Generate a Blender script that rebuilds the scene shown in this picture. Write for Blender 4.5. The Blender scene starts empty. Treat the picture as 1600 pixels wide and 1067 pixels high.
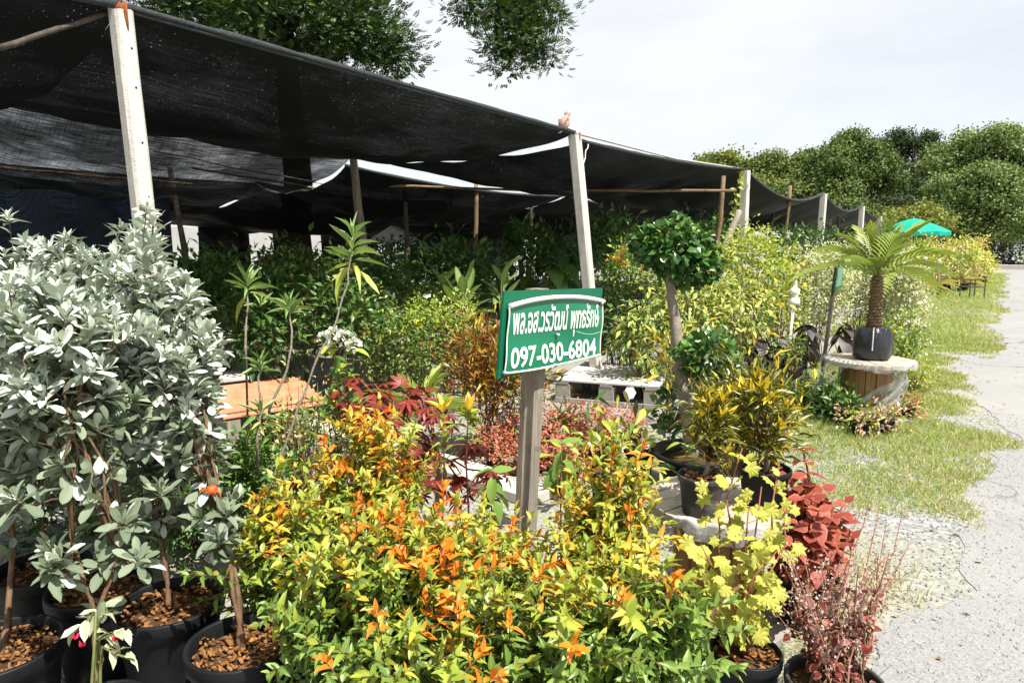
import bpy, math, random
import numpy as np
from mathutils import Vector, Matrix

random.seed(7)
rng = np.random.default_rng(11)
scene = bpy.context.scene
COL = scene.collection
R = math.radians

# ------------------------------------------------------------------ camera
EYE = 1.55
PITCH = R(7.92)
F = 1067.0
cam_data = bpy.data.cameras.new("camera")
cam = bpy.data.objects.new("camera", cam_data)
COL.objects.link(cam)
cam_data.sensor_width = 36.0
cam_data.lens = 24.0
cam_data.clip_end = 1500
cam_data.clip_start = 0.05
cam.location = (0, 0, EYE)
cam.rotation_euler = (R(90) - PITCH, 0, 0)
scene.camera = cam

# ------------------------------------------------------------------ world and sun
SUN_EL = R(61)
SUN_H = Vector((0.72, -0.69, 0)).normalized()
SUN_DIR = Vector((SUN_H.x * math.cos(SUN_EL), SUN_H.y * math.cos(SUN_EL), math.sin(SUN_EL)))
world = bpy.data.worlds.new("World")
scene.world = world
world.use_nodes = True
wt = world.node_tree
wt.nodes.clear()
w_out = wt.nodes.new("ShaderNodeOutputWorld")
w_bg = wt.nodes.new("ShaderNodeBackground")
w_sky = wt.nodes.new("ShaderNodeTexSky")
w_sky.sky_type = 'NISHITA'
w_sky.sun_disc = False
w_sky.sun_elevation = SUN_EL
w_sky.sun_rotation = math.atan2(SUN_H.x, SUN_H.y)
w_mix = wt.nodes.new("ShaderNodeMix"); w_mix.data_type = 'RGBA'
w_tc = wt.nodes.new("ShaderNodeTexCoord")
w_map = wt.nodes.new("ShaderNodeMapping"); w_map.inputs['Scale'].default_value = (1.0, 1.0, 3.2)
w_no = wt.nodes.new("ShaderNodeTexNoise"); w_no.inputs['Scale'].default_value = 2.2; w_no.inputs['Detail'].default_value = 7; w_no.inputs['Roughness'].default_value = 0.6
w_r = wt.nodes.new("ShaderNodeMapRange")
w_r.inputs['From Min'].default_value = 0.32; w_r.inputs['From Max'].default_value = 0.6
w_r.inputs['To Min'].default_value = 0.72; w_r.inputs['To Max'].default_value = 0.97
w_mix.inputs['B'].default_value = (6.6, 6.75, 6.95, 1)
wt.links.new(w_tc.outputs['Generated'], w_map.inputs['Vector'])
wt.links.new(w_map.outputs['Vector'], w_no.inputs['Vector'])
wt.links.new(w_no.outputs['Fac'], w_r.inputs['Value'])
wt.links.new(w_r.outputs['Result'], w_mix.inputs['Factor'])
wt.links.new(w_sky.outputs['Color'], w_mix.inputs['A'])
wt.links.new(w_mix.outputs['Result'], w_bg.inputs['Color'])
w_bg.inputs['Strength'].default_value = 0.080
wt.links.new(w_bg.outputs['Background'], w_out.inputs['Surface'])

sun_data = bpy.data.lights.new("sun", 'SUN')
sun_data.energy = 5.0
sun_data.angle = R(0.5)
sun_data.color = (1.0, 0.95, 0.87)
sun = bpy.data.objects.new("sun", sun_data)
COL.objects.link(sun)
sun.rotation_euler = SUN_DIR.to_track_quat('Z', 'Y').to_euler()

scene.view_settings.view_transform = 'Standard'
scene.view_settings.look = 'None'
scene.view_settings.exposure = 0.92
scene.view_settings.gamma = 1
scene.view_settings.use_curve_mapping = False
scene.render.engine = 'CYCLES'
scene.cycles.max_bounces = 7
scene.cycles.diffuse_bounces = 3
scene.cycles.transmission_bounces = 4
scene.cycles.transparent_max_bounces = 14
scene.cycles.use_denoising = True

# ------------------------------------------------------------------ places
CP, SP = math.cos(PITCH), math.sin(PITCH)
D = Vector((0.596, 0.803, 0)).normalized()       # along the row of posts and the road
N = Vector((-D.y, D.x, 0))                        # away from the road, in under the nets
P0 = Vector((-1.98, 3.66, 0))                     # first concrete post
UP = Vector((0, 0, 1))

def W(s, n, z=0.0):
    return P0 + D * s + N * n + UP * z

def ray(px, py):
    u = (px - 800) / F
    v = (533.5 - py) / F
    return Vector((u, CP + v * SP, -SP + v * CP))

def at(px, py, t):                                # point seen at px, py at depth t
    return Vector((0, 0, EYE)) + ray(px, py) * t

def on_z(px, py, z=0.0):
    r = ray(px, py)
    return Vector((0, 0, EYE)) + r * ((z - EYE) / r.z)

def on_plane(px, py, p, nrm):
    r = ray(px, py)
    o = Vector((0, 0, EYE))
    return o + r * ((p - o).dot(nrm) / r.dot(nrm))

# ------------------------------------------------------------------ materials
def new_mat(name):
    m = bpy.data.materials.new(name)
    m.use_nodes = True
    nt = m.node_tree
    nt.nodes.clear()
    out = nt.nodes.new("ShaderNodeOutputMaterial")
    return m, nt, out

def nd(nt, kind, **kw):
    n = nt.nodes.new("ShaderNode" + kind)
    for k, v in kw.items():
        if k in n.inputs:
            n.inputs[k].default_value = v
        else:
            setattr(n, k, v)
    return n

def rgb(c):
    return (c[0], c[1], c[2], 1)

def mixc(nt, fac, a, b, blend='MIX'):
    m = nt.nodes.new("ShaderNodeMix"); m.data_type = 'RGBA'; m.blend_type = blend
    for s, v in (('Factor', fac), ('A', a), ('B', b)):
        if isinstance(v, (int, float)):
            m.inputs[s].default_value = v
        elif isinstance(v, tuple):
            m.inputs[s].default_value = rgb(v)
        else:
            nt.links.new(v, m.inputs[s])
    return m.outputs['Result']

def math_(nt, op, a, b=0.0, c=0.0):
    m = nt.nodes.new("ShaderNodeMath"); m.operation = op
    for i, v in enumerate((a, b, c)):
        if isinstance(v, (int, float)):
            m.inputs[i].default_value = v
        else:
            nt.links.new(v, m.inputs[i])
    return m.outputs[0]

def rng_(nt, v, a, b, c=0.0, d=1.0):
    m = nt.nodes.new("ShaderNodeMapRange")
    nt.links.new(v, m.inputs['Value'])
    for k, x in (('From Min', a), ('From Max', b), ('To Min', c), ('To Max', d)):
        m.inputs[k].default_value = x
    return m.outputs['Result']

def noise(nt, scale, detail=4, rough=0.6, vec=None, stretch=None):
    n = nd(nt, "TexNoise", Scale=scale, Detail=detail, Roughness=rough)
    if vec is None:
        vec = nd(nt, "NewGeometry").outputs['Position']
    if stretch:
        mp = nd(nt, "Mapping"); mp.inputs['Scale'].default_value = stretch
        nt.links.new(vec, mp.inputs['Vector']); vec = mp.outputs['Vector']
    nt.links.new(vec, n.inputs['Vector'])
    return n.outputs['Fac']

def simple(name, c1, c2, rough=0.7, scale=6, spec=0.3, bump=0.0, bscale=40, stretch=None, metal=0.0, c3=None, dscale=2.0, dlo=0.55, dhi=0.7):
    m, nt, out = new_mat(name)
    tc = nd(nt, "TexCoord").outputs['Object']
    col = mixc(nt, rng_(nt, noise(nt, scale, 6, 0.65, tc, stretch), 0.3, 0.7), c1, c2)
    if c3:
        col = mixc(nt, rng_(nt, noise(nt, dscale, 5, 0.7, tc), dlo, dhi), col, c3)
    b = nd(nt, "BsdfPrincipled", Roughness=rough, Metallic=metal)
    b.inputs['Specular IOR Level'].default_value = spec
    nt.links.new(col, b.inputs['Base Color'])
    if bump:
        bp = nd(nt, "Bump", Strength=bump, Distance=0.01)
        nt.links.new(noise(nt, bscale, 5, 0.7, tc, stretch), bp.inputs['Height'])
        nt.links.new(bp.outputs['Normal'], b.inputs['Normal'])
    nt.links.new(b.outputs['BSDF'], out.inputs['Surface'])
    return m

def leaf_mat(name, c1, c2, trans=0.3, rough=0.42, spec=0.35, rib=None, rib_w=0.04, edge=None, edge_w=0.3, veins=None, blotch=None, blotch_at=0.55, tip=None, tcol=None):
    """leaf: colour varies from leaf to leaf, paler midrib, optional margin, side veins, blotches"""
    m, nt, out = new_mat(name)
    at_ = nd(nt, "Attribute"); at_.attribute_name = "rnd"
    oi = nd(nt, "ObjectInfo")
    r = math_(nt, 'FRACT', math_(nt, 'ADD', at_.outputs['Fac'], oi.outputs['Random']))
    col = mixc(nt, r, c1, c2)
    uv = nd(nt, "UVMap"); uv.uv_map = "uv"
    sp = nd(nt, "SeparateXYZ")
    nt.links.new(uv.outputs['UV'], sp.inputs[0])
    du = math_(nt, 'ABSOLUTE', math_(nt, 'SUBTRACT', sp.outputs['X'], 0.5))
    r2 = math_(nt, 'FRACT', math_(nt, 'MULTIPLY', r, 17.31))
    if tip:
        col = mixc(nt, math_(nt, 'MULTIPLY', rng_(nt, sp.outputs['Y'], 0.2, 1.0), r2), col, tip)
    if edge or blotch:
        cmb = nd(nt, "CombineXYZ")
        nt.links.new(math_(nt, 'ADD', sp.outputs['X'], math_(nt, 'MULTIPLY', r, 40)), cmb.inputs[0])
        nt.links.new(math_(nt, 'MULTIPLY', sp.outputs['Y'], 2.2), cmb.inputs[1])
        nz = noise(nt, 3.2, 3, 0.6, cmb.outputs[0])
    if edge:
        e = math_(nt, 'ADD', du, math_(nt, 'MULTIPLY', math_(nt, 'SUBTRACT', nz, 0.5), 0.35))
        col = mixc(nt, rng_(nt, e, edge_w - 0.02, edge_w + 0.03), col, edge)
    if blotch:
        col = mixc(nt, rng_(nt, nz, blotch_at - 0.03, blotch_at + 0.04), col, blotch)
    if veins:
        w = math_(nt, 'SINE', math_(nt, 'SUBTRACT', math_(nt, 'MULTIPLY', sp.outputs['Y'], 46), math_(nt, 'MULTIPLY', du, 34)))
        f = math_(nt, 'MULTIPLY', rng_(nt, w, 0.2, 0.95), rng_(nt, du, 0.42, 0.3))
        col = mixc(nt, f, col, veins)
    if rib:
        col = mixc(nt, rng_(nt, du, rib_w, rib_w * 0.4), col, rib)
    b = nd(nt, "BsdfPrincipled", Roughness=rough)
    b.inputs['Specular IOR Level'].default_value = spec
    nt.links.new(col, b.inputs['Base Color'])
    t = nd(nt, "BsdfTranslucent")
    if tcol:
        t.inputs['Color'].default_value = rgb(tcol)
    else:
        nt.links.new(mixc(nt, 1.0, col, (1.0, 1.0, 0.55), 'MULTIPLY'), t.inputs['Color'])
    mx = nd(nt, "MixShader", Fac=trans)
    nt.links.new(b.outputs['BSDF'], mx.inputs[1])
    nt.links.new(t.outputs['BSDF'], mx.inputs[2])
    nt.links.new(mx.outputs[0], out.inputs['Surface'])
    return m

# ------------------------------------------------------------------ objects
def tag(o, label=None, cat=None, group=None, kind=None):
    if label: o['label'] = label
    if cat: o['category'] = cat
    if group: o['group'] = group
    if kind: o['kind'] = kind
    return o

def thing(name, label, cat, loc, group=None):
    o = bpy.data.objects.new(name, None)
    o.empty_display_size = 0.1
    COL.objects.link(o)
    o.location = loc
    return tag(o, label, cat, group)

class MB:
    """collects shapes in world coordinates, builds them as one mesh object"""
    def __init__(s):
        s.v = []; s.f = []; s.m = []
    def add(s, vs, fs, mi=0):
        k = len(s.v)
        s.v.extend([tuple(v) for v in vs])
        for f in fs:
            s.f.append([i + k for i in f]); s.m.append(mi)
        return s
    def box(s, c, sx, sy, sz, ax=None, ay=None, az=None, mi=0):
        ax = ax or Vector((1, 0, 0)); ay = ay or Vector((0, 1, 0)); az = az or UP
        c = Vector(c)
        vs = [c + ax * (sx * i / 2) + ay * (sy * j / 2) + az * (sz * k / 2) for k in (-1, 1) for j in (-1, 1) for i in (-1, 1)]
        return s.add(vs, [(0, 2, 3, 1), (4, 5, 7, 6), (0, 1, 5, 4), (2, 6, 7, 3), (0, 4, 6, 2), (1, 3, 7, 5)], mi)
    def beam(s, a, b, w, h, up=UP, mi=0):
        a = Vector(a); b = Vector(b)
        ay = (b - a).normalized()
        ax = ay.cross(up)
        if ax.length < 1e-3: ax = ay.cross(Vector((1, 0, 0)))
        ax.normalize(); az = ax.cross(ay)
        return s.box((a + b) / 2, w, (b - a).length, h, ax, ay, az, mi)
    def tube(s, pts, rad, n=6, cap=True, mi=0):
        pts = [Vector(p) for p in pts]
        m = len(pts)
        if not hasattr(rad, '__len__'): rad = [rad] * m
        vs = []
        ref = None
        for i, p in enumerate(pts):
            d = (pts[min(i + 1, m - 1)] - pts[max(i - 1, 0)])
            if d.length < 1e-7: d = Vector((0, 0, 1))
            d.normalize()
            if ref is None:
                ref = d.orthogonal().normalized()
            ref = (ref - d * ref.dot(d))
            ref = ref.normalized() if ref.length > 1e-4 else d.orthogonal().normalized()
            b = d.cross(ref)
            for k in range(n):
                a = 2 * math.pi * k / n
                vs.append(p + (ref * math.cos(a) + b * math.sin(a)) * rad[i])
        fs = [(i * n + k, i * n + (k + 1) % n, (i + 1) * n + (k + 1) % n, (i + 1) * n + k) for i in range(m - 1) for k in range(n)]
        if cap:
            fs.append(tuple(range(n - 1, -1, -1))); fs.append(tuple((m - 1) * n + k for k in range(n)))
        return s.add(vs, fs, mi)
    def lathe(s, c, prof, n=20, mi=0, jit=None, ax=None, ay=None, az=None):
        ax = ax or Vector((1, 0, 0)); ay = ay or Vector((0, 1, 0)); az = az or UP
        c = Vector(c); vs = []
        for j, (r, z) in enumerate(prof):
            for k in range(n):
                a = 2 * math.pi * k / n
                rr = r * (jit(a, z) if jit else 1)
                vs.append(c + ax * (math.cos(a) * rr) + ay * (math.sin(a) * rr) + az * z)
        m = len(prof)
        fs = [(i * n + k, i * n + (k + 1) % n, (i + 1) * n + (k + 1) % n, (i + 1) * n + k) for i in range(m - 1) for k in range(n)]
        if prof[0][0] > 0: fs.append(tuple(range(n - 1, -1, -1)))
        if prof[-1][0] > 0: fs.append(tuple((m - 1) * n + k for k in range(n)))
        return s.add(vs, fs, mi)
    def grid(s, fn, nu, nv, mi=0):
        vs = [fn(i / (nu - 1), j / (nv - 1)) for j in range(nv) for i in range(nu)]
        fs = [(j * nu + i, j * nu + i + 1, (j + 1) * nu + i + 1, (j + 1) * nu + i) for j in range(nv - 1) for i in range(nu - 1)]
        return s.add(vs, fs, mi)
    def build(s, name, mat, parent=None, smooth=False, kind=None, label=None):
        off = np.array(parent_loc(parent)) if parent else np.zeros(3)
        me = bpy.data.meshes.new(name)
        me.from_pydata((np.array(s.v) - off).tolist(), [], s.f)
        mats = mat if isinstance(mat, (list, tuple)) else [mat]
        for x in mats: me.materials.append(x)
        if len(mats) > 1: me.polygons.foreach_set('material_index', s.m)
        if smooth: me.polygons.foreach_set('use_smooth', [True] * len(s.f))
        me.update()
        o = bpy.data.objects.new(name, me)
        COL.objects.link(o)
        if parent: o.parent = parent
        return tag(o, label, None, None, kind)

def parent_loc(o):
    p = Vector(o.location)
    while o.parent:
        o = o.parent; p = p + Vector(o.location)
    return p

def bevel(o, w=0.004, seg=1):
    m = o.modifiers.new("edge", 'BEVEL'); m.width = w; m.segments = seg; m.limit_method = 'ANGLE'
    return o

# ------------------------------------------------------------------ leaves
def strip_leaf(prof, fold=0.25, curl=0.25, twist=0.0, wave=0.0):
    vs = []; uv = []; fs = []
    for i, (y, h) in enumerate(prof):
        z0 = -curl * y * y
        for j in (-1, 0, 1):
            zz = z0 + abs(j) * h * fold * 0.5 + (wave * math.sin(i * 2.1 + j) if j else 0) + twist * j * h * y
            vs.append((j * h, y, zz)); uv.append((0.5 + 0.5 * j * (1 if h > 0.02 else 0.5), y))
    for i in range(len(prof) - 1):
        for j in (0, 1):
            a = i * 3 + j
            fs.append((a, a + 1, a + 4, a + 3))
    return np.array(vs), fs, np.array(uv)

def lobed_leaf(n_lobes=5, depth=0.45, teeth=0.1):
    pts = [(0, 0.08)]
    m = n_lobes * 6
    for i in range(m + 1):
        a = -2.3 + 4.6 * i / m
        k = math.cos(a * n_lobes / 4.6 * 2 * math.pi)
        r = 0.52 * (1 - depth * 0.5 + depth * 0.5 * k) * (1 - 0.10 * abs(a)) * (1 + (teeth if i % 2 else -teeth))
        pts.append((math.sin(a) * r, 0.5 + math.cos(a) * r * 0.95))
    vs = [(0, 0.45, 0.03)] + [(x, y, -0.18 * (x * x + (y - 0.45) ** 2) + 0.06 * math.sin(i * 1.3)) for i, (x, y) in enumerate(pts)]
    fs = [(0, i + 1, i) for i in range(1, len(pts))] + [(0, 1, len(pts))]
    return np.array(vs), fs, np.array([(0.5 + v[0], v[1]) for v in vs])

def palm_leaf(n=7, spread=1.9, w=0.11):
    V = []; Fs = []; U = []
    for i in range(n):
        a = -spread + 2 * spread * i / (n - 1)
        L = 1.0 - 0.28 * abs(a) / spread
        prof = [(0, 0.01), (0.3 * L, w * 0.8), (0.6 * L, w), (0.85 * L, w * 0.5), (L, 0.0)]
        v, f, u = strip_leaf(prof, 0.3, 0.35)
        ca, sa = math.cos(a), math.sin(a)
        k = len(V)
        V += [(x * ca + y * sa, -x * sa + y * ca, z) for x, y, z in v]
        Fs += [tuple(q + k for q in t) for t in f]
        U += [tuple(x) for x in u]
    return np.array(V), Fs, np.array(U)

def heart_leaf(curl=0.3):
    prof = [(-0.22, 0.22), (-0.1, 0.40), (0.08, 0.5), (0.3, 0.46), (0.55, 0.33), (0.8, 0.15), (1.0, 0.0)]
    return strip_leaf(prof, 0.22, curl)

def blossom(n=5):
    V = []; Fs = []; U = []
    for i in range(n):
        a = 2 * math.pi * i / n
        v, f, u = strip_leaf([(0.05, 0.06), (0.5, 0.3), (0.85, 0.25), (1, 0.05)], 0.2, -0.25)
        ca, sa = math.cos(a), math.sin(a)
        k = len(V)
        V += [(x * ca + y * sa, -x * sa + y * ca, z) for x, y, z in v * 0.5]
        Fs += [tuple(q + k for q in t) for t in f]; U += [tuple(x) for x in u]
    return np.array(V), Fs, np.array(U)

ELL = [(0, 0.04), (0.2, 0.34), (0.5, 0.5), (0.82, 0.31), (1, 0.0)]
LAN = [(0, 0.05), (0.18, 0.34), (0.42, 0.5), (0.76, 0.27), (1, 0.0)]
OVA = [(0, 0.06), (0.13, 0.39), (0.36, 0.5), (0.74, 0.28), (1, 0.0)]
OBO = [(0, 0.05), (0.2, 0.2), (0.45, 0.4), (0.7, 0.5), (0.9, 0.36), (1, 0.08)]
def pinnate(n=4, w=0.14):
    V = []; Fs = []; U = []
    for i in range(n):
        for s_ in ((-1, 1) if i < n - 1 else (0,)):
            y0 = 0.12 + 0.7 * i / (n - 1); a = s_ * (1.15 - 0.5 * i / n)
            L_ = 0.42 - 0.12 * abs(i / (n - 1) - 0.4); ca, sa = math.cos(a), math.sin(a)
            k = len(V)
            for (x, y) in ((0, 0), (w, L_ * 0.5), (0, L_), (-w, L_ * 0.5)):
                V.append((x * ca + y * sa, y0 - x * sa + y * ca, -0.25 * abs(y * sa) + 0.05 * i)); U.append((0.5 + x, y))
            Fs.append((k, k + 1, k + 2, k + 3))
    return np.array(V), Fs, np.array(U)
TPL = {
    'pin': [pinnate(4), pinnate(5, 0.11)],
    'ell': [strip_leaf(ELL, 0.35, 0.15), strip_leaf(ELL, 0.55, 0.38, 0.2), strip_leaf(ELL, 0.2, -0.1, -0.15)],
    'lan': [strip_leaf(LAN, 0.4, 0.2), strip_leaf(LAN, 0.6, 0.45, 0.15), strip_leaf(LAN, 0.3, 0.0, -0.2)],
    'ova': [strip_leaf(OVA, 0.4, 0.2, 0, 0.02), strip_leaf(OVA, 0.6, 0.45, 0.1), strip_leaf(OVA, 0.25, 0.05, -0.2)],
    'obo': [strip_leaf(OBO, 0.3, 0.12), strip_leaf(OBO, 0.5, 0.3, 0.1), strip_leaf(OBO, 0.2, -0.12)],
    'str': [strip_leaf([(0, 0.3), (0.3, 0.5), (0.6, 0.42), (0.85, 0.25), (1, 0.0)], 0.5, 0.35), strip_leaf([(0, 0.3), (0.3, 0.5), (0.6, 0.45), (0.85, 0.25), (1, 0.0)], 0.6, 0.75)],
    'wav': [strip_leaf(OVA, 0.3, 0.5, 0.3, 0.08), strip_leaf(ELL, 0.5, 0.7, -0.3, 0.07)],
    'lob': [lobed_leaf(5, 0.22, 0.07), lobed_leaf(5, 0.32, 0.09)],
    'pal': [palm_leaf(7), palm_leaf(5, 1.5, 0.13)],
    'hea': [heart_leaf(0.3), heart_leaf(0.15)],
    'spl': [palm_leaf(9, 2.2, 0.09)],
    'dot': [(np.array([(0, 0, 0), (0.45, 0.45, 0.06), (0, 1, -0.06), (-0.45, 0.45, 0.06)]), [(0, 1, 2, 3)], np.array([(0.5, 0), (1, 0.5), (0.5, 1), (0, 0.5)]))],
    'flo': [blossom(5), blossom(6)],
    'sprig': [palm_leaf(5, 0.9, 0.13), palm_leaf(6, 1.3, 0.1)],
}
_L2 = [strip_leaf([(0, 0.05), (0.42, 0.5), (1, 0.0)], 0.4, 0.25), strip_leaf([(0, 0.05), (0.45, 0.5), (1, 0.0)], 0.5, 0.5, 0.15)]
LOW = {k: _L2 for k in ('ell', 'lan', 'ova', 'obo', 'wav')}     # lighter leaf for plants farther away
LOW['str'] = [(np.array([(-0.4, 0, 0), (0.4, 0, 0), (0.36, 0.55, -b), (-0.36, 0.55, -b), (0, 1, -b * 3)]), [(0, 1, 2, 3), (3, 2, 4)], np.array([(0.3, 0), (0.7, 0), (0.7, 0.5), (0.3, 0.5), (0.5, 1)])) for b in (0.06, 0.16)]
_tmesh = {}
def tmesh(kind, var, mat, name='leaf'):
    k = (kind, var, mat.name)
    if k not in _tmesh:
        v, f, u = TPL[kind][var]
        me = bpy.data.meshes.new(name)
        me.from_pydata(v.tolist(), [], f)
        me.uv_layers.new(name="uv")
        idx = np.zeros(len(me.loops), dtype=np.int32)
        me.loops.foreach_get('vertex_index', idx)
        me.uv_layers["uv"].data.foreach_set('uv', u[idx].ravel())
        me.polygons.foreach_set('use_smooth', [True] * len(f))
        me.materials.append(mat)
        _tmesh[k] = me
    return _tmesh[k]

def unit(a):
    return a / np.maximum(np.linalg.norm(a, axis=-1, keepdims=True), 1e-9)

class Leaves:
    def __init__(s):
        s.rows = []           # blocks: kind, mat, pos, dir, nrm, len, wid, part name
    def add(s, kind, mat, pos, d, n, l, w, name='leaf'):
        pos = np.atleast_2d(np.array(pos, float)); k = len(pos)
        d = np.broadcast_to(np.array(d, float), (k, 3)); n = np.broadcast_to(np.array(n, float), (k, 3))
        l = np.broadcast_to(np.array(l, float), (k,)); w = np.broadcast_to(np.array(w, float), (k,))
        s.rows.append((kind, mat, pos, d, n, l, w, name))
    def emit(s, root, nmax=0, stuff_name='foliage'):
        if not s.rows: return
        off = np.array(parent_loc(root))
        blocks = []
        for bi, (kind, mat, pos, d, n, l, w, name) in enumerate(s.rows):
            y = unit(d); z = n - (n * y).sum(1, keepdims=True) * y
            bad = np.linalg.norm(z, axis=1) < 1e-3
            if bad.any(): z[bad] = np.cross(y[bad], [0.3, 0.9, 0.1])
            z = unit(z); x = np.cross(y, z)
            var = rng.integers(0, len(TPL[kind]), len(pos))
            blocks.append((kind, mat, pos - off, x, y, z, l, w, var, name))
        keep = [np.zeros(len(b[2]), bool) for b in blocks]
        if nmax:
            cl = np.array(cam.location)
            sc = np.concatenate([b[6] / np.linalg.norm(b[2] + off - cl, axis=1) ** 1.6 for b in blocks])
            own = np.concatenate([np.full(len(b[2]), i) for i, b in enumerate(blocks)])
            loc = np.concatenate([np.arange(len(b[2])) for b in blocks])
            order = np.argsort(-sc)[:nmax]
            for q in order: keep[own[q]][loc[q]] = True
            for bi, (kind, mat, pos, x, y, z, l, w, var, name) in enumerate(blocks):
                for i in np.nonzero(keep[bi])[0]:
                    o = bpy.data.objects.new(name, tmesh(kind, int(var[i]), mat, name))
                    a, b_, c = x[i] * w[i], y[i] * l[i], z[i] * l[i]
                    o.parent = root
                    o.matrix_basis = Matrix(((a[0], b_[0], c[0], pos[i][0]), (a[1], b_[1], c[1], pos[i][1]), (a[2], b_[2], c[2], pos[i][2]), (0, 0, 0, 1)))
                    COL.objects.link(o)
        # the rest in one mesh
        mats = []; V = []; FS = []; LT = []; MI = []; UV = []; RN = []
        base = 0
        for bi, (kind, mat, pos, x, y, z, l, w, var, name) in enumerate(blocks):
            if mat not in mats: mats.append(mat)
            mi = mats.index(mat)
            far = kind in LOW and np.linalg.norm(pos.mean(0) + off - np.array(cam.location)) > 3.3
            tp = LOW[kind] if far else TPL[kind]
            for vi, (tv, tf, tu) in enumerate(tp):
                sel = (~keep[bi]) & ((var % len(tp)) == vi)
                k = int(sel.sum())
                if not k: continue
                q = pos[sel][:, None, :] + x[sel][:, None, :] * (tv[None, :, 0, None] * w[sel][:, None, None]) \
                    + y[sel][:, None, :] * (tv[None, :, 1, None] * l[sel][:, None, None]) + z[sel][:, None, :] * (tv[None, :, 2, None] * l[sel][:, None, None])
                nv = len(tv)
                V.append(q.reshape(-1, 3)); RN.append(np.repeat(rng.random(k), nv))
                fl = np.concatenate([np.array(f) for f in tf]); lt = np.array([len(f) for f in tf])
                FS.append((fl[None, :] + (base + np.arange(k) * nv)[:, None]).ravel())
                LT.append(np.tile(lt, k)); MI.append(np.full(k * len(lt), mi))
                UV.append(np.tile(tu[fl], (k, 1)))
                base += k * nv
        if not V: return
        V = np.concatenate(V); FS = np.concatenate(FS).astype(np.int32); LT = np.concatenate(LT).astype(np.int32)
        me = bpy.data.meshes.new(stuff_name)
        me.vertices.add(len(V)); me.vertices.foreach_set('co', V.ravel())
        me.loops.add(len(FS)); me.loops.foreach_set('vertex_index', FS)
        me.polygons.add(len(LT))
        me.polygons.foreach_set('loop_start', np.concatenate([[0], np.cumsum(LT)[:-1]]).astype(np.int32))
        me.polygons.foreach_set('loop_total', LT)
        for m in mats: me.materials.append(m)
        me.polygons.foreach_set('material_index', np.concatenate(MI).astype(np.int32))
        me.polygons.foreach_set('use_smooth', np.ones(len(LT), bool))
        u = me.uv_layers.new(name="uv"); u.data.foreach_set('uv', np.concatenate(UV).ravel())
        a = me.attributes.new("rnd", 'FLOAT', 'POINT'); a.data.foreach_set('value', np.concatenate(RN))
        me.update(calc_edges=True)
        me.validate()
        o = bpy.data.objects.new(stuff_name, me); COL.objects.link(o); o.parent = root
        o['kind'] = 'stuff'
        return o

def rdir(n=1, up=0.0):
    v = rng.normal(size=(n, 3)); v[:, 2] += up
    return unit(v)

def wob(a, b, k=6, amt=0.03, sag=0.0):
    """a wandering path from a to b"""
    a = Vector(a); b = Vector(b); L = (b - a).length
    out = []
    for i in range(k):
        f = i / (k - 1)
        p = a.lerp(b, f)
        if 0 < i < k - 1:
            p = p + Vector(rng.normal(size=3)) * (amt * L)
        p.z += sag * 4 * f * (1 - f)
        out.append(p)
    return out

def taper(a, b, k):
    return [a + (b - a) * i / (k - 1) for i in range(k)]
# ------------------------------------------------------------------ shared materials
M = {}
M['plastic_black'] = simple('black_plastic', (0.007, 0.008, 0.009), (0.013, 0.014, 0.016), 0.5, 9, 0.16, 0.12, 60, c3=(0.045, 0.042, 0.036), dscale=5, dlo=0.62, dhi=0.9)
M['pot_dusty'] = simple('dusty_pot_plastic', (0.03, 0.03, 0.03), (0.05, 0.05, 0.048), 0.6, 9, 0.3, 0.15, 60, c3=(0.16, 0.15, 0.13), dscale=9, dlo=0.5, dhi=0.75)
M['soil'] = simple('potting_soil', (0.03, 0.018, 0.01), (0.11, 0.06, 0.03), 0.95, 30, 0.1, 0.9, 60)
M['bark'] = simple('bark_chips', (0.09, 0.038, 0.014), (0.36, 0.17, 0.06), 0.85, 25, 0.15, 0.3, 90)
M['concrete'] = simple('post_concrete', (0.46, 0.45, 0.41), (0.60, 0.58, 0.53), 0.85, 14, 0.2, 0.5, 90, c3=(0.30, 0.29, 0.27), dscale=7, dlo=0.6, dhi=0.85)
M['rust'] = simple('rusty_iron', (0.14, 0.04, 0.015), (0.30, 0.10, 0.03), 0.85, 40, 0.2, 0.4, 80)
M['rust_stain'] = simple('rust_stained_concrete', (0.42, 0.25, 0.10), (0.55, 0.42, 0.26), 0.85, 30, 0.2, 0.3, 80)
M['hole'] = simple('dark_hole', (0.01, 0.01, 0.01), (0.02, 0.02, 0.02), 0.9)
M['wood_grey'] = simple('weathered_wood', (0.17, 0.145, 0.115), (0.36, 0.32, 0.26), 0.85, 5, 0.2, 0.7, 8, stretch=(14, 14, 0.6), c3=(0.09, 0.075, 0.06), dscale=9, dlo=0.55, dhi=0.8)
M['wood_dark'] = simple('dark_wood', (0.05, 0.04, 0.033), (0.11, 0.09, 0.07), 0.8, 5, 0.25, 0.6, 8, stretch=(14, 14, 0.6))
M['wood_pale'] = simple('pallet_board', (0.44, 0.42, 0.38), (0.56, 0.54, 0.50), 0.85, 4, 0.15, 0.35, 30, stretch=(2, 14, 2), c3=(0.3, 0.28, 0.25), dscale=4, dlo=0.55, dhi=0.85)
M['wood_block'] = simple('pallet_block', (0.20, 0.19, 0.17), (0.34, 0.32, 0.28), 0.88, 8, 0.15, 0.5, 30)
M['stave'] = simple('spool_stave', (0.24, 0.13, 0.055), (0.44, 0.27, 0.13), 0.75, 5, 0.2, 0.5, 14, stretch=(10, 10, 0.7), c3=(0.12, 0.06, 0.03), dscale=7, dlo=0.6, dhi=0.9)
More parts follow.
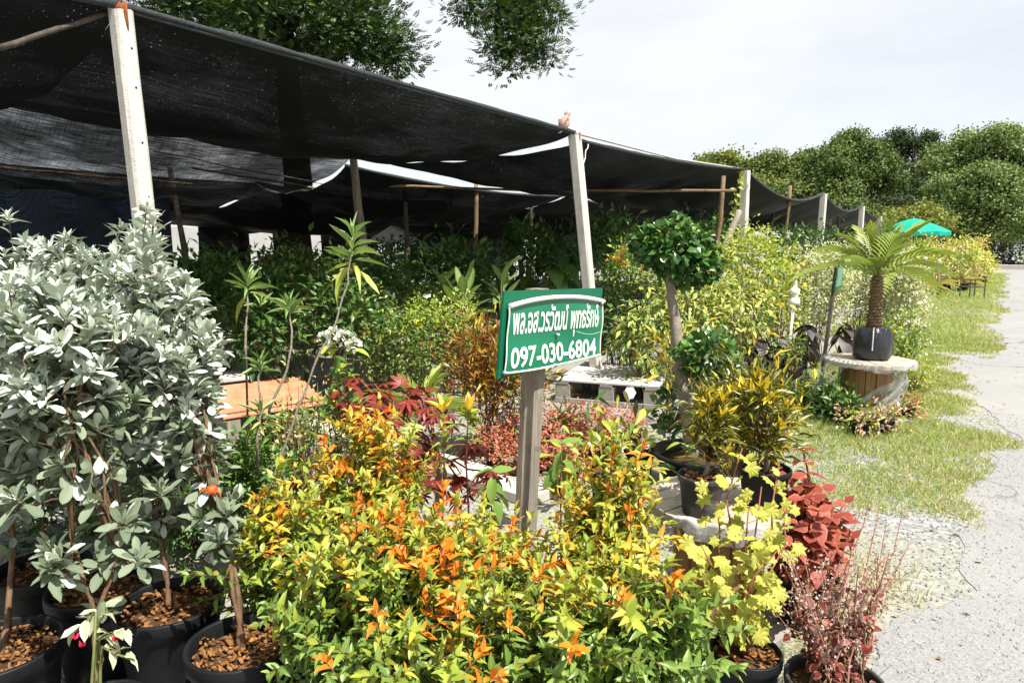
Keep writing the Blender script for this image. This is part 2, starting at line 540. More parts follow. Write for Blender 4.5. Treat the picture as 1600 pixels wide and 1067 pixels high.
M['spooltop'] = simple('spool_top_wood', (0.34, 0.29, 0.22), (0.54, 0.48, 0.39), 0.85, 5, 0.15, 0.6, 18, stretch=(1.5, 12, 2), c3=(0.17, 0.12, 0.08), dscale=8, dlo=0.55, dhi=0.8)
M['bamboo'] = simple('dry_bamboo', (0.13, 0.085, 0.045), (0.26, 0.18, 0.10), 0.7, 8, 0.25, 0.4, 30, c3=(0.1, 0.07, 0.045), dscale=6)
M['stem_grey'] = simple('grey_bark', (0.19, 0.165, 0.13), (0.33, 0.29, 0.24), 0.85, 16, 0.2, 0.7, 60)
M['stem_brown'] = simple('brown_bark', (0.075, 0.042, 0.024), (0.19, 0.115, 0.065), 0.75, 20, 0.2, 0.5, 60)
M['stem_green'] = simple('green_stem', (0.10, 0.13, 0.035), (0.20, 0.21, 0.07), 0.6, 20, 0.3)
M['stem_pink'] = simple('pinkish_stem', (0.22, 0.09, 0.065), (0.38, 0.20, 0.15), 0.7, 20, 0.2)
M['stem_red'] = simple('red_stem', (0.16, 0.045, 0.028), (0.30, 0.10, 0.06), 0.6, 20, 0.3)
M['trunk_dark'] = simple('dark_trunk_bark', (0.03, 0.025, 0.02), (0.07, 0.058, 0.046), 0.9, 7, 0.1, 0.9, 14)
M['white_paint'] = simple('white_plastic', (0.74, 0.74, 0.72), (0.80, 0.80, 0.78), 0.4, 12, 0.4)
M['pvc'] = simple('white_pvc', (0.68, 0.67, 0.62), (0.78, 0.77, 0.72), 0.35, 12, 0.4, c3=(0.45, 0.42, 0.35), dscale=14, dlo=0.65, dhi=0.85)
M['green_board'] = simple('green_board_paint', (0.001, 0.10, 0.046), (0.002, 0.125, 0.06), 0.55, 4, 0.3, 0.05, 30, c3=(0.015, 0.14, 0.075), dscale=9, dlo=0.62, dhi=0.85)
M['banner'] = simple('green_vinyl', (0.0, 0.145, 0.066), (0.001, 0.17, 0.08), 0.35, 3, 0.5, 0.03, 8)
M['letter'] = simple('white_vinyl_letter', (0.66, 0.70, 0.66), (0.76, 0.80, 0.76), 0.45, 40, 0.3)
M['steel'] = simple('galvanised_steel', (0.42, 0.43, 0.43), (0.55, 0.56, 0.56), 0.45, 20, 0.5, metal=0.6)
M['crate'] = simple('grey_crate_plastic', (0.17, 0.18, 0.19), (0.27, 0.28, 0.29), 0.5, 8, 0.4)
M['tarp_blue'] = simple('blue_tarp', (0.003, 0.009, 0.02), (0.004, 0.014, 0.032), 0.6, 2, 0.3, 0.4, 4)
M['wall_white'] = simple('white_wall', (0.34, 0.34, 0.33), (0.42, 0.42, 0.41), 0.85, 1, 0.2)
M['roof_orange'] = simple('orange_roof_sheet', (0.43, 0.15, 0.07), (0.56, 0.25, 0.15), 0.75, 7, 0.25, 0.2, 50, c3=(0.42, 0.16, 0.08), dscale=9, dlo=0.6, dhi=0.85)
M['slab'] = simple('pale_slab', (0.46, 0.43, 0.36), (0.60, 0.57, 0.50), 0.9, 9, 0.15, 0.4, 60, c3=(0.34, 0.29, 0.22), dscale=5)
M['rope'] = simple('grey_rope', (0.32, 0.32, 0.30), (0.48, 0.48, 0.45), 0.8, 30)
M['umbrella'] = simple('green_umbrella_cloth', (0.0, 0.26, 0.17), (0.01, 0.36, 0.24), 0.7, 2, 0.2)
M['net_roll'] = simple('net_hem', (0.016, 0.02, 0.022), (0.05, 0.058, 0.062), 0.75, 60, 0.3, 0.8, 90)

def net_mat(name, base, hi, scale=1.0):
    """knitted shade cloth: dark tape with real gaps between the threads"""
    m, nt, out = new_mat(name)
    uv = nd(nt, "UVMap"); uv.uv_map = "uv"
    big = noise(nt, 0.9 * scale, 4, 0.65, uv.outputs['UV'], (1.0, 1.7, 1))
    line = noise(nt, 9.0, 2, 0.5, uv.outputs['UV'], (0.35, 9.0, 1))
    cross = noise(nt, 9.0, 1, 0.5, uv.outputs['UV'], (7.0, 0.5, 1))
    dots = noise(nt, 70.0, 1, 0.5, uv.outputs['UV'])
    op = rng_(nt, big, 0.44, 0.68, base, hi)
    k = math_(nt, 'MULTIPLY', rng_(nt, line, 0.40, 0.62), rng_(nt, cross, 0.30, 0.58, 0.35, 1.0))
    a = math_(nt, 'MULTIPLY', op, math_(nt, 'ADD', 0.25, math_(nt, 'MULTIPLY', k, 1.5)))
    sp = rng_(nt, dots, 0.71, 0.76, 0.0, 0.30)
    a = math_(nt, 'MINIMUM', math_(nt, 'ADD', a, math_(nt, 'MULTIPLY', sp, rng_(nt, big, 0.42, 0.55, 0.15, 1.0))), 0.9)
    t = nd(nt, "BsdfTransparent")
    b = nd(nt, "BsdfPrincipled", Roughness=0.6)
    b.inputs['Base Color'].default_value = (0.0035, 0.0055, 0.0065, 1)
    b.inputs['Specular IOR Level'].default_value = 0.15
    mx = nd(nt, "MixShader")
    nt.links.new(a, mx.inputs[0]); nt.links.new(b.outputs[0], mx.inputs[1]); nt.links.new(t.outputs[0], mx.inputs[2])
    nt.links.new(mx.outputs[0], out.inputs['Surface'])
    return m
NET_D = net_mat('dense_shade_cloth', 0.0005, 0.009)
NET_M = net_mat('worn_shade_cloth', 0.0012, 0.020)
NET_L = net_mat('thin_shade_cloth', 0.04, 0.28)
NET_W = net_mat('hanging_shade_cloth', 0.001, 0.012)

# ------------------------------------------------------------------ ground, road
def ground_mat():
    m, nt, out = new_mat('gravel_ground')
    pos = nd(nt, "NewGeometry").outputs['Position']
    vo = nd(nt, "TexVoronoi", Scale=42.0); nt.links.new(pos, vo.inputs['Vector'])
    sp = nd(nt, "SeparateColor"); nt.links.new(vo.outputs['Color'], sp.inputs[0])
    stone = mixc(nt, sp.outputs[0], (0.15, 0.157, 0.165), (0.35, 0.352, 0.35))
    dust = mixc(nt, rng_(nt, noise(nt, 1.1, 5, 0.7), 0.42, 0.62, 0, 0.6), stone, (0.29, 0.27, 0.22))
    big = mixc(nt, rng_(nt, noise(nt, 0.35, 3, 0.6), 0.42, 0.58, 0, 0.5), dust, (0.27, 0.26, 0.15))
    b = nd(nt, "BsdfPrincipled", Roughness=0.9); b.inputs['Specular IOR Level'].default_value = 0.15
    nt.links.new(big, b.inputs['Base Color'])
    bp = nd(nt, "Bump", Strength=0.6, Distance=0.01)
    nt.links.new(math_(nt, 'MULTIPLY', vo.outputs['Distance'], -1.0), bp.inputs['Height'])
    nt.links.new(bp.outputs[0], b.inputs['Normal'])
    nt.links.new(b.outputs[0], out.inputs['Surface'])
    return m

def road_mat():
    m, nt, out = new_mat('worn_asphalt')
    pos = nd(nt, "NewGeometry").outputs['Position']
    col = mixc(nt, rng_(nt, noise(nt, 130, 2, 0.8), 0.34, 0.66), (0.165, 0.166, 0.168), (0.31, 0.308, 0.30))
    col = mixc(nt, rng_(nt, noise(nt, 0.7, 5, 0.65), 0.4, 0.68, 0, 0.7), col, (0.29, 0.285, 0.27))
    col = mixc(nt, rng_(nt, noise(nt, 2.6, 6, 0.75), 0.57, 0.72, 0, 0.6), col, (0.17, 0.165, 0.16))
    vo = nd(nt, "TexVoronoi", Scale=0.55, feature='DISTANCE_TO_EDGE')
    wv = nd(nt, "VectorMath", operation='ADD')
    nz = nd(nt, "TexNoise", Scale=1.8, Detail=4); nt.links.new(pos, nz.inputs['Vector'])
    nt.links.new(pos, wv.inputs[0]); nt.links.new(nz.outputs['Color'], wv.inputs[1])
    nt.links.new(wv.outputs[0], vo.inputs['Vector'])
    crack = math_(nt, 'MULTIPLY', rng_(nt, vo.outputs['Distance'], 0.010, 0.004), rng_(nt, noise(nt, 0.5, 2), 0.5, 0.6))
    col = mixc(nt, crack, col, (0.08, 0.075, 0.07))
    b = nd(nt, "BsdfPrincipled", Roughness=0.85); b.inputs['Specular IOR Level'].default_value = 0.25
    nt.links.new(col, b.inputs['Base Color'])
    bp = nd(nt, "Bump", Strength=0.35, Distance=0.006)
    nt.links.new(noise(nt, 130, 3, 0.8), bp.inputs['Height']); nt.links.new(bp.outputs[0], b.inputs['Normal'])
    nt.links.new(b.outputs[0], out.inputs['Surface'])
    return m

g = MB()
g.add([(-400, -400, 0), (400, -400, 0), (400, 400, 0), (-400, 400, 0)], [(0, 1, 2, 3)])
tag(g.build('ground', ground_mat()), kind='structure')

def edge_n(s):
    base = -3.62 + 0.012 * max(0, s - 2)
    return base + 0.10 * math.sin(s * 0.9 + 1) + 0.08 * math.sin(s * 2.3) + 0.05 * math.sin(s * 6.1) + (0.25 * math.exp(-((s - 8.5) / 1.5) ** 2)) - (0.16 * math.exp(-((s - 5.6) / 1.0) ** 2))
rd = MB()
ss = [-6 + 0.2 * i for i in range(25)] + [-1 + 0.04 * i for i in range(325)] + [12 + 0.2 * i for i in range(40)] + [20 + 0.8 * i for i in range(49)]
vs = []; fs = []
for i, s_ in enumerate(ss):
    vs += [W(s_, edge_n(s_) + 0.03 * math.sin(s_ * 7 + 2 * math.sin(s_ * 3)) + 0.010 * math.sin(s_ * 23) + 0.008 * random.uniform(-1, 1), 0.004), W(s_, -6, 0.006), W(s_, -11, 0.005)]
    if i: fs += [((i - 1) * 3, (i - 1) * 3 + 1, i * 3 + 1, i * 3), ((i - 1) * 3 + 1, (i - 1) * 3 + 2, i * 3 + 2, i * 3 + 1)]
rd.add(vs, fs)
tag(rd.build('road', road_mat()), kind='structure')

# grass verge
G1 = leaf_mat('grass_blade', (0.25, 0.37, 0.09), (0.42, 0.49, 0.16), 0.4, 0.6, 0.2)
G2 = leaf_mat('dry_grass_blade', (0.46, 0.39, 0.19), (0.60, 0.53, 0.30), 0.3, 0.7, 0.2)
def vnoise(x, y):
    return (np.sin(x * 1.7 + 1.3 * np.sin(y * 1.1)) + np.sin(y * 2.3 + 1.7 * np.sin(x * 0.9 + 2)) + 0.7 * np.sin(x * 4.1 + y * 3.3) + 0.5 * np.sin(x * 9.2 - y * 7.1)) / 3.2
def grass(name, s0, s1, n0, n1, count, h, thr, drymix, per_s=1.0, hstuff=None):
    s_ = s0 + (s1 - s0) * rng.random(count) ** per_s
    n_ = n0 + (n1 - n0) * rng.random(count)
    edge = np.array([edge_n(a) for a in s_])
    v = vnoise(s_, n_)
    mid = np.clip((n_ - edge) / 0.5, -1, 1)
    v2 = vnoise(s_ * 3.1 + 5, n_ * 3.7); q = v * 0.7 + v2 * 0.25 + mid * 0.5 - thr
    keep = (rng.random(count) < np.clip(q * 2.6 + 0.42, 0, 1) ** 1.4) & (n_ > edge - 0.04 - 0.06 * v2)
    s_, n_, v, mid = s_[keep], n_[keep], v[keep], mid[keep]
    p = np.array(P0)[None, :] + s_[:, None] * np.array(D) + n_[:, None] * np.array(N)
    dirs = rdir(len(p), 1.5); dirs[:, 2] = np.abs(dirs[:, 2])
    L = h * (0.5 + 0.8 * rng.random(len(p))) * (1 + 0.3 * v)
    dry = rng.random(len(p)) < (drymix + 0.35 * (1 - mid) * 0.5)
    lv = Leaves()
    for sel, m_ in ((dry, G2), (~dry, G1)):
        lv.add('str', m_, p[sel], dirs[sel], rdir(int(sel.sum())), L[sel], 0.0042 + 0.0006 * s_[sel])
    root = bpy.data.objects.new(name, None); COL.objects.link(root)
    o = lv.emit(root, 0, name)
    o.parent = None; bpy.data.objects.remove(root)
    o.name = name
    return o
TPL['str'] = TPL['str']
grass('grass_verge', 2.6, 12.0, -4.0, -1.7, 130000, 0.05, 0.0, 0.27)
grass('far_grass', 11.0, 46.0, -3.9, -1.0, 48000, 0.09, -0.15, 0.18, 1.5)
grass('weeds', 0.7, 2.9, -3.75, -2.9, 3000, 0.06, 0.15, 0.5)
grass('roadside_tufts', 0.55, 1.9, -3.62, -3.05, 900, 0.10, 0.0, 0.5)

# loose stones
def pebbles():
    k = 14000
    s_ = np.concatenate([rng.uniform(-1, 5, k), rng.uniform(0.5, 6, k // 2)])
    n_ = np.concatenate([rng.uniform(-2.8, 2.4, k), rng.uniform(-3.9, -2.4, k // 2)])
    p = np.array(P0)[None, :] + s_[:, None] * np.array(D) + n_[:, None] * np.array(N)
    k = len(p)
    t = np.array([(1, 0, 0), (0, 1, 0), (-1, 0, 0), (0, -1, 0), (0, 0, 0.8), (0, 0, -0.5)])
    f = np.array([(0, 1, 4), (1, 2, 4), (2, 3, 4), (3, 0, 4), (1, 0, 5), (2, 1, 5), (3, 2, 5), (0, 3, 5)])
    sz = rng.uniform(0.003, 0.009, k)
    a = rng.uniform(0, 6.28, k); ca, sa = np.cos(a), np.sin(a)
    q = t[None] * (sz[:, None, None] * rng.uniform(0.55, 1.25, (k, 6, 3)))
    x = q[..., 0] * ca[:, None] - q[..., 1] * sa[:, None]; y = q[..., 0] * sa[:, None] + q[..., 1] * ca[:, None]
    v = np.stack([x, y, q[..., 2] + 0.005], -1) + p[:, None, :]
    me = bpy.data.meshes.new('loose_stones')
    me.from_pydata(v.reshape(-1, 3).tolist(), [], (f[None] + 6 * np.arange(k)[:, None, None]).reshape(-1, 3).tolist())
    me.materials.append(simple('crushed_stone', (0.13, 0.137, 0.145), (0.38, 0.382, 0.38), 0.85, 30, 0.2))
    o = bpy.data.objects.new('loose_stones', me); COL.objects.link(o); o['kind'] = 'stuff'
pebbles()

# ------------------------------------------------------------------ posts
def concrete_post(base, top, w, label, stain=True, group='concrete posts holding up the shade nets'):
    r = thing('concrete_post', label, 'post', base, group)
    b = MB(); ax = D; ay = N
    c = 0.016
    prof = [(-w / 2 + c, -w / 2), (w / 2 - c, -w / 2), (w / 2, -w / 2 + c), (w / 2, w / 2 - c), (w / 2 - c, w / 2), (-w / 2 + c, w / 2), (-w / 2, w / 2 - c), (-w / 2, -w / 2 + c)]
    base = Vector(base); top = Vector(top)
    vs = []
    K = 9
    for j in range(K):
        f = j / (K - 1)
        for (a, n_) in prof:
            jj = 0.0025 * random.uniform(-1, 1)
            vs.append(base.lerp(top, f) + ax * (a + jj) + ay * (n_ + jj) + UP * (random.uniform(-0.012, 0.006) if j == K - 1 else 0))
    fs = [(j * 8 + k, j * 8 + (k + 1) % 8, (j + 1) * 8 + (k + 1) % 8, (j + 1) * 8 + k) for j in range(K - 1) for k in range(8)]
    fs.append(tuple((K - 1) * 8 + k for k in range(8)))
    b.add(vs, fs); b.build('shaft', M['concrete'], r)
    if stain:
        for f in (0.93, 0.86, 0.76, 0.66, 0.56, 0.46):          # bolt holes on the road face
            h = MB(); p = base.lerp(top, f) - N * (w / 2 + 0.0006) + D * (0.012)
            h.lathe(p, [(0.006, 0), (0.0055, 0.001), (0.0, 0.0012)], 10, ax=D, ay=UP, az=-N)
            h.build('bolt_hole', M['hole'], r)
        h = MB()
        p = top - N * (w / 2 + 0.004)
        h.tube([p + UP * 0.03 + D * 0.004, p + UP * -0.02 + D * 0.0, p - UP * 0.07 + D * 0.004, p - UP * 0.11 + D * 0.006], [0.008, 0.010, 0.008, 0.004], 6)
        h.build('rusty_strap', M['rust'], r, True)
        h = MB()
        h.lathe(top + UP * 0.012, [(0.03, -0.02), (0.034, 0.0), (0.022, 0.022), (0.0, 0.03)], 10, jit=lambda a, z: 1 + 0.2 * math.sin(3 * a))
        h.build('tie_wire', M['rust'], r, True)
        h = MB()
        q = p - UP * 0.11 + N * 0.003
        h.add([q + D * 0.004, q + D * 0.014, q + D * 0.016 - UP * 0.10, q + D * 0.008 - UP * 0.09], [(0, 1, 2, 3)])
        h.build('rust_stain', M['rust_stain'], r)
    return r

P1T, P2T, P3T, P4T = at(188, 16, 3.46), at(898, 212, 7.3), at(1165, 267, 10.6), at(1287, 303, 15.5)
P1B = on_z(262, 640); P1B = Vector((P1T.x + 0.14, P1T.y - 0.05, 0))
concrete_post(P1B, P1T, 0.094, 'tall white concrete post with rust streak at its top, rising behind the silver-leaved shrubs')
concrete_post(Vector((P2T.x + 0.28, P2T.y - 0.12, 0)), P2T, 0.115, 'white concrete post rising directly behind the green phone number sign')
p3 = concrete_post(Vector((P3T.x + 0.0, P3T.y, 0)), P3T, 0.13, 'white concrete post with a green vine climbing beside it', False)
concrete_post(Vector((P4T.x - 0.05, P4T.y, 0)), P4T, 0.14, 'white concrete post behind the cream variegated bush and palm fronds', False)
P5T, P6T = at(1347, 322, 20.5), at(1375, 338, 25.5)
concrete_post(Vector((P5T.x, P5T.y, 0)), P5T, 0.15, 'distant concrete post half hidden by palm fronds, at the net corner', False)
concrete_post(Vector((P6T.x, P6T.y, 0)), P6T, 0.15, 'farthest concrete post, beyond the palm and near the green parasol', False)

def pole(a, b, r0, r1, name, label, cat='pole', mat='bamboo', group=None, n=8):
    a = Vector(a); b = Vector(b)
    o = MB(); pts = wob(a, b, 9, 0.0025)
    pts = [pts[0]] + pts[1:-1] + [pts[-1]]
    rr = [x * random.uniform(0.9, 1.12) for x in taper(r0, r1, 9)]
    o.tube(pts, rr, n)
    ob = o.build(name, M[mat], None, True)
    return tag(ob, label, cat, group)

R2 = at(551, 238, 8.4)
pole(on_z(572, 500, 0) * 0 + Vector((R2.x + 0.22, R2.y, 0)), R2, 0.06, 0.05, 'wooden_post', 'thick grey tree-trunk post behind the tall narrow-leaved stem, holding the net', 'post', 'wood_grey')
G_IN = 'thin wooden poles standing in the shade under the nets'
inner = [  # px top, py top, px bottom, t, label
    (632, 292, 636, 10.5, 'thin dark pole under the nets, just past the grey trunk post'),
    (744, 285, 742, 11.0, 'brown pole with the bamboo rail tied across its top'),
    (704, 300, 706, 13.0, 'dark slender pole in shade, between the brown pole and the trunk post'),
    (1131, 275, 1122, 9.6, 'grey-brown forked pole beside the vine-covered concrete post'),
    (1096, 305, 1093, 12.5, 'short pole in the shade above the ficus crown'),
    (1235, 290, 1229, 13.2, 'rough brown pole holding the sagging net between two concrete posts'),
    (1209, 325, 1206, 15.5, 'thin pole in shade seen before the rough brown pole'),
    (1312, 318, 1313, 19.0, 'thin grey pole among the palm fronds behind the last bay'),
    (265, 262, 285, 8.6, 'dark green-painted pole beside the blue tarp'),
    (830, 300, 832, 13.5, 'grey pole in the dark middle of the nursery'),
    (955, 300, 957, 14.0, 'dim pole seen past the concrete post above the sign'),
]
for (x0, y0, x1, t, lab) in inner:
    a = at(x0, y0, t); b = at(x1, 420, t); b = Vector((b.x + (b.x - a.x) * 0.8, a.y, 0))
    pole(b, a, 0.045, 0.032, 'wooden_pole', lab, 'pole', 'bamboo' if x0 in (744, 1131, 1235) else 'wood_dark', G_IN)
pole(at(1120, 415, 9.7), at(1155, 330, 9.9), 0.05, 0.045, 'wooden_brace', 'slanting timber brace leaning toward the vine-covered concrete post', 'brace', 'wood_grey')
G_RAIL = 'bamboo rails tied under the nets'
pole(at(560, 289, 9.8), at(900, 300, 10.0), 0.020, 0.015, 'bamboo_rail', 'long bamboo rail crossing behind the white post above the sign', 'rail', 'bamboo', G_RAIL)
pole(at(880, 298, 9.7), at(1150, 298, 9.4), 0.020, 0.018, 'bamboo_rail', 'bamboo rail lashed to the forked pole by the vine-covered post', 'rail', 'bamboo', G_RAIL)
pole(at(0, 262, 7.5), at(300, 288, 8.5), 0.018, 0.014, 'bamboo_rail', 'bamboo rail under the nets above the blue tarp', 'rail', 'bamboo', G_RAIL)
pole(at(300, 262, 9.0), at(530, 300, 10.5), 0.018, 0.014, 'bamboo_rail', 'mossy bamboo rail running back from the dark green pole', 'rail', 'bamboo', G_RAIL)
pole(at(240, 236, 7.6), at(560, 300, 12.2), 0.012, 0.012, 'wire_rail', 'thin sagging wire under the nets beside the grey trunk post', 'wire', 'rope')
pole(at(0, 75, 3.1), at(178, 18, 3.5), 0.014, 0.012, 'wire_rail', 'straight bar under the net meeting the tall concrete post', 'rail', 'wood_dark')

# ------------------------------------------------------------------ shade nets
ZS = {}
def net(corners, sag, mat, label, nu=40, nv=24, wrinkle=0.03, group='black shade nets stretched over the nursery', hem=True, seed=0, edge_sag=0.10):
    a, b, c, d = [Vector(x) for x in corners]      # a-b front edge, d-c back edge
    ph = seed * 1.7
    def f(u, v):
        p = a.lerp(b, u).lerp(d.lerp(c, u), v)
        bell = (4 * v * (1 - v)) ** 0.8
        z = -sag * bell * (0.55 + 0.45 * 4 * u * (1 - u)) - edge_sag * 4 * u * (1 - u)
        z += wrinkle * bell * (math.sin(u * 19 + v * 5 + ph) + 0.6 * math.sin(u * 41 - v * 9 + ph * 2) + 0.5 * math.sin(v * 23 + 6 * u + ph))
        return p + UP * z
    m = MB(); m.grid(f, nu, nv)
    r = thing('shade_net', label, 'net', a, group)
    o = m.build('cloth', mat, r, True)
    me = o.data
    uvl = me.uv_layers.new(name="uv")
    Lu = ((b - a).length + (c - d).length) / 2; Lv = ((d - a).length + (c - b).length) / 2
    uvs = [(i / (nu - 1) * Lu + seed * 7.3, j / (nv - 1) * Lv + seed * 3.1) for j in range(nv) for i in range(nu)]
    idx = np.zeros(len(me.loops), dtype=np.int32); me.loops.foreach_get('vertex_index', idx)
    uvl.data.foreach_set('uv', np.array(uvs)[idx].ravel())
    if hem:
        h = MB(); h.tube([f(i / 30, 0.0) + UP * 0.004 for i in range(31)], [0.017 + 0.010 * random.random() for i in range(31)], 6)
        h.build('hem', M['net_roll'], r, True)
        h = MB(); h.tube([f(i / 30, 1.0) for i in range(31)], 0.012, 5)
        h.build('hem', M['net_roll'], r, True)
    return r, f

P00 = P1T - D * 4.6 + UP * 0.02
R2a = at(162, 172, 6.1)
R2m = W(0.2, 3.0, 2.74)
R2l = W(-4.6, 3.1, 2.7)
net([P00, P1T + UP * 0.02, R2m, R2l], 0.42, NET_D, 'black shade net sheet over the silver shrubs, reaching out past the tall concrete post', seed=1)
net1, f1 = net([P1T + UP * 0.02, P2T + UP * 0.03, R2 + UP * 0.02, R2m], 0.34, NET_M, 'large black shade net between the tall concrete post and the sign, bird on its edge', 60, 30, 0.022, seed=2, edge_sag=0.0)
P2b = P2T + D * 0.12 - UP * 0.04
net([P2b, P3T + UP * 0.02, W(9.2, 3.0, 2.50), R2 + Vector((0.15, 0.10, -0.06))], 0.24, NET_D, 'black shade net hanging between the post behind the sign and the vine-covered post', 50, 26, 0.03, seed=3, edge_sag=0.05)
net([P3T + UP * 0.01, P4T + UP * 0.02, W(15.5, 3.2, 2.5), W(9.4, 3.0, 2.55)], 0.25, NET_D, 'black shade net drooping between the vine-covered post and the variegated bushes', seed=4, edge_sag=0.30)
net([P4T + UP * 0.01, P5T + UP * 0.02, W(20.5, 3.2, 2.4), W(15.6, 3.2, 2.5)], 0.3, NET_D, 'black shade net of the fifth bay, behind the palm fronds', seed=5, edge_sag=0.28)
net([P5T, P6T + UP * 0.02, W(25.8, 3.2, 2.4), W(20.6, 3.2, 2.4)], 0.3, NET_D, 'small far black shade net ending near the green parasol', 24, 12, seed=6, edge_sag=0.15)
# second row back
net([W(-4.6, 3.0, 2.67), R2m - N * 0.02 - UP * 0.04, W(0.4, 6.2, 2.55), W(-4.6, 6.2, 2.6)], 0.45, NET_L, 'thin worn shade net letting bright sky through, behind the first sheet', seed=7, edge_sag=0.03)
net([R2m - N * 0.02 - UP * 0.04, R2 + N * 0.02 - UP * 0.05, W(4.8, 6.2, 2.55), W(0.4, 6.2, 2.55)], 0.45, NET_L, 'sunlit thin shade net sagging between the tall post and the grey trunk post', 50, 26, 0.025, seed=8, edge_sag=0.03)
net([R2 + N * 0.5 + D * 0.3 - UP * 0.1, W(9.3, 3.25, 2.48), W(9.6, 6.6, 2.55), W(4.9, 6.4, 2.60)], 0.45, NET_D, 'dark sagging shade net over the big-leaved plants in the middle', seed=9)
net([W(9.5, 3.3, 2.5), W(15.6, 3.5, 2.45), W(15.8, 7, 2.5), W(9.7, 6.7, 2.5)], 0.4, NET_D, 'dark shade net farther along the middle row', seed=10)
net([W(15.7, 3.5, 2.45), W(26, 3.5, 2.4), W(26, 7, 2.4), W(15.9, 7, 2.45)], 0.4, NET_D, 'dark shade net at the far end of the middle row', seed=11)
# third row
net([W(-4.6, 6.35, 2.52), W(0.4, 6.35, 2.5), W(0.6, 10, 2.45), W(-4.6, 10, 2.5)], 0.45, NET_M, 'shade net of the back row above the blue tarp', seed=12, hem=False)
net([W(0.5, 6.35, 2.48), W(4.9, 6.5, 2.5), W(5.0, 10, 2.45), W(0.7, 10, 2.45)], 0.5, NET_M, 'shade net of the back row before the big tree trunk', seed=13, hem=False)
net([W(5.0, 6.6, 2.5), W(9.7, 6.8, 2.5), W(10, 10.5, 2.4), W(5.1, 10.2, 2.45)], 0.55, NET_D, 'low shade net of the back row, with a ragged grey fold', seed=14, hem=False)
net([W(9.8, 6.9, 2.5), W(26, 7.2, 2.4), W(26, 11, 2.4), W(10, 10.6, 2.4)], 0.4, NET_D, 'long dark shade net over the far back corner', 60, 20, seed=15, hem=False)
net([W(-4.6, 10.1, 2.48), W(5.0, 10.2, 2.42), W(5.2, 14, 2.35), W(-4.6, 14, 2.4)], 0.45, NET_D, 'rearmost shade net above the dark tree trunk', 50, 20, seed=16, hem=False)
net([W(5.2, 10.4, 2.42), W(26, 11.1, 2.4), W(26, 15, 2.3), W(5.4, 14, 2.35)], 0.45, NET_D, 'rearmost long shade net over the plant racks', 60, 20, seed=17, hem=False)
# front wire on the posts
def wire(pts, r, label, name='support_wire', mat='rope'):
    m = MB(); m.tube(pts, r, 6); return tag(m.build(name, M[mat], None, True), label, 'wire')
wire([P1T + UP * 0.0, P2T + UP * 0.012], 0.010, 'taut wire holding the net edge between the tall post and the post behind the sign', 'support_wire', 'net_roll')
wire([P1T.lerp(P2T, 0.93) + UP * 0.042, P2T + UP * 0.05], 0.011, 'pale bare stretch of rope on the net edge beneath the bird')
wire([P2T + UP * 0.02 - N * 0.02, P2T.lerp(P3T, 0.5) + UP * -0.03, P3T + UP * 0.02], 0.013, 'white rope along the net edge between the sign post and the vine-covered post')
wire(wob(P2T + D * 0.28 - N * 0.01 + UP * -0.03, P2T - UP * 0.36 - N * 0.065 + D * 0.05, 6, 0.02), 0.005, 'loose end of white cord hanging beside the post top over the sign', 'loose_cord', 'white_paint')
# hanging cloths at the back, with gaps between them
def curtain(a, b, z0, z1, mat, label, name='hanging_net', seed=0, cat='net', group='dark nets hanging at the back of the nursery'):
    a = Vector(a); b = Vector(b); nn = (b - a).normalized().cross(UP)
    L = (b - a).length
    def f(u, v):
        w = 0.06 * math.sin(u * L * 5 + seed) + 0.04 * math.sin(u * L * 11 + v * 3 + seed)
        zz = z0 + (z1 - z0) * v + (0.06 * math.sin(u * L * 3.1 + seed) if v == 0 else 0)
        p = a.lerp(b, u) + nn * w; p.z = zz
        return p
    m = MB(); m.grid(f, 30, 8)
    o = m.build(name, mat, None, True)
    me = o.data; uvl = me.uv_layers.new(name="uv")
    uvs = [(i / 29 * L + seed, j / 7 * (z1 - z0)) for j in range(8) for i in range(30)]
    idx = np.zeros(len(me.loops), dtype=np.int32); me.loops.foreach_get('vertex_index', idx)
    uvl.data.foreach_set('uv', np.array(uvs)[idx].ravel())
    return tag(o, label, cat, group)
def seen_span(px0, px1, n_back):
    a = on_plane(px0, 380, W(0, n_back), N); b = on_plane(px1, 380, W(0, n_back), N)
    return a, b
for i, (x0, x1, z0, z1, lab) in enumerate([
    (-260, 60, 0.2, 2.5, 'dark net hanging behind the blue tarp'),
    (60, 210, 0.3, 2.5, 'dark hanging net behind the tall concrete post'),
    (224, 268, 0.3, 2.5, 'narrow dark net beside the dark green pole'),
    (312, 392, 0.4, 2.45, 'dark hanging net before the big tree trunk'),
    (392, 425, 1.95, 2.45, 'short net scrap hanging over a bright gap by the trunk'),
    (425, 458, 0.4, 2.45, 'dark net strip against the tree trunk'),
    (500, 585, 0.4, 2.45, 'dark net hanging behind the grey trunk post'),
    (640, 800, 0.4, 2.4, 'dark net hanging behind the brown pole'),
    (840, 1010, 0.4, 2.4, 'dark net hanging behind the plant racks'),
    (1020, 1180, 1.5, 2.35, 'dark net valance hanging at the far back'),
    (1190, 1300, 1.7, 2.3, 'dark net valance beyond the rough brown pole'),
]):
    a, b = seen_span(x0, x1, 13.6 if x0 < 1000 else 14.5)
    curtain(a, b, z0, z1, NET_W, lab, seed=i * 1.3)
curtain(at(-40, 380, 8.2), at(268, 380, 9.4), 0.9, 2.25, M['tarp_blue'], 'dark blue tarp hanging in the shade behind the silver shrubs', 'blue_tarp', 3, 'tarp', None)
# sunlit wall beyond the nets
wl = MB(); wl.beam(W(-8, 19.5, 1.1), W(34, 19.5, 1.1), 0.2, 2.2)
tag(wl.build('boundary_wall', M['wall_white']), 'pale sunlit wall seen through gaps in the dark back nets', 'wall')
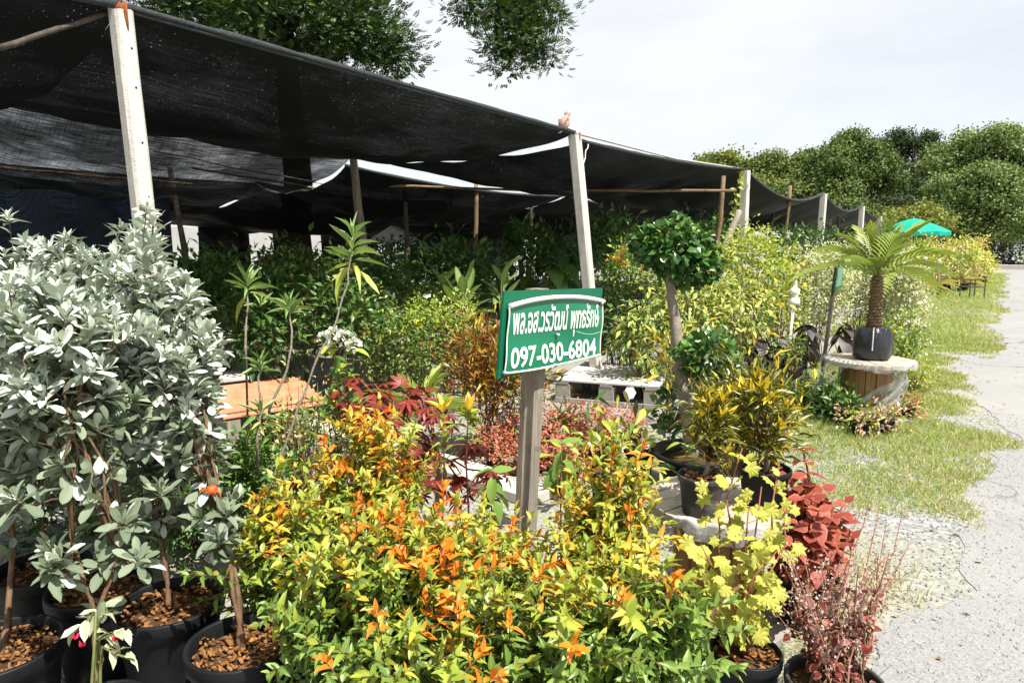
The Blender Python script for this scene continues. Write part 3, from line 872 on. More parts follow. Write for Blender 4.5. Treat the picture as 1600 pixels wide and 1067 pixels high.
# white gable-roofed tent far behind
tr = thing('white_tent', 'small white tent roof bright beyond the dark poles', 'tent', W(9.5, 16.0))
tm = MB(); c0 = at(610, 366, 17.5)
tm.add([c0 + Vector((-0.75, 0, -0.25)), c0 + Vector((0.75, 0, -0.25)), c0 + Vector((0.75, 1.4, -0.25)), c0 + Vector((-0.75, 1.4, -0.25)), c0 + Vector((0, 0.1, 0.22)), c0 + Vector((0, 1.3, 0.22))],
       [(0, 1, 4), (1, 2, 5, 4), (2, 3, 5), (3, 0, 4, 5)])
tm.build('roof', M['white_paint'], tr)
for dx, dy in ((-0.7, 0.05), (0.7, 0.05), (0.7, 1.35), (-0.7, 1.35)):
    q = c0 + Vector((dx, dy, -0.25)); lg = MB(); lg.tube([Vector((q.x, q.y, 0)), q], 0.02, 6); lg.build('leg', M['steel'], tr)
# ------------------------------------------------------------------ sign
SG_P = at(845, 585, 3.0)
SG_N = -N                                                  # faces the road
def sgp(px, py, off=0.0):
    return on_plane(px, py, SG_P, SG_N) + SG_N * off
sign = thing('sign_board', 'green phone number sign with white Thai lettering nailed to a grey wooden post', 'sign', (SG_P.x, SG_P.y, 0))
def slab(b, quad, th):
    q = [Vector(x) for x in quad]; back = [x - SG_N * th for x in q]
    b.add(q + back, [(0, 1, 2, 3), (7, 6, 5, 4), (0, 4, 5, 1), (1, 5, 6, 2), (2, 6, 7, 3), (3, 7, 4, 0)])
b = MB(); slab(b, [sgp(778, 592), sgp(932, 556), sgp(942, 450), sgp(788, 455)], 0.012)
b.build('board', M['green_board'], sign)
# vinyl banner, slightly wavy
TLq, TRq, BLq, BRq = sgp(791, 478), sgp(940, 471), sgp(783.5, 583), sgp(933, 553)
def bulge(u, v):
    return 0.004 * math.sin(u * 7 + v * 3) + 0.003 * math.sin(v * 9 + u * 2) + 0.006
def ban(u, v, off=0.006):
    p = BLq.lerp(BRq, u).lerp(TLq.lerp(TRq, u), v)
    up = (TLq - BLq).normalized()
    bow = 4 * u * (1 - u)
    p = p + up * (bow * (0.030 * v * v - 0.010 * (1 - v)))
    return p + SG_N * (off + bulge(u, v))
b = MB(); b.grid(lambda u, v: ban(u, v), 40, 14); b.build('banner', M['banner'], sign, True)
b = MB(); b.tube([ban(i / 24, 1.0, 0.012) for i in range(25)], 0.0105, 10); b.build('top_tube', M['pvc'], sign, True)
b = MB(); b.tube([ban(i / 24, 0.0, 0.008) for i in range(25)], 0.0045, 8); b.build('bottom_tube', M['pvc'], sign, True)
for u in (0.004, 0.996):
    b = MB(); b.tube([ban(u, i / 12, 0.006) for i in range(13)], 0.0032, 6); b.build('side_edge', M['pvc'], sign, True)
b = MB(); b.tube([ban(0.70 + 0.29 * i / 10, 0.47 - 0.08 * math.sin(i / 10 * 2.4) + 0.02, 0.004) for i in range(11)], 0.0026, 6)
b.build('vinyl_crease', M['letter'], sign, True)
for (px, py) in ((867, 523), (862, 570), (860, 466), (795, 479), (936, 474), (784, 582)):
    b = MB(); b.lathe(sgp(px, py, 0.02), [(0.0085, -0.012), (0.008, 0.002), (0.0, 0.006)], 10, ax=D, ay=UP, az=SG_N)
    b.build('nail', M['steel'], sign, True)
# post under the board
pb = on_z(836, 905); pt = sgp(868, 446, -0.06)
pb = Vector((SG_P.x - 0.045, SG_P.y + 0.02, 0))
b = MB()
for off, w in ((0.0, 0.075),):
    K = 10; vs = []
    prof = [(-1, -1), (0.1, -1.05), (1, -1), (1, 1), (0.2, 1.0), (-1, 1), (-1.04, 0.25), (-0.86, 0.05)]
    p0 = pb + Vector((0.018, 0.01, 0)); p1 = Vector((pt.x, pt.y, pt.z)) + UP * 0.02
    p1 = Vector((SG_P.x + 0.055, SG_P.y + 0.04, 0)) - SG_N * 0.085 + UP * (pt.z - 0.014)
    p0 = p0 - SG_N * 0.062
    for j in range(K):
        f = j / (K - 1)
        for a, n_ in prof:
            vs.append(p0.lerp(p1, f) + D * (a * w / 2 + random.uniform(-.002, .002)) + N * (n_ * w / 2 + random.uniform(-.002, .002)))
    b.add(vs, [(j * 8 + k, j * 8 + (k + 1) % 8, (j + 1) * 8 + (k + 1) % 8, (j + 1) * 8 + k) for j in range(K - 1) for k in range(8)] + [tuple((K - 1) * 8 + k for k in range(8))])
b.build('post', M['wood_grey'], sign)
# lettering
def lettering(body, q, base_h, bold, label, track=1.0, squeeze=True, ref='o'):
    """text laid on the banner; q = bottom-left, bottom-right, top-left, top-right of the letter bodies"""
    c = bpy.data.curves.new('lettering', 'FONT'); c.body = body; c.offset = bold; c.resolution_u = 3; c.extrude = 0.0
    c.space_character = track
    o = bpy.data.objects.new('lettering', c); COL.objects.link(o)
    dg = bpy.context.evaluated_depsgraph_get()
    me = bpy.data.meshes.new_from_object(o.evaluated_get(dg))
    bpy.data.objects.remove(o)
    co = np.zeros(len(me.vertices) * 3); me.vertices.foreach_get('co', co); co = co.reshape(-1, 3)
    x0, x1 = co[:, 0].min(), co[:, 0].max()
    bl, br, tl, tr = q
    out = []
    for x, y, z in co:
        u = (x - x0) / (x1 - x0); v = y / base_h
        p = bl.lerp(br, u); t = tl.lerp(tr, u)
        w_ = p + (t - p) * v
        bu = (w_ - BLq).dot((BRq - BLq).normalized()) / (BRq - BLq).length
        bv = (w_ - BLq.lerp(BRq, bu)).length / (TLq - BLq).length
        out.append(w_ + SG_N * (0.0085 + bulge(bu, bv)))
    off = np.array(sign.location)
    me.vertices.foreach_set('co', (np.array(out) - off).ravel())
    me.materials.clear(); me.materials.append(M['letter']); me.update()
    ob = bpy.data.objects.new('lettering', me); COL.objects.link(ob); ob.parent = sign
    ob['label'] = label
    return ob
THAI = "\u0e1e\u0e25.\u0e2d\u0e2a.\u0e27\u0e23\u0e27\u0e31\u0e12\u0e19\u0e4c \u0e1e\u0e38\u0e17\u0e18\u0e23\u0e31\u0e01\u0e29\u0e4c"
lettering(THAI, [sgp(796, 521.5), sgp(930, 508.5), sgp(797, 490), sgp(931, 484)], 0.56, 0.022, 'white Thai lettering in one line')
lettering("097-030-6804", [sgp(791, 575), sgp(926, 553.5), sgp(793, 542.5), sgp(927, 527)], 0.728, 0.022, 'white phone number 097-030-6804')

# ------------------------------------------------------------------ dove on the net edge
def bird():
    c = P1T.lerp(P2T, 0.955) + UP * 0.055
    r = thing('bird', 'small pinkish-brown dove perched on the black net edge', 'bird', c)
    m = MB()
    ax = (-D * 0.9 + UP * 0.45).normalized()               # breast-to-tail axis
    prof = [(0.0, -0.10), (0.012, -0.095), (0.045, -0.06), (0.055, -0.02), (0.048, 0.02), (0.028, 0.055), (0.022, 0.068), (0.030, 0.085), (0.032, 0.10), (0.022, 0.118), (0.007, 0.124), (0.0, 0.126)]
    axis_up = (UP * 0.85 + D * 0.45).normalized()
    x = N; y = axis_up.cross(x)
    m.lathe(c + UP * 0.055, prof, 12, ax=x, ay=y, az=axis_up)
    m.build('body', simple('dove_plumage', (0.33, 0.20, 0.15), (0.46, 0.31, 0.25), 0.8, 30, c3=(0.5, 0.42, 0.37), dscale=8), r, True)
    hd = c + UP * 0.055 + axis_up * 0.10
    m = MB(); m.lathe(hd + D * 0.028, [(0.008, 0), (0.005, 0.012), (0.0, 0.022)], 6, ax=N, ay=UP, az=(D - UP * 0.25).normalized()); m.build('beak', M['wood_dark'], r, True)
    for s_ in (-1, 1):
        m = MB(); m.lathe(hd + D * 0.02 + N * (0.024 * s_) + UP * 0.006, [(0.0, -0.004), (0.004, 0), (0.0, 0.004)], 6); m.build('eye', M['hole'], r, True)
        m = MB(); m.grid(lambda u, v: c + UP * (0.055 + 0.03 - 0.10 * v) + N * (s_ * (0.050 - 0.02 * v * v)) - D * (0.02 + 0.05 * v) + D * ((u - 0.5) * 0.055 * (1 - v * 0.7)), 4, 6)
        m.build('wing', simple('dove_wing', (0.20, 0.13, 0.10), (0.32, 0.22, 0.18), 0.8, 40), r, True)
        m = MB(); m.tube([c + N * 0.012 * s_ + UP * 0.01, c + N * 0.012 * s_ - UP * 0.05], 0.003, 5); m.build('leg', M['rust'], r)
    m = MB(); m.grid(lambda u, v: c - D * (0.045 + 0.085 * v) - UP * (0.03 + 0.045 * v) + N * ((u - 0.5) * (0.03 + 0.03 * v)), 4, 4); m.build('tail', simple('dove_tail', (0.2, 0.14, 0.11), (0.28, 0.2, 0.16), 0.8), r, True)
bird()

# ------------------------------------------------------------------ cable spool tables
def spool(c, rad, h, drum, label, rot=0.0, n_pl=7):
    r = thing('spool_table', label, 'table', c, 'wooden cable spools used as plant tables')
    c = Vector(c)
    ax = (D * math.cos(rot) + N * math.sin(rot)); ay = UP.cross(ax)
    th = 0.042
    for z0 in (h - th, 0.0):
        w = 2 * rad / n_pl
        for i in range(n_pl):
            y0 = -rad + i * w + 0.003; y1 = -rad + (i + 1) * w - 0.003
            up_, lo_ = [], []
            ys = [y0 + (y1 - y0) * k / 4 for k in range(5)]
            pts = [(math.sqrt(max(0, rad * rad - y * y)), y) for y in ys] + [(-math.sqrt(max(0, rad * rad - y * y)), y) for y in reversed(ys)]
            dz = random.uniform(-0.003, 0.003)
            k = len(pts)
            vs = [c + ax * x + ay * y + UP * (z0 + dz) for x, y in pts] + [c + ax * x + ay * y + UP * (z0 + th + dz) for x, y in pts]
            m = MB(); m.add(vs, [tuple(range(k - 1, -1, -1)), tuple(range(k, 2 * k))] + [(q, (q + 1) % k, k + (q + 1) % k, k + q) for q in range(k)])
            bevel(m.build('top_plank' if z0 > 0 else 'bottom_plank', M['spooltop'] if z0 > 0 else M['wood_block'], r), 0.003)
    ns = 14
    for i in range(ns):
        a = 2 * math.pi * (i + 0.5) / ns
        d = ax * math.cos(a) + ay * math.sin(a); tq = UP.cross(d)
        m = MB(); m.box(c + d * (drum + random.uniform(-0.006, 0.006)) + UP * (h / 2), 0.022, 2 * drum * math.tan(math.pi / ns) * 0.94, h - 2 * th - 0.004, d, tq, UP)
        bevel(m.build('stave', M['stave'], r), 0.004)
    return r
SP2 = at(1358, 566, 6.25); SP2 = Vector((SP2.x, SP2.y, 0))
SPH = 0.53
spool(SP2, 0.375, SPH, 0.185, 'wooden cable spool table carrying the bagged palm, wrapped with clear plastic', 0.5)
SP1 = Vector((0.86, 2.70, 0))
spool(SP1, 0.30, 0.52, 0.17, 'weathered spool table behind the yellow ivy-leaved plant, two small pots on it', -0.3)

# clear plastic film
def film_mat(name='plastic_film', lo=0.12, hi=0.55):
    m, nt, out = new_mat(name)
    tc = nd(nt, "TexCoord").outputs['Object']
    t = nd(nt, "BsdfTransparent"); b = nd(nt, "BsdfPrincipled", Roughness=0.22)
    b.inputs['Base Color'].default_value = (0.72, 0.74, 0.75, 1); b.inputs['Specular IOR Level'].default_value = 0.7
    bp = nd(nt, "Bump", Strength=0.8, Distance=0.02)
    nt.links.new(noise(nt, 11, 5, 0.65, tc), bp.inputs['Height']); nt.links.new(bp.outputs[0], b.inputs['Normal'])
    tr = nd(nt, "BsdfTranslucent"); tr.inputs['Color'].default_value = (0.7, 0.72, 0.73, 1)
    m1 = nd(nt, "MixShader", Fac=0.35); nt.links.new(b.outputs[0], m1.inputs[1]); nt.links.new(tr.outputs[0], m1.inputs[2])
    mx = nd(nt, "MixShader")
    nt.links.new(rng_(nt, noise(nt, 7, 5, 0.7, tc), 0.35, 0.7, lo, hi), mx.inputs[0])
    nt.links.new(t.outputs[0], mx.inputs[1]); nt.links.new(m1.outputs[0], mx.inputs[2])
    nt.links.new(mx.outputs[0], out.inputs['Surface'])
    return m
FILM = film_mat(); FILM2 = film_mat('cloudy_plastic_film', 0.3, 0.85)
toc = Vector((-SP2.x, -SP2.y, 0)).normalized(); tside = UP.cross(toc)
r = thing('plastic_sheet', 'torn clear plastic sheet wrapped round the palm table, hanging below its rim', 'plastic sheet', SP2 + UP * SPH)
def skirt(u, v):
    a = -1.9 + 3.8 * u
    d = toc * math.cos(a) + tside * math.sin(a)
    rr = 0.375 + 0.010 + 0.012 * math.sin(a * 13 + v * 4) * v + (0.03 if v > 0.9 else 0) * 0
    if v < 0.3: rr -= 0.06 * (0.3 - v) / 0.3 * 1.5
    return SP2 + d * rr + UP * (SPH + 0.006 - max(0, v - 0.3) * (0.085 + 0.02 * math.sin(a * 5)) + 0.004 * math.sin(a * 29))
m = MB(); m.grid(skirt, 90, 8); m.build('wrap', FILM, r, True)
def swag(u, v):                                             # loop hanging between the drum sides
    x = -0.10 + 0.36 * u
    top = SPH - 0.10 - 0.25 * (1 - u) * 1.0
    z = top - v * (0.22 + 0.16 * math.sin(u * 3.14)) 
    dep = 0.22 + 0.05 * math.sin(u * 9 + v * 5) + 0.04 * math.sin(v * 11 + u * 3)
    return SP2 + tside * (x + 0.03 * math.sin(v * 7)) + toc * dep + UP * max(0.09, z)
m = MB(); m.grid(swag, 26, 18); m.build('torn_flap', FILM2, r, True)
def flap(u, v):
    x = 0.17 + 0.12 * u + 0.05 * v * (1 - v) * 4 - 0.16 * v * v
    return SP2 + tside * x + toc * (0.23 + 0.03 * math.sin(u * 8 + v * 9)) + UP * max(0.10, SPH - 0.06 - 0.36 * v)
m = MB(); m.grid(flap, 14, 20); m.build('torn_flap', FILM2, r, True)
def flapl(u, v):
    return SP2 - tside * (0.20 + 0.20 * u + 0.07 * v) + toc * (0.18 + 0.03 * math.sin(u * 9 + v * 6)) + UP * max(0.11, SPH - 0.07 - 0.36 * v * (0.6 + 0.4 * u))
m = MB(); m.grid(flapl, 14, 16); m.build('torn_flap', FILM, r, True)
# grey film over the front spool edge
toc1 = Vector((-SP1.x, -SP1.y, 0)).normalized(); ts1 = UP.cross(toc1)
r = thing('plastic_scrap', 'crumpled white plastic scrap over the rim of the spool table with two pots', 'plastic scrap', SP1 + UP * 0.52)
m = MB()
m.grid(lambda u, v: SP1 + (toc1 * math.cos(-0.55 + 1.1 * u) + ts1 * math.sin(-0.55 + 1.1 * u)) * (0.285 + 0.03 * min(v * 3, 1) + 0.012 * math.sin(u * 24 + v * 3)) + UP * (0.528 - 0.10 * max(0, v - 0.35) * (0.6 + 0.6 * math.sin(u * 3.1)) + 0.006 * math.sin(u * 17)), 40, 9)
m.build('film', FILM2, r, True)

# ------------------------------------------------------------------ pallet
def pallet():
    fl, fr, br_ = on_z(868, 628), on_z(1012, 640), on_z(1035, 585)
    A = Vector((fl.x, fl.y, 0)); X = (Vector((fr.x, fr.y, 0)) - A); Lx = X.length; X.normalize(); Yd = UP.cross(X)
    Ly = 1.15; Z0 = 0.10
    r = thing('pallet', 'pale dusty wooden pallet lying flat behind the sign post', 'pallet', A)
    Lx += 0.10
    nb = 8
    for i in range(nb):
        y = Ly * (i + 0.5) / nb
        m = MB(); m.box(A + X * (Lx / 2) + Yd * y + UP * (0.225 + random.uniform(-.002, .002)), Lx, Ly / nb - 0.005, 0.02, X, Yd); bevel(m.build('board', M['wood_pale'], r), 0.003)
    for j in range(3):
        x = 0.07 + (Lx - 0.14) * j / 2
        m = MB(); m.box(A + X * x + Yd * (Ly / 2) + UP * 0.200, 0.12, Ly, 0.022, X, Yd); m.build('bearer', M['wood_block'], r)
        m = MB(); m.box(A + X * x + Yd * (Ly / 2) + UP * 0.012, 0.12, Ly, 0.02, X, Yd); m.build('bottom_board', M['wood_block'], r)
        for y in (0.07, Ly / 2, Ly - 0.07):
            m = MB(); m.box(A + X * x + Yd * y + UP * 0.105, 0.15, 0.13, 0.164, X, Yd); bevel(m.build('block', M['wood_block'], r), 0.004)
    m = MB(); m.box(A + X * (Lx / 2) - Yd * 0.012 + UP * 0.03, Lx, 0.022, 0.05, X, Yd); bevel(m.build('front_slat', M['wood_block'], r), 0.003)
    for i in range(nb):
        for j in range(4):
            x = 0.07 + (Lx - 0.14) * j / 3 + random.uniform(-0.03, 0.03)
            m = MB(); m.lathe(A + X * x + Yd * (Ly * (i + 0.5) / nb + random.uniform(-.03, .03)) + UP * 0.2372, [(0.009, 0), (0.008, 0.001), (0, 0.0012)], 6); m.build('nail', M['hole'], r)
pallet()

# ------------------------------------------------------------------ slabs, roofing sheets, log, crate
def plank_slab(a, b, w, h, label, z=0.0):
    a = Vector(a); b = Vector(b)
    m = MB(); m.beam(a + UP * (z + h / 2), b + UP * (z + h / 2), w, h)
    return tag(bevel(m.build('concrete_plank', M['slab'], None), 0.008), label, 'plank', 'pale concrete planks laid on the gravel')
q0, q1 = on_z(452, 660), on_z(850, 785)
dv = (q1 - q0)
plank_slab(q0 + dv * 0.0, q0 + dv * 0.47, 0.26, 0.07, 'pale concrete plank on gravel near the orange roof sheets')
plank_slab(q0 + dv * 0.478, q0 + dv * 1.0, 0.27, 0.072, 'pale concrete plank on gravel ending at the sign post')

def roofing():
    a, b_, c = on_z(335, 648, 0.40), on_z(500, 624, 0.40), on_z(470, 590, 0.50)
    X = (b_ - a); X.z = 0; Lx = X.length; X.normalize(); Yd = UP.cross(X); Ly = 0.8
    def sheet(o, lx, ly, label, tilt, mat='roof_orange'):
        nw = int(ly / 0.072)
        m = MB()
        nv = nw * 8 + 1
        top = lambda u, v, dz=0: o + X * (u * lx) + Yd * (v * ly) + UP * (tilt * v + 0.016 * math.sin(v * nw * 2 * math.pi) + dz)
        # corrugations run across, towards the back
        m.grid(lambda u, v: top(u, v), 6, nv); m.grid(lambda u, v: top(1 - u, v, -0.006), 6, nv)
        tag(m.build('roof_sheet', M[mat], None, True), label, 'roof sheet', 'corrugated sheets stacked on the ground')
    sheet(a + UP * 0.00, Lx, Ly * 0.62, 'orange corrugated roof sheet on top of the stack', 0.10)
    sheet(a - UP * 0.03 + X * 0.05 - Yd * 0.03, Lx, Ly * 0.62, 'orange corrugated sheet lower in the stack, edge showing', 0.10)
    m = MB(); o = a + Yd * (Ly * 0.64) + UP * 0.13 - X * 0.02
    m.box(o + X * (Lx * 0.28) + Yd * 0.18, Lx * 0.56, 0.36, 0.03, X, Yd, UP)
    tag(bevel(m.build('plywood_sheet', M['wood_pale'], None), 0.004), 'white board lying behind the orange roof sheets', 'board')
    for k, (x, lab) in enumerate(((0.12, 'short timber bearer under the roof sheets, by the silver shrub'), (Lx - 0.15, 'short timber bearer under the roof sheets, at the open end'))):
        m = MB(); m.beam(a + X * x - UP * 0.225 - Yd * 0.02, a + X * x - UP * 0.225 + Yd * 0.6, 0.09, 0.345)
        tag(m.build('timber_bearer', M['wood_grey'], None), lab, 'timber', 'bearers under the roof sheets')
    p = on_z(502, 632, 0.05)
    m = MB(); m.tube([p - X * 0.12, p + X * 0.02, p + X * 0.2], [0.04, 0.042, 0.04], 10)
    tag(m.build('log', M['wood_grey'], None), 'short grey log end beside the orange roof sheets', 'log')
roofing()

def crate():
    a = on_z(1205, 690); X = Vector((0.5, 0.86, 0)).normalized(); Yd = UP.cross(X)
    o = Vector((a.x - 0.02, a.y + 0.02, 0)); L, Wd, H = 0.60, 0.34, 0.20
    r = thing('plastic_crate', 'grey slatted plastic crate on gravel behind the yellow crotons', 'crate', o)
    for sgn, ln, axv, oth in ((0, L, X, Yd), (1, L, X, Yd)):
        for z in (0.03, 0.085, 0.14, 0.185):
            m = MB(); m.box(o + X * (L / 2) + Yd * (sgn * Wd) + UP * z, L, 0.012, 0.03, X, Yd); m.build('slat', M['crate'], r)
    for sgn in (0, 1):
        for z in (0.03, 0.085, 0.14, 0.185):
            m = MB(); m.box(o + X * (sgn * L) + Yd * (Wd / 2) + UP * z, 0.012, Wd - 0.014, 0.03, X, Yd); m.build('slat', M['crate'], r)
    for i in range(9):
        m = MB(); m.box(o + X * (L * (i + 0.5) / 9) + Yd * (Wd / 2) + UP * 0.195, 0.02, Wd - 0.014, 0.01, X, Yd); m.build('slat', M['crate'], r)
    for x in (0, L):
        for y in (0, Wd):
            m = MB(); m.box(o + X * x + Yd * y + UP * 0.1, 0.022, 0.022, 0.204, X, Yd); m.build('corner_post', M['crate'], r)
crate()

# ------------------------------------------------------------------ small signs, stakes
r = thing('plant_tag', 'little white six-sided plant tag on a stick above red ground plants', 'plant tag', on_z(974, 655, 0))
c = at(984, 614, 5.3); st = MB(); st.tube([Vector((c.x - 0.06, c.y, 0.08)), c - UP * 0.03], 0.004, 5); st.build('stick', M['white_paint'], r)
m = MB(); m.lathe(c, [(0.052, -0.003), (0.052, 0.003)], 6, ax=Vector((1, 0.2, 0)).normalized(), ay=UP, az=Vector((0.2, -1, 0)).normalized()); m.build('plate', M['white_paint'], r)

c = at(1241, 470, 7.1)
r = thing('sprinkler', 'white plastic sprinkler head on a thin white pole among dark leaves', 'sprinkler', (c.x, c.y, 0))
z1 = 0
m = MB(); m.tube([Vector((c.x - 0.06, c.y, 0)), Vector((c.x, c.y, c.z))], 0.016, 8); m.build('pole', M['pvc'], r, True)
m = MB(); m.lathe(Vector((c.x, c.y, c.z - 0.03)), [(0.012, -0.02), (0.055, -0.01), (0.06, 0.02), (0.045, 0.06), (0.03, 0.075), (0.05, 0.10), (0.052, 0.15), (0.025, 0.165), (0.016, 0.20), (0.022, 0.215), (0.012, 0.26), (0.02, 0.275), (0.008, 0.29)], 12)
m.build('head', M['white_paint'], r, True)

t2 = at(1309, 406, 6.9)
b2 = Vector((at(1280, 608, 6.9).x, at(1280, 608, 6.9).y, 0))
r = thing('roadside_sign', 'green sign seen edge-on, on a leaning dark wooden stake by the dark leaves', 'sign', b2)
m = MB(); m.beam(b2, t2, 0.055, 0.03, N); bevel(m.build('stake', M['wood_dark'], r), 0.003)
axs = (t2 - b2).normalized(); fd = Vector((0.55, 0.835, 0)); 
m = MB(); m.box(t2 - axs * 0.15 + fd * 0.06 - UP.cross(fd) * 0.025, 0.42, 0.010, 0.30, fd, UP.cross(fd), axs); m.build('board', M['green_board'], r)
m = MB(); m.box(t2 - axs * 0.15 + fd * 0.06 - UP.cross(fd) * 0.031, 0.36, 0.002, 0.24, fd, UP.cross(fd), axs); m.build('banner', simple('pale_green_vinyl', (0.10, 0.27, 0.20), (0.15, 0.33, 0.26), 0.3), r)

# ------------------------------------------------------------------ far things: parasol, table, poles, scooter, kerb, houses
uc = at(1428, 341, 26.0)
r = thing('parasol', 'wide green garden parasol open beyond the palm fronds', 'parasol', (uc.x, uc.y, 0))
rad = 1.25; zr = at(1428, 362, 26).z
for k in range(8):
    a0, a1 = 2 * math.pi * k / 8 + 0.2, 2 * math.pi * (k + 1) / 8 + 0.2
    def pan(u, v, a0=a0, a1=a1):
        p0 = Vector((math.cos(a0), math.sin(a0), 0)) * rad; p1 = Vector((math.cos(a1), math.sin(a1), 0)) * rad
        e = p0.lerp(p1, u) * v
        return Vector((uc.x, uc.y, 0)) + e + UP * (uc.z - (uc.z - zr) * (v ** 1.3) - (0.03 * 4 * u * (1 - u) * v))
    m = MB(); m.grid(pan, 5, 6); m.build('canopy_panel', M['umbrella'], r, True)
    def val(u, v, a0=a0, a1=a1):
        p = pan(u, 1.0, a0, a1); return p - UP * (0.14 * v + 0.02 * v * math.sin(u * 9))
    m = MB(); m.grid(val, 7, 2); m.build('valance', M['umbrella'], r)
m = MB(); m.tube([Vector((uc.x, uc.y, 0)), Vector((uc.x, uc.y, uc.z + 0.06))], 0.022, 8); m.build('pole', M['steel'], r)

for (px, y0, y1, t, lab, nm) in ((1446, 402, 478, 17.4, 'wooden stake with a white wrapped top at the grass edge', 'stake'), (1468, 405, 462, 20.0, 'thin stake with a pale top, second along the grass', 'stake'), (1482, 420, 452, 23.5, 'short stake before the potted row, beyond the wrapped stakes', 'stake'), (1493, 425, 452, 24.5, 'thin white rod standing in the potted row', 'rod')):
    top = at(px, y0, t); r = thing('marker_stake', lab, nm, (top.x, top.y, 0), 'stakes along the far grass edge')
    b0 = at(px - 4 if px == 1446 else px - 2, y1, t)
    m = MB(); m.tube([Vector((b0.x, b0.y, 0)), top - UP * 0.12], 0.035 if px < 1470 else 0.02, 7); m.build('shaft', M['bamboo'] if nm == 'stake' else M['pvc'], r, True)
    m = MB(); m.tube([top - UP * 0.12, top], 0.05 if px < 1470 else 0.022, 7); m.build('tip', M['pvc'], r, True)
tb = at(1521, 437, 20.5)
r = thing('metal_stand', 'small dark metal frame stand beside the road at the grass tip', 'stand', (tb.x, tb.y, 0))
w2 = 0.22
for sx in (-1, 1):
    for sy in (-1, 1):
        m = MB(); q = Vector((tb.x + sx * w2, tb.y + sy * w2, 0)); m.tube([q, q + UP * tb.z], 0.018, 6); m.build('leg', M['wood_dark'], r)
for z in (tb.z, tb.z * 0.62):
    for a, b_ in (((-1, -1), (1, -1)), ((1, -1), (1, 1)), ((1, 1), (-1, 1)), ((-1, 1), (-1, -1))):
        m = MB(); m.tube([Vector((tb.x + a[0] * w2, tb.y + a[1] * w2, z)), Vector((tb.x + b_[0] * w2, tb.y + b_[1] * w2, z))], 0.015, 5); m.build('rail', M['wood_dark'], r)

kx = D.cross(UP)
ka, kb = W(57, -1.5, 0), W(57, -9.5, 0)
m = MB(); m.beam(ka + UP * 0.14, kb + UP * 0.14, 0.35, 0.28); tag(bevel(m.build('kerb_wall', M['slab'], None), 0.02), 'low pale kerb wall closing the far end of the road', 'kerb')
for i in range(26):
    pass
pd = W(61, -5, 0)
# scooter
def scooter():
    c = on_z(1572, 413); c = at(1570, 405, 50.0); g0 = Vector((c.x, c.y, 0.0))
    r = thing('motor_scooter', 'dark parked motor scooter far off beside the hedge', 'scooter', g0)
    X = Vector((1, 0.15, 0)).normalized(); Yd = UP.cross(X)
    for x in (-0.62, 0.62):
        m = MB(); m.lathe(g0 + X * x + UP * 0.29, [(0.20, -0.05), (0.28, -0.045), (0.29, 0), (0.28, 0.045), (0.20, 0.05)], 16, ax=X, ay=UP, az=Yd); w_ = m.build('wheel', M['plastic_black'], r, True)
        m = MB(); m.lathe(g0 + X * x + UP * 0.29, [(0.19, -0.03), (0.19, 0.03)], 12, ax=X, ay=UP, az=Yd); m.build('rim', M['steel'], w_)
    body = MB()
    body.tube([g0 + X * -0.75 + UP * 0.72, g0 + X * -0.4 + UP * 0.68, g0 + X * -0.05 + UP * 0.5, g0 + X * 0.2 + UP * 0.32, g0 + X * 0.42 + UP * 0.6, g0 + X * 0.5 + UP * 0.95], [0.1, 0.17, 0.15, 0.1, 0.13, 0.09], 10)
    body.build('body', simple('scooter_paint', (0.03, 0.035, 0.05), (0.05, 0.055, 0.07), 0.25), r, True)
    m = MB(); m.tube([g0 + X * -0.72 + UP * 0.86, g0 + X * -0.35 + UP * 0.82, g0 + X * 0.02 + UP * 0.80], [0.08, 0.11, 0.06], 8); m.build('seat', M['hole'], r, True)
    m = MB(); m.tube([g0 + X * 0.62 + UP * 0.3, g0 + X * 0.45 + UP * 1.02], 0.03, 6); m.build('fork', M['steel'], r)
    m = MB(); m.tube([g0 + X * 0.4 + UP * 1.05 - Yd * 0.33, g0 + X * 0.46 + UP * 1.03, g0 + X * 0.4 + UP * 1.05 + Yd * 0.33], 0.018, 6); m.build('handlebar', M['hole'], r)
    m = MB(); m.lathe(g0 + X * 0.53 + UP * 0.92, [(0.0, -0.05), (0.08, 0.0), (0.06, 0.04), (0, 0.05)], 10, ax=Yd, ay=UP, az=X); m.build('headlight', M['white_paint'], r, True)
    for s_ in (-1, 1):
        m = MB(); m.tube([g0 + X * 0.42 + UP * 1.05 + Yd * 0.22 * s_, g0 + X * 0.4 + UP * 1.25 + Yd * 0.28 * s_], 0.008, 5); mm = m.build('mirror_arm', M['hole'], r)
        m = MB(); m.lathe(g0 + X * 0.4 + UP * 1.28 + Yd * 0.28 * s_, [(0.05, -0.01), (0.06, 0.01)], 8, ax=Yd, ay=UP, az=X); m.build('mirror', M['steel'], mm)
scooter()

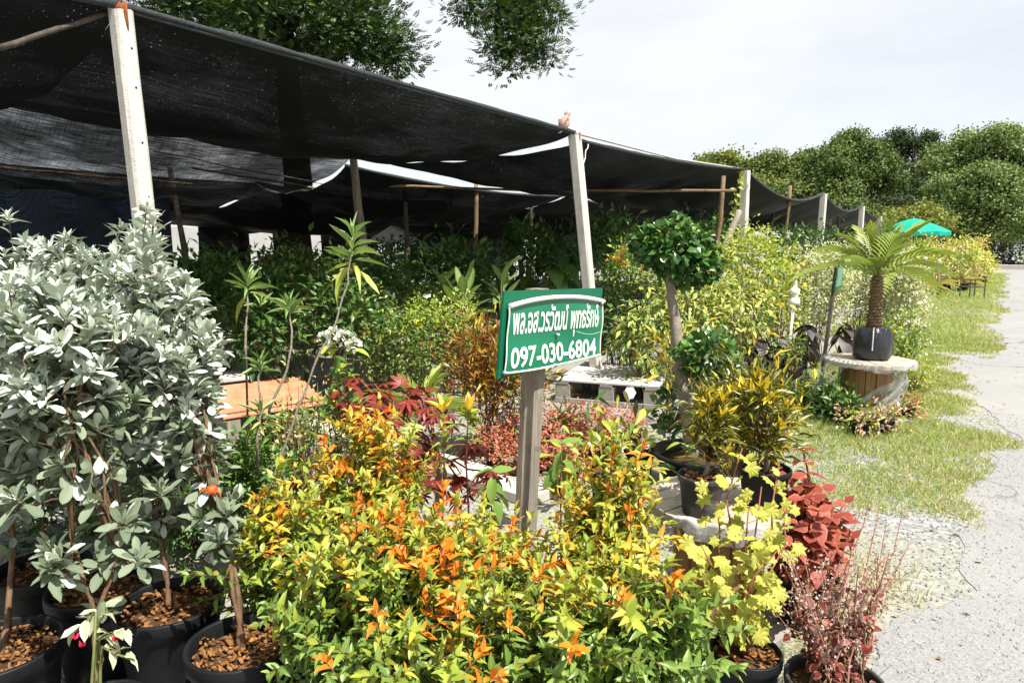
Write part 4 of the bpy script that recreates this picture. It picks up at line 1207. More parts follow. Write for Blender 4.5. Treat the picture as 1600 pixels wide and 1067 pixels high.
def house(c, w, d, h, wall, roof, label, rh=2.0, floors=2):
    c = Vector(c); r = thing('house', label, 'house', c)
    X = Vector((1, 0, 0)); Yd = Vector((0, 1, 0))
    m = MB(); m.box(c + UP * (h / 2), w, d, h); m.build('wall', wall, r)
    e = 0.4
    rm = MB()
    p = [c + Vector((sx * (w / 2 + e), sy * (d / 2 + e), h)) for sx, sy in ((-1, -1), (1, -1), (1, 1), (-1, 1))]
    k0, k1 = c + Vector((-w / 2 + 2, 0, h + rh)), c + Vector((w / 2 - 2, 0, h + rh))
    rm.add(p + [k0, k1], [(0, 1, 5, 4), (1, 2, 5), (2, 3, 4, 5), (3, 0, 4), (3, 2, 1, 0)])
    rm.build('roof', roof, r)
    nw = int(w / 2.4)
    for f in range(floors):
        for i in range(nw):
            q = c + Vector((-w / 2 + (i + 0.5) * w / nw, -d / 2 - 0.02, 1.5 + f * 3.0))
            m = MB(); m.box(q, 1.2, 0.06, 1.3); fr = m.build('window', M['white_paint'], r)
            m = MB(); m.box(q - Yd * 0.035, 1.05, 0.02, 1.15); m.build('pane', M['hole'], fr)
M['roof_red'] = simple('red_roof_tiles', (0.30, 0.085, 0.05), (0.42, 0.14, 0.09), 0.8, 3)
house(at(1425, 300, 92) * 1 - UP * at(1425, 300, 92).z, 22, 9, 12.5, M['wall_white'], M['steel'], 'pale tall building glimpsed through the dark tree crowns', 1.0, 4)
house(at(1332, 330, 62) - UP * at(1332, 330, 62).z, 7, 6, 3.6, M['wall_white'], M['roof_red'], 'house with a red tiled roof peeping above the nets', 1.6, 1)
# ------------------------------------------------------------------ leaf materials
L = {}
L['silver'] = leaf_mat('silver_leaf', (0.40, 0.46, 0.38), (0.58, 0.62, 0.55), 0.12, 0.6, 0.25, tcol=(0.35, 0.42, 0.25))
L['silver_old_shaded'] = leaf_mat('old_shaded_silver_leaf', (0.11, 0.15, 0.09), (0.24, 0.28, 0.19), 0.15, 0.6, 0.25, tcol=(0.3, 0.36, 0.2))  # older leaves; the dark tone also paints shade into the lower crown
L['pale'] = leaf_mat('pale_curled_leaf', (0.36, 0.42, 0.24), (0.52, 0.55, 0.38), 0.25, 0.5, 0.3, edge=(0.62, 0.60, 0.42), edge_w=0.38)
L['oleander'] = leaf_mat('narrow_leaf', (0.14, 0.26, 0.06), (0.27, 0.39, 0.13), 0.28, 0.4, 0.4, rib=(0.45, 0.52, 0.27), rib_w=0.07)
L['oleander_y'] = leaf_mat('yellowing_narrow_leaf', (0.36, 0.42, 0.07), (0.50, 0.50, 0.12), 0.3, 0.4, 0.4, rib=(0.6, 0.6, 0.3), rib_w=0.07)
L['syz_green'] = leaf_mat('glossy_green_leaf', (0.085, 0.17, 0.025), (0.23, 0.33, 0.06), 0.25, 0.36, 0.45, rib=(0.26, 0.36, 0.12))
L['syz_yellow'] = leaf_mat('yellow_green_leaf', (0.24, 0.32, 0.035), (0.44, 0.46, 0.07), 0.32, 0.38, 0.42)
L['syz_gold'] = leaf_mat('golden_young_leaf', (0.68, 0.43, 0.04), (0.72, 0.57, 0.09), 0.35, 0.4, 0.4, tip=(0.75, 0.30, 0.03))
L['syz_orange'] = leaf_mat('orange_young_leaf', (0.78, 0.20, 0.015), (0.80, 0.34, 0.03), 0.35, 0.4, 0.4, tip=(0.75, 0.14, 0.01))
L['red_palm'] = leaf_mat('dark_red_leaf', (0.13, 0.015, 0.010), (0.28, 0.04, 0.022), 0.25, 0.45, 0.4, rib=(0.3, 0.06, 0.04))
L['ficus'] = leaf_mat('ficus_leaf', (0.028, 0.085, 0.017), (0.080, 0.19, 0.035), 0.15, 0.32, 0.5, rib=(0.11, 0.22, 0.06))
L['ficus_y'] = leaf_mat('yellow_green_ficus_leaf', (0.16, 0.30, 0.05), (0.25, 0.38, 0.08), 0.25, 0.35, 0.5)
L['croton'] = leaf_mat('croton_leaf', (0.025, 0.06, 0.012), (0.06, 0.11, 0.02), 0.2, 0.33, 0.5, rib=(0.62, 0.45, 0.03), rib_w=0.09, edge=(0.62, 0.46, 0.03), edge_w=0.42)
L['croton_y'] = leaf_mat('yellow_croton_leaf', (0.62, 0.44, 0.02), (0.72, 0.56, 0.05), 0.3, 0.35, 0.5, blotch=(0.12, 0.17, 0.02), blotch_at=0.62)
L['croton_red'] = leaf_mat('rust_croton_leaf', (0.26, 0.07, 0.018), (0.52, 0.22, 0.03), 0.25, 0.4, 0.4, blotch=(0.07, 0.06, 0.015), blotch_at=0.5, rib=(0.55, 0.33, 0.05))
L['ivy'] = leaf_mat('yellow_lobed_leaf', (0.36, 0.38, 0.05), (0.54, 0.51, 0.11), 0.32, 0.5, 0.25, rib=(0.45, 0.5, 0.12))
L['coleus'] = leaf_mat('brick_red_leaf', (0.21, 0.035, 0.025), (0.37, 0.095, 0.06), 0.25, 0.5, 0.3, rib=(0.3, 0.04, 0.05), edge=(0.50, 0.20, 0.10), edge_w=0.44)
L['coleus_dark'] = leaf_mat('maroon_leaf', (0.085, 0.014, 0.018), (0.16, 0.03, 0.03), 0.2, 0.5, 0.3, edge=(0.35, 0.27, 0.12), edge_w=0.40)
L['coleus_dead'] = leaf_mat('withered_pinkish_seedhead', (0.30, 0.17, 0.13), (0.54, 0.40, 0.34), 0.15, 0.8, 0.1)
L['tiny_red'] = leaf_mat('small_coral_red_leaf', (0.48, 0.12, 0.075), (0.64, 0.26, 0.175), 0.25, 0.55, 0.25, edge=(0.35, 0.10, 0.07), edge_w=0.45)
L['small_green'] = leaf_mat('small_green_leaf', (0.085, 0.175, 0.028), (0.21, 0.32, 0.06), 0.28, 0.42, 0.35)
L['small_lime'] = leaf_mat('small_lime_leaf', (0.28, 0.38, 0.04), (0.45, 0.50, 0.08), 0.32, 0.42, 0.35)
L['dark_green'] = leaf_mat('dark_green_leaf', (0.028, 0.075, 0.018), (0.075, 0.15, 0.03), 0.22, 0.38, 0.4)
L['mid_green'] = leaf_mat('green_leaf', (0.06, 0.14, 0.03), (0.13, 0.24, 0.05), 0.25, 0.38, 0.4, rib=(0.2, 0.3, 0.1))
L['var_cream'] = leaf_mat('cream_edged_leaf', (0.13, 0.23, 0.05), (0.22, 0.31, 0.09), 0.28, 0.45, 0.3, edge=(0.74, 0.73, 0.50), edge_w=0.14)
L['var_yellow'] = leaf_mat('yellow_edged_leaf', (0.14, 0.25, 0.035), (0.26, 0.36, 0.06), 0.3, 0.42, 0.35, edge=(0.58, 0.58, 0.20), edge_w=0.24)
L['yellow'] = leaf_mat('bright_yellow_leaf', (0.46, 0.48, 0.10), (0.64, 0.60, 0.18), 0.32, 0.42, 0.35, blotch=(0.2, 0.3, 0.05), blotch_at=0.6)
L['dieff'] = leaf_mat('patterned_broad_leaf', (0.11, 0.21, 0.045), (0.18, 0.28, 0.06), 0.25, 0.36, 0.4, rib=(0.40, 0.46, 0.22), veins=(0.40, 0.46, 0.20))
L['coloc'] = leaf_mat('dark_purple_leaf', (0.045, 0.034, 0.036), (0.11, 0.088, 0.088), 0.12, 0.5, 0.3, rib=(0.13, 0.10, 0.09), veins=(0.06, 0.046, 0.045))
L['palm'] = leaf_mat('palm_leaflet', (0.26, 0.36, 0.06), (0.44, 0.50, 0.13), 0.3, 0.38, 0.4)
L['brom'] = leaf_mat('straw_strap_leaf', (0.42, 0.38, 0.10), (0.58, 0.50, 0.22), 0.28, 0.42, 0.4)
L['peach'] = leaf_mat('peach_young_leaf', (0.60, 0.42, 0.18), (0.72, 0.56, 0.30), 0.3, 0.42, 0.35)
L['white_fl'] = leaf_mat('white_petal', (0.74, 0.75, 0.72), (0.80, 0.80, 0.78), 0.25, 0.6, 0.2)
L['orange_fl'] = leaf_mat('orange_petal', (0.75, 0.16, 0.02), (0.78, 0.32, 0.04), 0.25, 0.6, 0.2)
L['yellow_fl'] = leaf_mat('yellow_petal', (0.78, 0.55, 0.02), (0.80, 0.62, 0.06), 0.25, 0.6, 0.2)
L['pink_fl'] = leaf_mat('crimson_petal', (0.55, 0.015, 0.07), (0.68, 0.03, 0.12), 0.25, 0.5, 0.2)
L['rain'] = leaf_mat('feathery_tree_leaf', (0.030, 0.075, 0.018), (0.085, 0.15, 0.03), 0.22, 0.5, 0.3)
L['tree_a'] = leaf_mat('olive_tree_leaf', (0.06, 0.11, 0.025), (0.16, 0.21, 0.05), 0.2, 0.55, 0.25)
L['tree_b'] = leaf_mat('dark_tree_leaf', (0.022, 0.045, 0.014), (0.055, 0.085, 0.026), 0.18, 0.55, 0.25)
L['tree_c'] = leaf_mat('fresh_tree_leaf', (0.11, 0.18, 0.05), (0.24, 0.31, 0.105), 0.22, 0.55, 0.25)
L['tree_d'] = leaf_mat('yellowish_tree_leaf', (0.18, 0.20, 0.03), (0.30, 0.30, 0.06), 0.22, 0.55, 0.25)

# ------------------------------------------------------------------ pots
def pot(root, c, r, h, mat='plastic_black', fill=0.88, chips=0, soil='soil', n=28, lip=1.0):
    c = Vector(c)
    m = MB()
    prof = [(r * 0.74, 0.0), (r * 0.80, h * 0.3), (r * 0.90, h * 0.80), (r * 0.93, h * 0.84), (r * 0.985, h * 0.845), (r * 1.0, h * 0.90), (r * 1.0, h * 0.985), (r * 0.985, h), (r * 0.93, h), (r * 0.915, h * 0.98), (r * 0.89, h * 0.86), (r * 0.86, h * 0.7), (0.0, h * 0.68)]
    ph = random.uniform(0, 6)
    m.lathe(c, prof, n, jit=lambda a, z: 1 + 0.008 * math.sin(2 * a + ph))
    m.build('pot', M[mat], root, True)
    s = MB()
    zf = h * fill
    s.add([c + UP * zf] + [c + Vector((math.cos(a), math.sin(a), 0)) * (r * 0.45) + UP * (zf + random.uniform(-.008, .012)) for a in [2 * math.pi * k / 14 for k in range(14)]]
          + [c + Vector((math.cos(a), math.sin(a), 0)) * (r * 0.90) + UP * (zf - 0.01) for a in [2 * math.pi * k / 14 for k in range(14)]],
          [(0, 1 + k, 1 + (k + 1) % 14) for k in range(14)] + [(1 + k, 15 + k, 15 + (k + 1) % 14, 1 + (k + 1) % 14) for k in range(14)])
    s.build('soil', M[soil], root, True)
    if chips:
        b = MB()
        for i in range(chips):
            rr = r * 0.86 * math.sqrt(random.random()); a = random.uniform(0, 6.28)
            q = c + Vector((math.cos(a) * rr, math.sin(a) * rr, zf + random.uniform(0.0, 0.022)))
            ax = Vector(rdir(1)[0]); ay = ax.orthogonal().normalized(); az = ax.cross(ay)
            az2 = (UP + Vector(rdir(1)[0]) * 0.5).normalized(); ax = ay.cross(az2).normalized(); ay = az2.cross(ax)
            lx = random.uniform(0.008, 0.030); ly = lx * random.uniform(0.3, 0.7); lz = random.uniform(0.0015, 0.004)
            k = [(-1, -.6), (-.4, -1), (.8, -.8), (1, .5), (.2, 1), (-.9, .6)]
            up_ = [q + ax * (x * lx / 2) + ay * (y * ly / 2) + az2 * lz for x, y in k]; lo_ = [q + ax * (x * lx / 2) + ay * (y * ly / 2) for x, y in k]
            b.add(lo_ + up_, [tuple(range(6, 12))] + [(t, (t + 1) % 6, 6 + (t + 1) % 6, 6 + t) for t in range(6)])
        b.build('bark_mulch', M['bark'], root, False, 'stuff')
    return c + UP * zf

def stems_obj(root, tubes, mat, name='stem'):
    m = MB()
    for pts, r0, r1, n in tubes: m.tube(pts, taper(r0, r1, len(pts)), n)
    return m.build(name, mat if not isinstance(mat, str) else M[mat], root, True)

def path_at(pts, f):
    k = f * (len(pts) - 1); i = min(int(k), len(pts) - 2)
    return pts[i].lerp(pts[i + 1], k - i), (pts[i + 1] - pts[i]).normalized()

def rosette(lv, kind, mat, p, axis, n, l0, l1, wr, e0=75, e1=5, spread=0.02, kind2=None):
    axis = Vector(axis).normalized(); x = axis.orthogonal().normalized(); y = axis.cross(x)
    ph = random.uniform(0, 6.28)
    P, Dr, Nr, Ls, Ws = [], [], [], [], []
    for i in range(n):
        f = i / max(1, n - 1)
        a = ph + i * 2.4
        el = R(e0 + (e1 - e0) * f + random.uniform(-12, 12))
        h = x * math.cos(a) + y * math.sin(a)
        d = h * math.cos(el) + axis * math.sin(el)
        P.append(p - axis * (spread * f) + h * 0.004); Dr.append(d); Nr.append(axis * math.cos(el) - h * math.sin(el) + Vector(rdir(1)[0]) * 0.15)
        l = (l0 + (l1 - l0) * min(1, f * 1.5)) * random.uniform(0.8, 1.2)
        Ls.append(l); Ws.append(l * wr * random.uniform(0.85, 1.15))
    lv.add(kind, mat, P, Dr, Nr, Ls, Ws)

# ------------------------------------------------------------------ silver-leaved shrubs in pots
G_SIL = 'silver-leaved shrubs in black pots'
def silver(base, pot_r, pot_h, crown, rad, ntips, label, stems, nmax=210, chips=200):
    base = Vector(base); crown = Vector(crown); rx, ry, rz = rad
    r = thing('silver_shrub', label, 'shrub', base, G_SIL)
    z0 = pot(r, base, pot_r, pot_h, chips=chips)
    lv = Leaves()
    forks = []
    for k, way in enumerate(stems):
        pts = [z0 - UP * 0.03] + [Vector(w) for w in way]
        fine = []
        for i in range(len(pts) - 1):
            for q in range(4): fine.append(pts[i].lerp(pts[i + 1], q / 4) + Vector(rng.normal(size=3)) * 0.003)
        fine.append(pts[-1])
        stems_obj(r, [(fine, 0.0085 if len(stems) > 1 else 0.011, 0.0045, 7)], 'stem_brown')
        forks.append((fine[-1], fine))
    tubes = []
    tips = []
    while len(tips) < ntips:
        d = rdir(1, 0.1)[0]
        f = random.uniform(0.3, 1.0) ** 0.6 * (1 + 0.16 * math.sin(d[0] * 5 + d[1] * 3 + base.x * 9))
        t = crown + Vector((d[0] * rx * f, d[1] * ry * f, d[2] * rz * f))
        if random.random() < 0.10 and d[2] > 0.2: t = crown + (t - crown) * 1.25 + UP * 0.04
        tips.append(t)
    for fk, path in forks:
        for q in range(max(3, ntips // (13 * len(forks)))):
            p_, _d = path_at(path, random.uniform(0.55, 0.98)); o_ = rdir(1, -0.1)[0]
            tips.append(p_ + Vector((o_[0] * rx, o_[1] * ry, o_[2] * 0.08)) * random.uniform(0.25, 0.65))
    limbs = []
    for i in range(11 + 3 * len(forks)):
        fk, path = forks[i % len(forks)]
        o_ = rdir(1, 0.2)[0]; e_ = crown + Vector((o_[0] * rx, o_[1] * ry, o_[2] * rz)) * 0.62
        s_ = path_at(path, random.uniform(0.62, 1.0))[0]
        lp = wob(s_, e_, 6, 0.018, 0.015); limbs.append(lp); tubes.append((lp, 0.0055, 0.0028, 5))
        for q in range(9):
            p_, d_ = path_at(lp, random.uniform(0.1, 0.9)); o2 = (Vector(rdir(1)[0]) + UP * -0.1).normalized(); l = random.uniform(0.05, 0.078)
            lv.add('obo', L['silver_old_shaded'] if random.random() < 0.8 else L['silver'], [p_ + o2 * 0.006], [o2], [UP + Vector(rdir(1)[0]) * 0.6], l, l * 0.44)
    for fk, path in forks: limbs.append(path[len(path) // 3:])
    for t in tips:
        lb = min(limbs, key=lambda q: min((p_ - t).length for p_ in q[1:]) + random.uniform(0, 0.03))
        st = min(lb[1:], key=lambda p_: (p_ - t).length)
        mid = st.lerp(t, 0.55) + UP * (-0.04) + Vector(rng.normal(size=3)) * 0.02
        pts = [st, st.lerp(mid, 0.5) + Vector(rng.normal(size=3)) * 0.012, mid, t]
        tubes.append((pts, 0.0034, 0.0016, 4))
        ax = ((t - mid).normalized() * 0.8 + UP * 0.55 + Vector((t.x - crown.x, t.y - crown.y, 0)) * 0.6).normalized()
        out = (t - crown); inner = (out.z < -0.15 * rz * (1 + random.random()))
        mt = L['silver_old_shaded'] if (inner and (random.random() < 0.75 or out.z < -0.6 * rz)) else L['silver']  # low rosettes get the darker leaf, shade put into their colour
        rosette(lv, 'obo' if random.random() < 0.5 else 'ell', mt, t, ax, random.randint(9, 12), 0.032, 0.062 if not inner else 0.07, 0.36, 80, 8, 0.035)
        for q in range(8):                                    # older leaves down the twig
            p, dr = path_at(pts, random.uniform(0.45, 0.95))
            d = (Vector(rdir(1)[0]) + dr * 0.4 + UP * 0.2).normalized()
            l = random.uniform(0.05, 0.075)
            lv.add('obo', L['silver_old_shaded'] if random.random() < 0.55 else L['silver'], [p], [d], [UP + Vector(rdir(1)[0]) * 0.5], l, l * 0.42)
    # a few leaves low on the stems
    for fk, path in forks:
        for q in range(12):
            p, dr = path_at(path, random.uniform(0.35, 0.98))
            d = (Vector(rdir(1)[0]) + UP * 0.1).normalized(); l = random.uniform(0.05, 0.075)
            lv.add('obo', L['silver_old_shaded'], [p], [d], [UP + Vector(rdir(1)[0]) * 0.6], l, l * 0.45)
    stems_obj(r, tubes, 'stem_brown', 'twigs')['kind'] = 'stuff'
    lv.emit(r, nmax)
    return r
def ap(*l): return [at(*x) for x in l]
pz = 0.33
def pbase(px, py, z=pz):
    p = on_z(px, py, z); return Vector((p.x, p.y, 0))
silver(pbase(-5, 1008), 0.185, pz, at(-50, 620, 2.35), (0.28, 0.28, 0.36), 90, 'silver-leaved shrub in the black pot at the picture edge, single upright stem', [ap((18, 900, 2.25), (20, 790, 2.3), (10, 700, 2.32))], 150)
silver(pbase(155, 912), 0.175, pz, at(165, 515, 2.85), (0.36, 0.34, 0.44), 210, 'silver-leaved shrub with the tallest crown, pot behind the forked trunk', [ap((172, 850, 2.75), (165, 730, 2.8), (150, 640, 2.8))], 190)
silver(pbase(264, 938), 0.18, pz, at(245, 560, 2.5), (0.20, 0.24, 0.40), 160, 'silver-leaved shrub rising before the tall concrete post, two thin dark stems', [ap((254, 860, 2.45), (247, 800, 2.45), (235, 690, 2.5)), ap((256, 850, 2.45), (258, 790, 2.5), (275, 680, 2.5))], 220)
silver(pbase(378, 1000), 0.17, pz, at(285, 620, 2.35), (0.12, 0.18, 0.27), 85, 'silver-leaved shrub with an orange ribbon tied on its slim stems', [ap((368, 900, 2.2), (345, 800, 2.25), (318, 700, 2.3)), ap((362, 890, 2.2), (338, 810, 2.25), (300, 690, 2.3)), ap((372, 910, 2.2), (352, 830, 2.25), (330, 690, 2.3))], 220, 260)
silver(pbase(65, 884), 0.17, pz, at(50, 530, 2.95), (0.34, 0.30, 0.42), 170, 'silver-leaved shrub behind, its pot half hidden between two others', [ap((70, 800, 2.9), (60, 700, 2.95))], 140, 80)
silver(pbase(150, 1092), 0.135, 0.30, at(100, 575, 2.12), (0.26, 0.24, 0.29), 140, 'silver-leaved shrub on a forked brown trunk in the nearest pot', [ap((150, 1000, 1.95), (148, 958, 1.97), (118, 870, 2.0), (108, 800, 2.03), (105, 715, 2.06)), ap((150, 1000, 1.95), (149, 957, 1.97), (178, 890, 2.02), (187, 830, 2.05), (182, 740, 2.08))], 260, 120)
# one tall branch in front of the concrete post
def sprig():
    r = thing('silver_branch_shrub', 'slender silver-leaved shrub reaching up in front of the concrete post', 'shrub', pbase(232, 800, 0), G_SIL)
    lv = Leaves(); pts = [Vector(r.location)] + ap((240, 640, 2.75), (243, 480, 2.75), (240, 400, 2.75), (238, 345, 2.75))
    stems_obj(r, [(pts, 0.010, 0.003, 6)], 'stem_brown')
    for i in range(13):
        p, d = path_at(pts, 0.62 + 0.38 * i / 12)
        rosette(lv, 'ell', L['silver'], p, d, 4, 0.06, 0.075, 0.30, 50, 20, 0.01)
    rosette(lv, 'ell', L['silver'], pts[-1], UP, 6, 0.035, 0.06, 0.32, 85, 40, 0.01)
    lv.emit(r, 80)
sprig()
# orange ribbon
r = thing('ribbon', 'orange ribbon tied round the slim silver shrub stems', 'ribbon', at(331, 765, 2.2))
c = Vector(r.location); m = MB(); m.lathe(c, [(0.014, -0.012), (0.017, 0), (0.014, 0.012)], 8); m.build('knot', simple('orange_ribbon', (0.55, 0.07, 0.015), (0.7, 0.13, 0.02), 0.5), r, True)
for s_ in (-1, 1):
    m = MB(); m.grid(lambda u, v: c + Vector((s_ * (0.012 + 0.022 * v) + 0.004 * math.sin(v * 6), -0.012, 0.0)) + UP * (0.02 * math.sin(v * 3) - 0.012 * v - 0.012 * u), 3, 6); m.build('tail', bpy.data.materials['orange_ribbon'], r)

# desert-rose like plant with crimson buds in the nearest pot
r = thing('bougainvillea', 'pale curled-leaf plant with crimson buds over the nearest pot', 'plant', pbase(190, 1085))
lv = Leaves(); bs = pbase(150, 1092) + UP * 0.25
for (a, b_) in (((150, 955, 1.86), (120, 985, 1.84)), ((152, 1000, 1.86), (195, 985, 1.82)), ((160, 1010, 1.84), (205, 1030, 1.8)), ((150, 985, 1.88), (165, 950, 1.86))):
    pts = [bs, at(*a), at(*b_)]
    stems_obj(r, [(wob(pts[0], pts[1], 4, 0.03) + wob(pts[1], pts[2], 4, 0.03)[1:], 0.005, 0.0025, 5)], 'stem_green')
    for q in range(5):
        p, dr = path_at(pts[1:], q / 4)
        d = (dr + Vector(rdir(1)[0]) * 0.9).normalized(); l = random.uniform(0.035, 0.055)
        lv.add('wav', L['pale'], [p], [d], [UP + Vector(rdir(1)[0]) * 0.4], l, l * 0.48)
for p in ap((181, 1000, 1.81), (128, 1010, 1.8), (118, 998, 1.82)):
    for q in range(4): lv.add('ova', L['pink_fl'], [p], [Vector(rdir(1, 1.5)[0])], [rdir(1)[0]], 0.018, 0.010, 'petal')
lv.emit(r, 60)

# ------------------------------------------------------------------ tall narrow-leaved stems
G_OL = 'tall narrow-leaved saplings'
def narrow(way, heads, label, rad=0.008):
    pts = [Vector(w) for w in way]
    r = thing('oleander', label, 'sapling', (pts[0].x, pts[0].y, 0), G_OL)
    lv = Leaves()
    fine = []
    for i in range(len(pts) - 1):
        for q in range(4): fine.append(pts[i].lerp(pts[i + 1], q / 4) + Vector(rng.normal(size=3)) * 0.004)
    fine.append(pts[-1]); stems_obj(r, [(fine, rad, rad * 0.45, 6)], 'stem_grey')
    for (c, ax, n, l, sp, e0, e1, ny) in heads:
        c = Vector(c)
        rosette(lv, 'lan', L['oleander'], c, ax, n, l * 0.6, l, 0.16, e0, e1, sp)
        if ny: rosette(lv, 'lan', L['oleander_y'], c - Vector(ax).normalized() * (sp + 0.01), ax, ny, l, l * 1.05, 0.22, -5, -50, 0.015)
    lv.emit(r, 90); return r
tt = 2.75
b0 = on_z(385, 880)
narrow(ap((392, 830, tt), (430, 740, tt), (480, 600, tt), (525, 500, tt), (546, 425, tt), (552, 365, tt)), [(at(552, 362, tt), (0.06, 0, 1), 20, 0.135, 0.12, 78, 5, 5)], 'tallest leaning sapling with a big narrow-leaved head before the trunk post', 0.0062)
narrow([on_z(408, 840)] + ap((420, 640, 2.9), (455, 560, 2.9), (452, 480, 2.9)), [(at(452, 478, 2.9), (0, 0, 1), 18, 0.10, 0.03, 80, 15, 0), (at(470, 525, 2.9), (0.4, 0, 0.8), 5, 0.07, 0.02, 60, 20, 0)], 'sapling with a spiky green tuft above the orange roof sheets')
narrow([on_z(404, 850)] + ap((402, 700, 2.75), (404, 620, 2.75), (406, 560, 2.75)), [(at(406, 566, 2.75), (0, 0, 1), 16, 0.085, 0.04, 80, 15, 0), (at(408, 640, 2.75), (0.1, 0, 1), 13, 0.10, 0.04, 75, 0, 3)], 'thin sapling with two narrow-leaved tufts in front of the roof sheets')
narrow([on_z(385, 800)] + ap((385, 560, 3.0), (386, 450, 3.0)), [(at(386, 436, 3.0), (0, 0, 1), 17, 0.115, 0.05, 80, 5, 2), (at(408, 470, 3.0), (0.3, 0, 1), 8, 0.075, 0.03, 70, 20, 0)], 'sapling with a pale narrow-leaved head beside the silver crown')

# ------------------------------------------------------------------ orange-tipped shrubs
G_SY = 'orange-tipped shrubs in the front row'
def syzygium(base, h, rad, nst, label, gold=0.5, orange=0.4, lsize=0.044, nmax=230, lean=(0, 0), potr=0.15, top_amt=0.22):
    base = Vector(base)
    r = thing('orange_tipped_shrub', label, 'shrub', base, G_SY)
    z0 = pot(r, base, potr, 0.26, n=20)
    lv = Leaves(); tubes = []
    for i in range(nst):
        a = random.uniform(0, 6.28); q = math.sqrt(random.random())
        hh = h * (1.0 - 0.33 * q * q) * random.uniform(0.82, 1.05)
        tip = base + Vector((math.cos(a) * rad * q + lean[0], math.sin(a) * rad * q + lean[1], hh))
        low = base + Vector((math.cos(a) * rad * q * 0.55, math.sin(a) * rad * q * 0.55, 0.26 + (hh - 0.26) * 0.38))
        st = z0 + Vector((math.cos(a), math.sin(a), 0)) * (0.05 * q)
        pts = [st, st.lerp(low, 0.5), low, low.lerp(tip, 0.5) + Vector(rng.normal(size=3)) * 0.02, tip]
        paths = [(pts, 1.0, True)]
        tubes.append((pts, 0.0045, 0.0018, 4))
        for k in range(random.randint(6, 9)):
            f = random.uniform(0.12, 0.9)
            p, dr = path_at(pts, f)
            sd = Vector(rdir(1)[0]); sd.z = abs(sd.z) * 0.9 + 0.25 if f > 0.3 else random.uniform(-0.1, 0.5)
            e = p + sd.normalized() * random.uniform(0.10, 0.24)
            tw = [p, p.lerp(e, 0.5) + UP * 0.01, e]
            tubes.append((tw, 0.0025, 0.0012, 4)); paths.append((tw, f, f > 0.55))
        for (pp, f0, is_top) in paths:
            length = sum((pp[j + 1] - pp[j]).length for j in range(len(pp) - 1))
            nn = max(3, int(length / 0.023))
            warm = random.random() < gold; hot = random.random() < orange
            for j in range(nn + 1):
                f = j / nn
                if pp is pts and f < 0.16: continue
                p, dr = path_at(pp, f)
                x = dr.orthogonal().normalized(); y = dr.cross(x)
                aa = (j % 2) * 1.57 + 0.5
                zrel = (p.z - base.z) / h
                end = nn - j
                for sgn in (-1, 1):
                    hd = (x * math.cos(aa) + y * math.sin(aa)) * sgn
                    el = R(random.uniform(10, 45)) if end > 1 else R(random.uniform(45, 75))
                    d = hd * math.cos(el) + dr * math.sin(el) + Vector(rdir(1)[0]) * 0.18
                    tz = zrel + random.uniform(-0.10, 0.10)
                    if is_top and end <= 3 and zrel > 1 - top_amt * 1.9 and warm:
                        mt = L['syz_orange'] if hot else L['syz_gold']
                    elif tz > 1 - top_amt * 1.25: mt = L['syz_yellow'] if random.random() < 0.88 else L['syz_gold']
                    elif tz > 1 - top_amt * 2.2 and random.random() < 0.5: mt = L['syz_yellow']
                    else: mt = L['syz_green']
                    l = lsize * random.uniform(0.75, 1.2) * (0.75 if end <= 0 else 1)
                    lv.add('ova' if random.random() < 0.6 else 'lan', mt, [p], [d], [dr * 0.6 + UP * 0.8 + Vector(rdir(1)[0]) * 0.35], l, l * 0.43)
    stems_obj(r, tubes, 'stem_brown', 'twigs')['kind'] = 'stuff'
    lv.emit(r, nmax)
    return r
def vb(px, t): 
    p = at(px, 700, t); return Vector((p.x, p.y, 0))
def top_h(py, px, t): return at(px, py, t).z
def syz(px, t, ytop, rad, nst, label, **k):
    b_ = vb(px, t); return syzygium(b_, top_h(ytop, px, t), rad, nst, label, **k)
syz(585, 2.75, 625, 0.24, 26, 'orange-tipped shrub with the fieriest crown, beside the dark red plant', gold=0.8, orange=0.35, top_amt=0.28)
syz(685, 2.05, 765, 0.25, 26, 'orange-tipped shrub in the middle of the row, left of the sign post', gold=0.35, orange=0.75, top_amt=0.20)
syz(545, 1.95, 790, 0.24, 24, 'mostly green orange-tipped shrub with one big golden shoot low in front', gold=0.3, orange=0.8, top_amt=0.15)
syz(960, 2.25, 680, 0.20, 28, 'upright yellow-green shrub with orange tips between sign post and spool table', gold=0.35, orange=0.25, top_amt=0.36, lsize=0.041)
syz(900, 1.95, 870, 0.24, 24, 'green shrub low in front of the sign post', gold=0.2, orange=0.8, top_amt=0.10)
syz(440, 2.35, 770, 0.22, 22, 'pale green shrub next to the potted bark mulch, few orange tips', gold=0.2, orange=0.5, top_amt=0.15)
syz(650, 1.62, 960, 0.22, 18, 'low green shrub at the very front of the row', gold=0.25, orange=0.9, top_amt=0.12)
syz(820, 1.72, 930, 0.20, 16, 'low green shrub at the front, directly below the sign post', gold=0.25, orange=0.8, top_amt=0.08)
syz(990, 1.85, 900, 0.18, 18, 'broad-leaved green shrub at the front corner beside the spool table', gold=0.2, orange=0.8, top_amt=0.06, lsize=0.05)
syz(770, 2.35, 825, 0.17, 14, 'orange-tipped shrub just beside the foot of the sign post', gold=0.5, orange=0.85, top_amt=0.3)
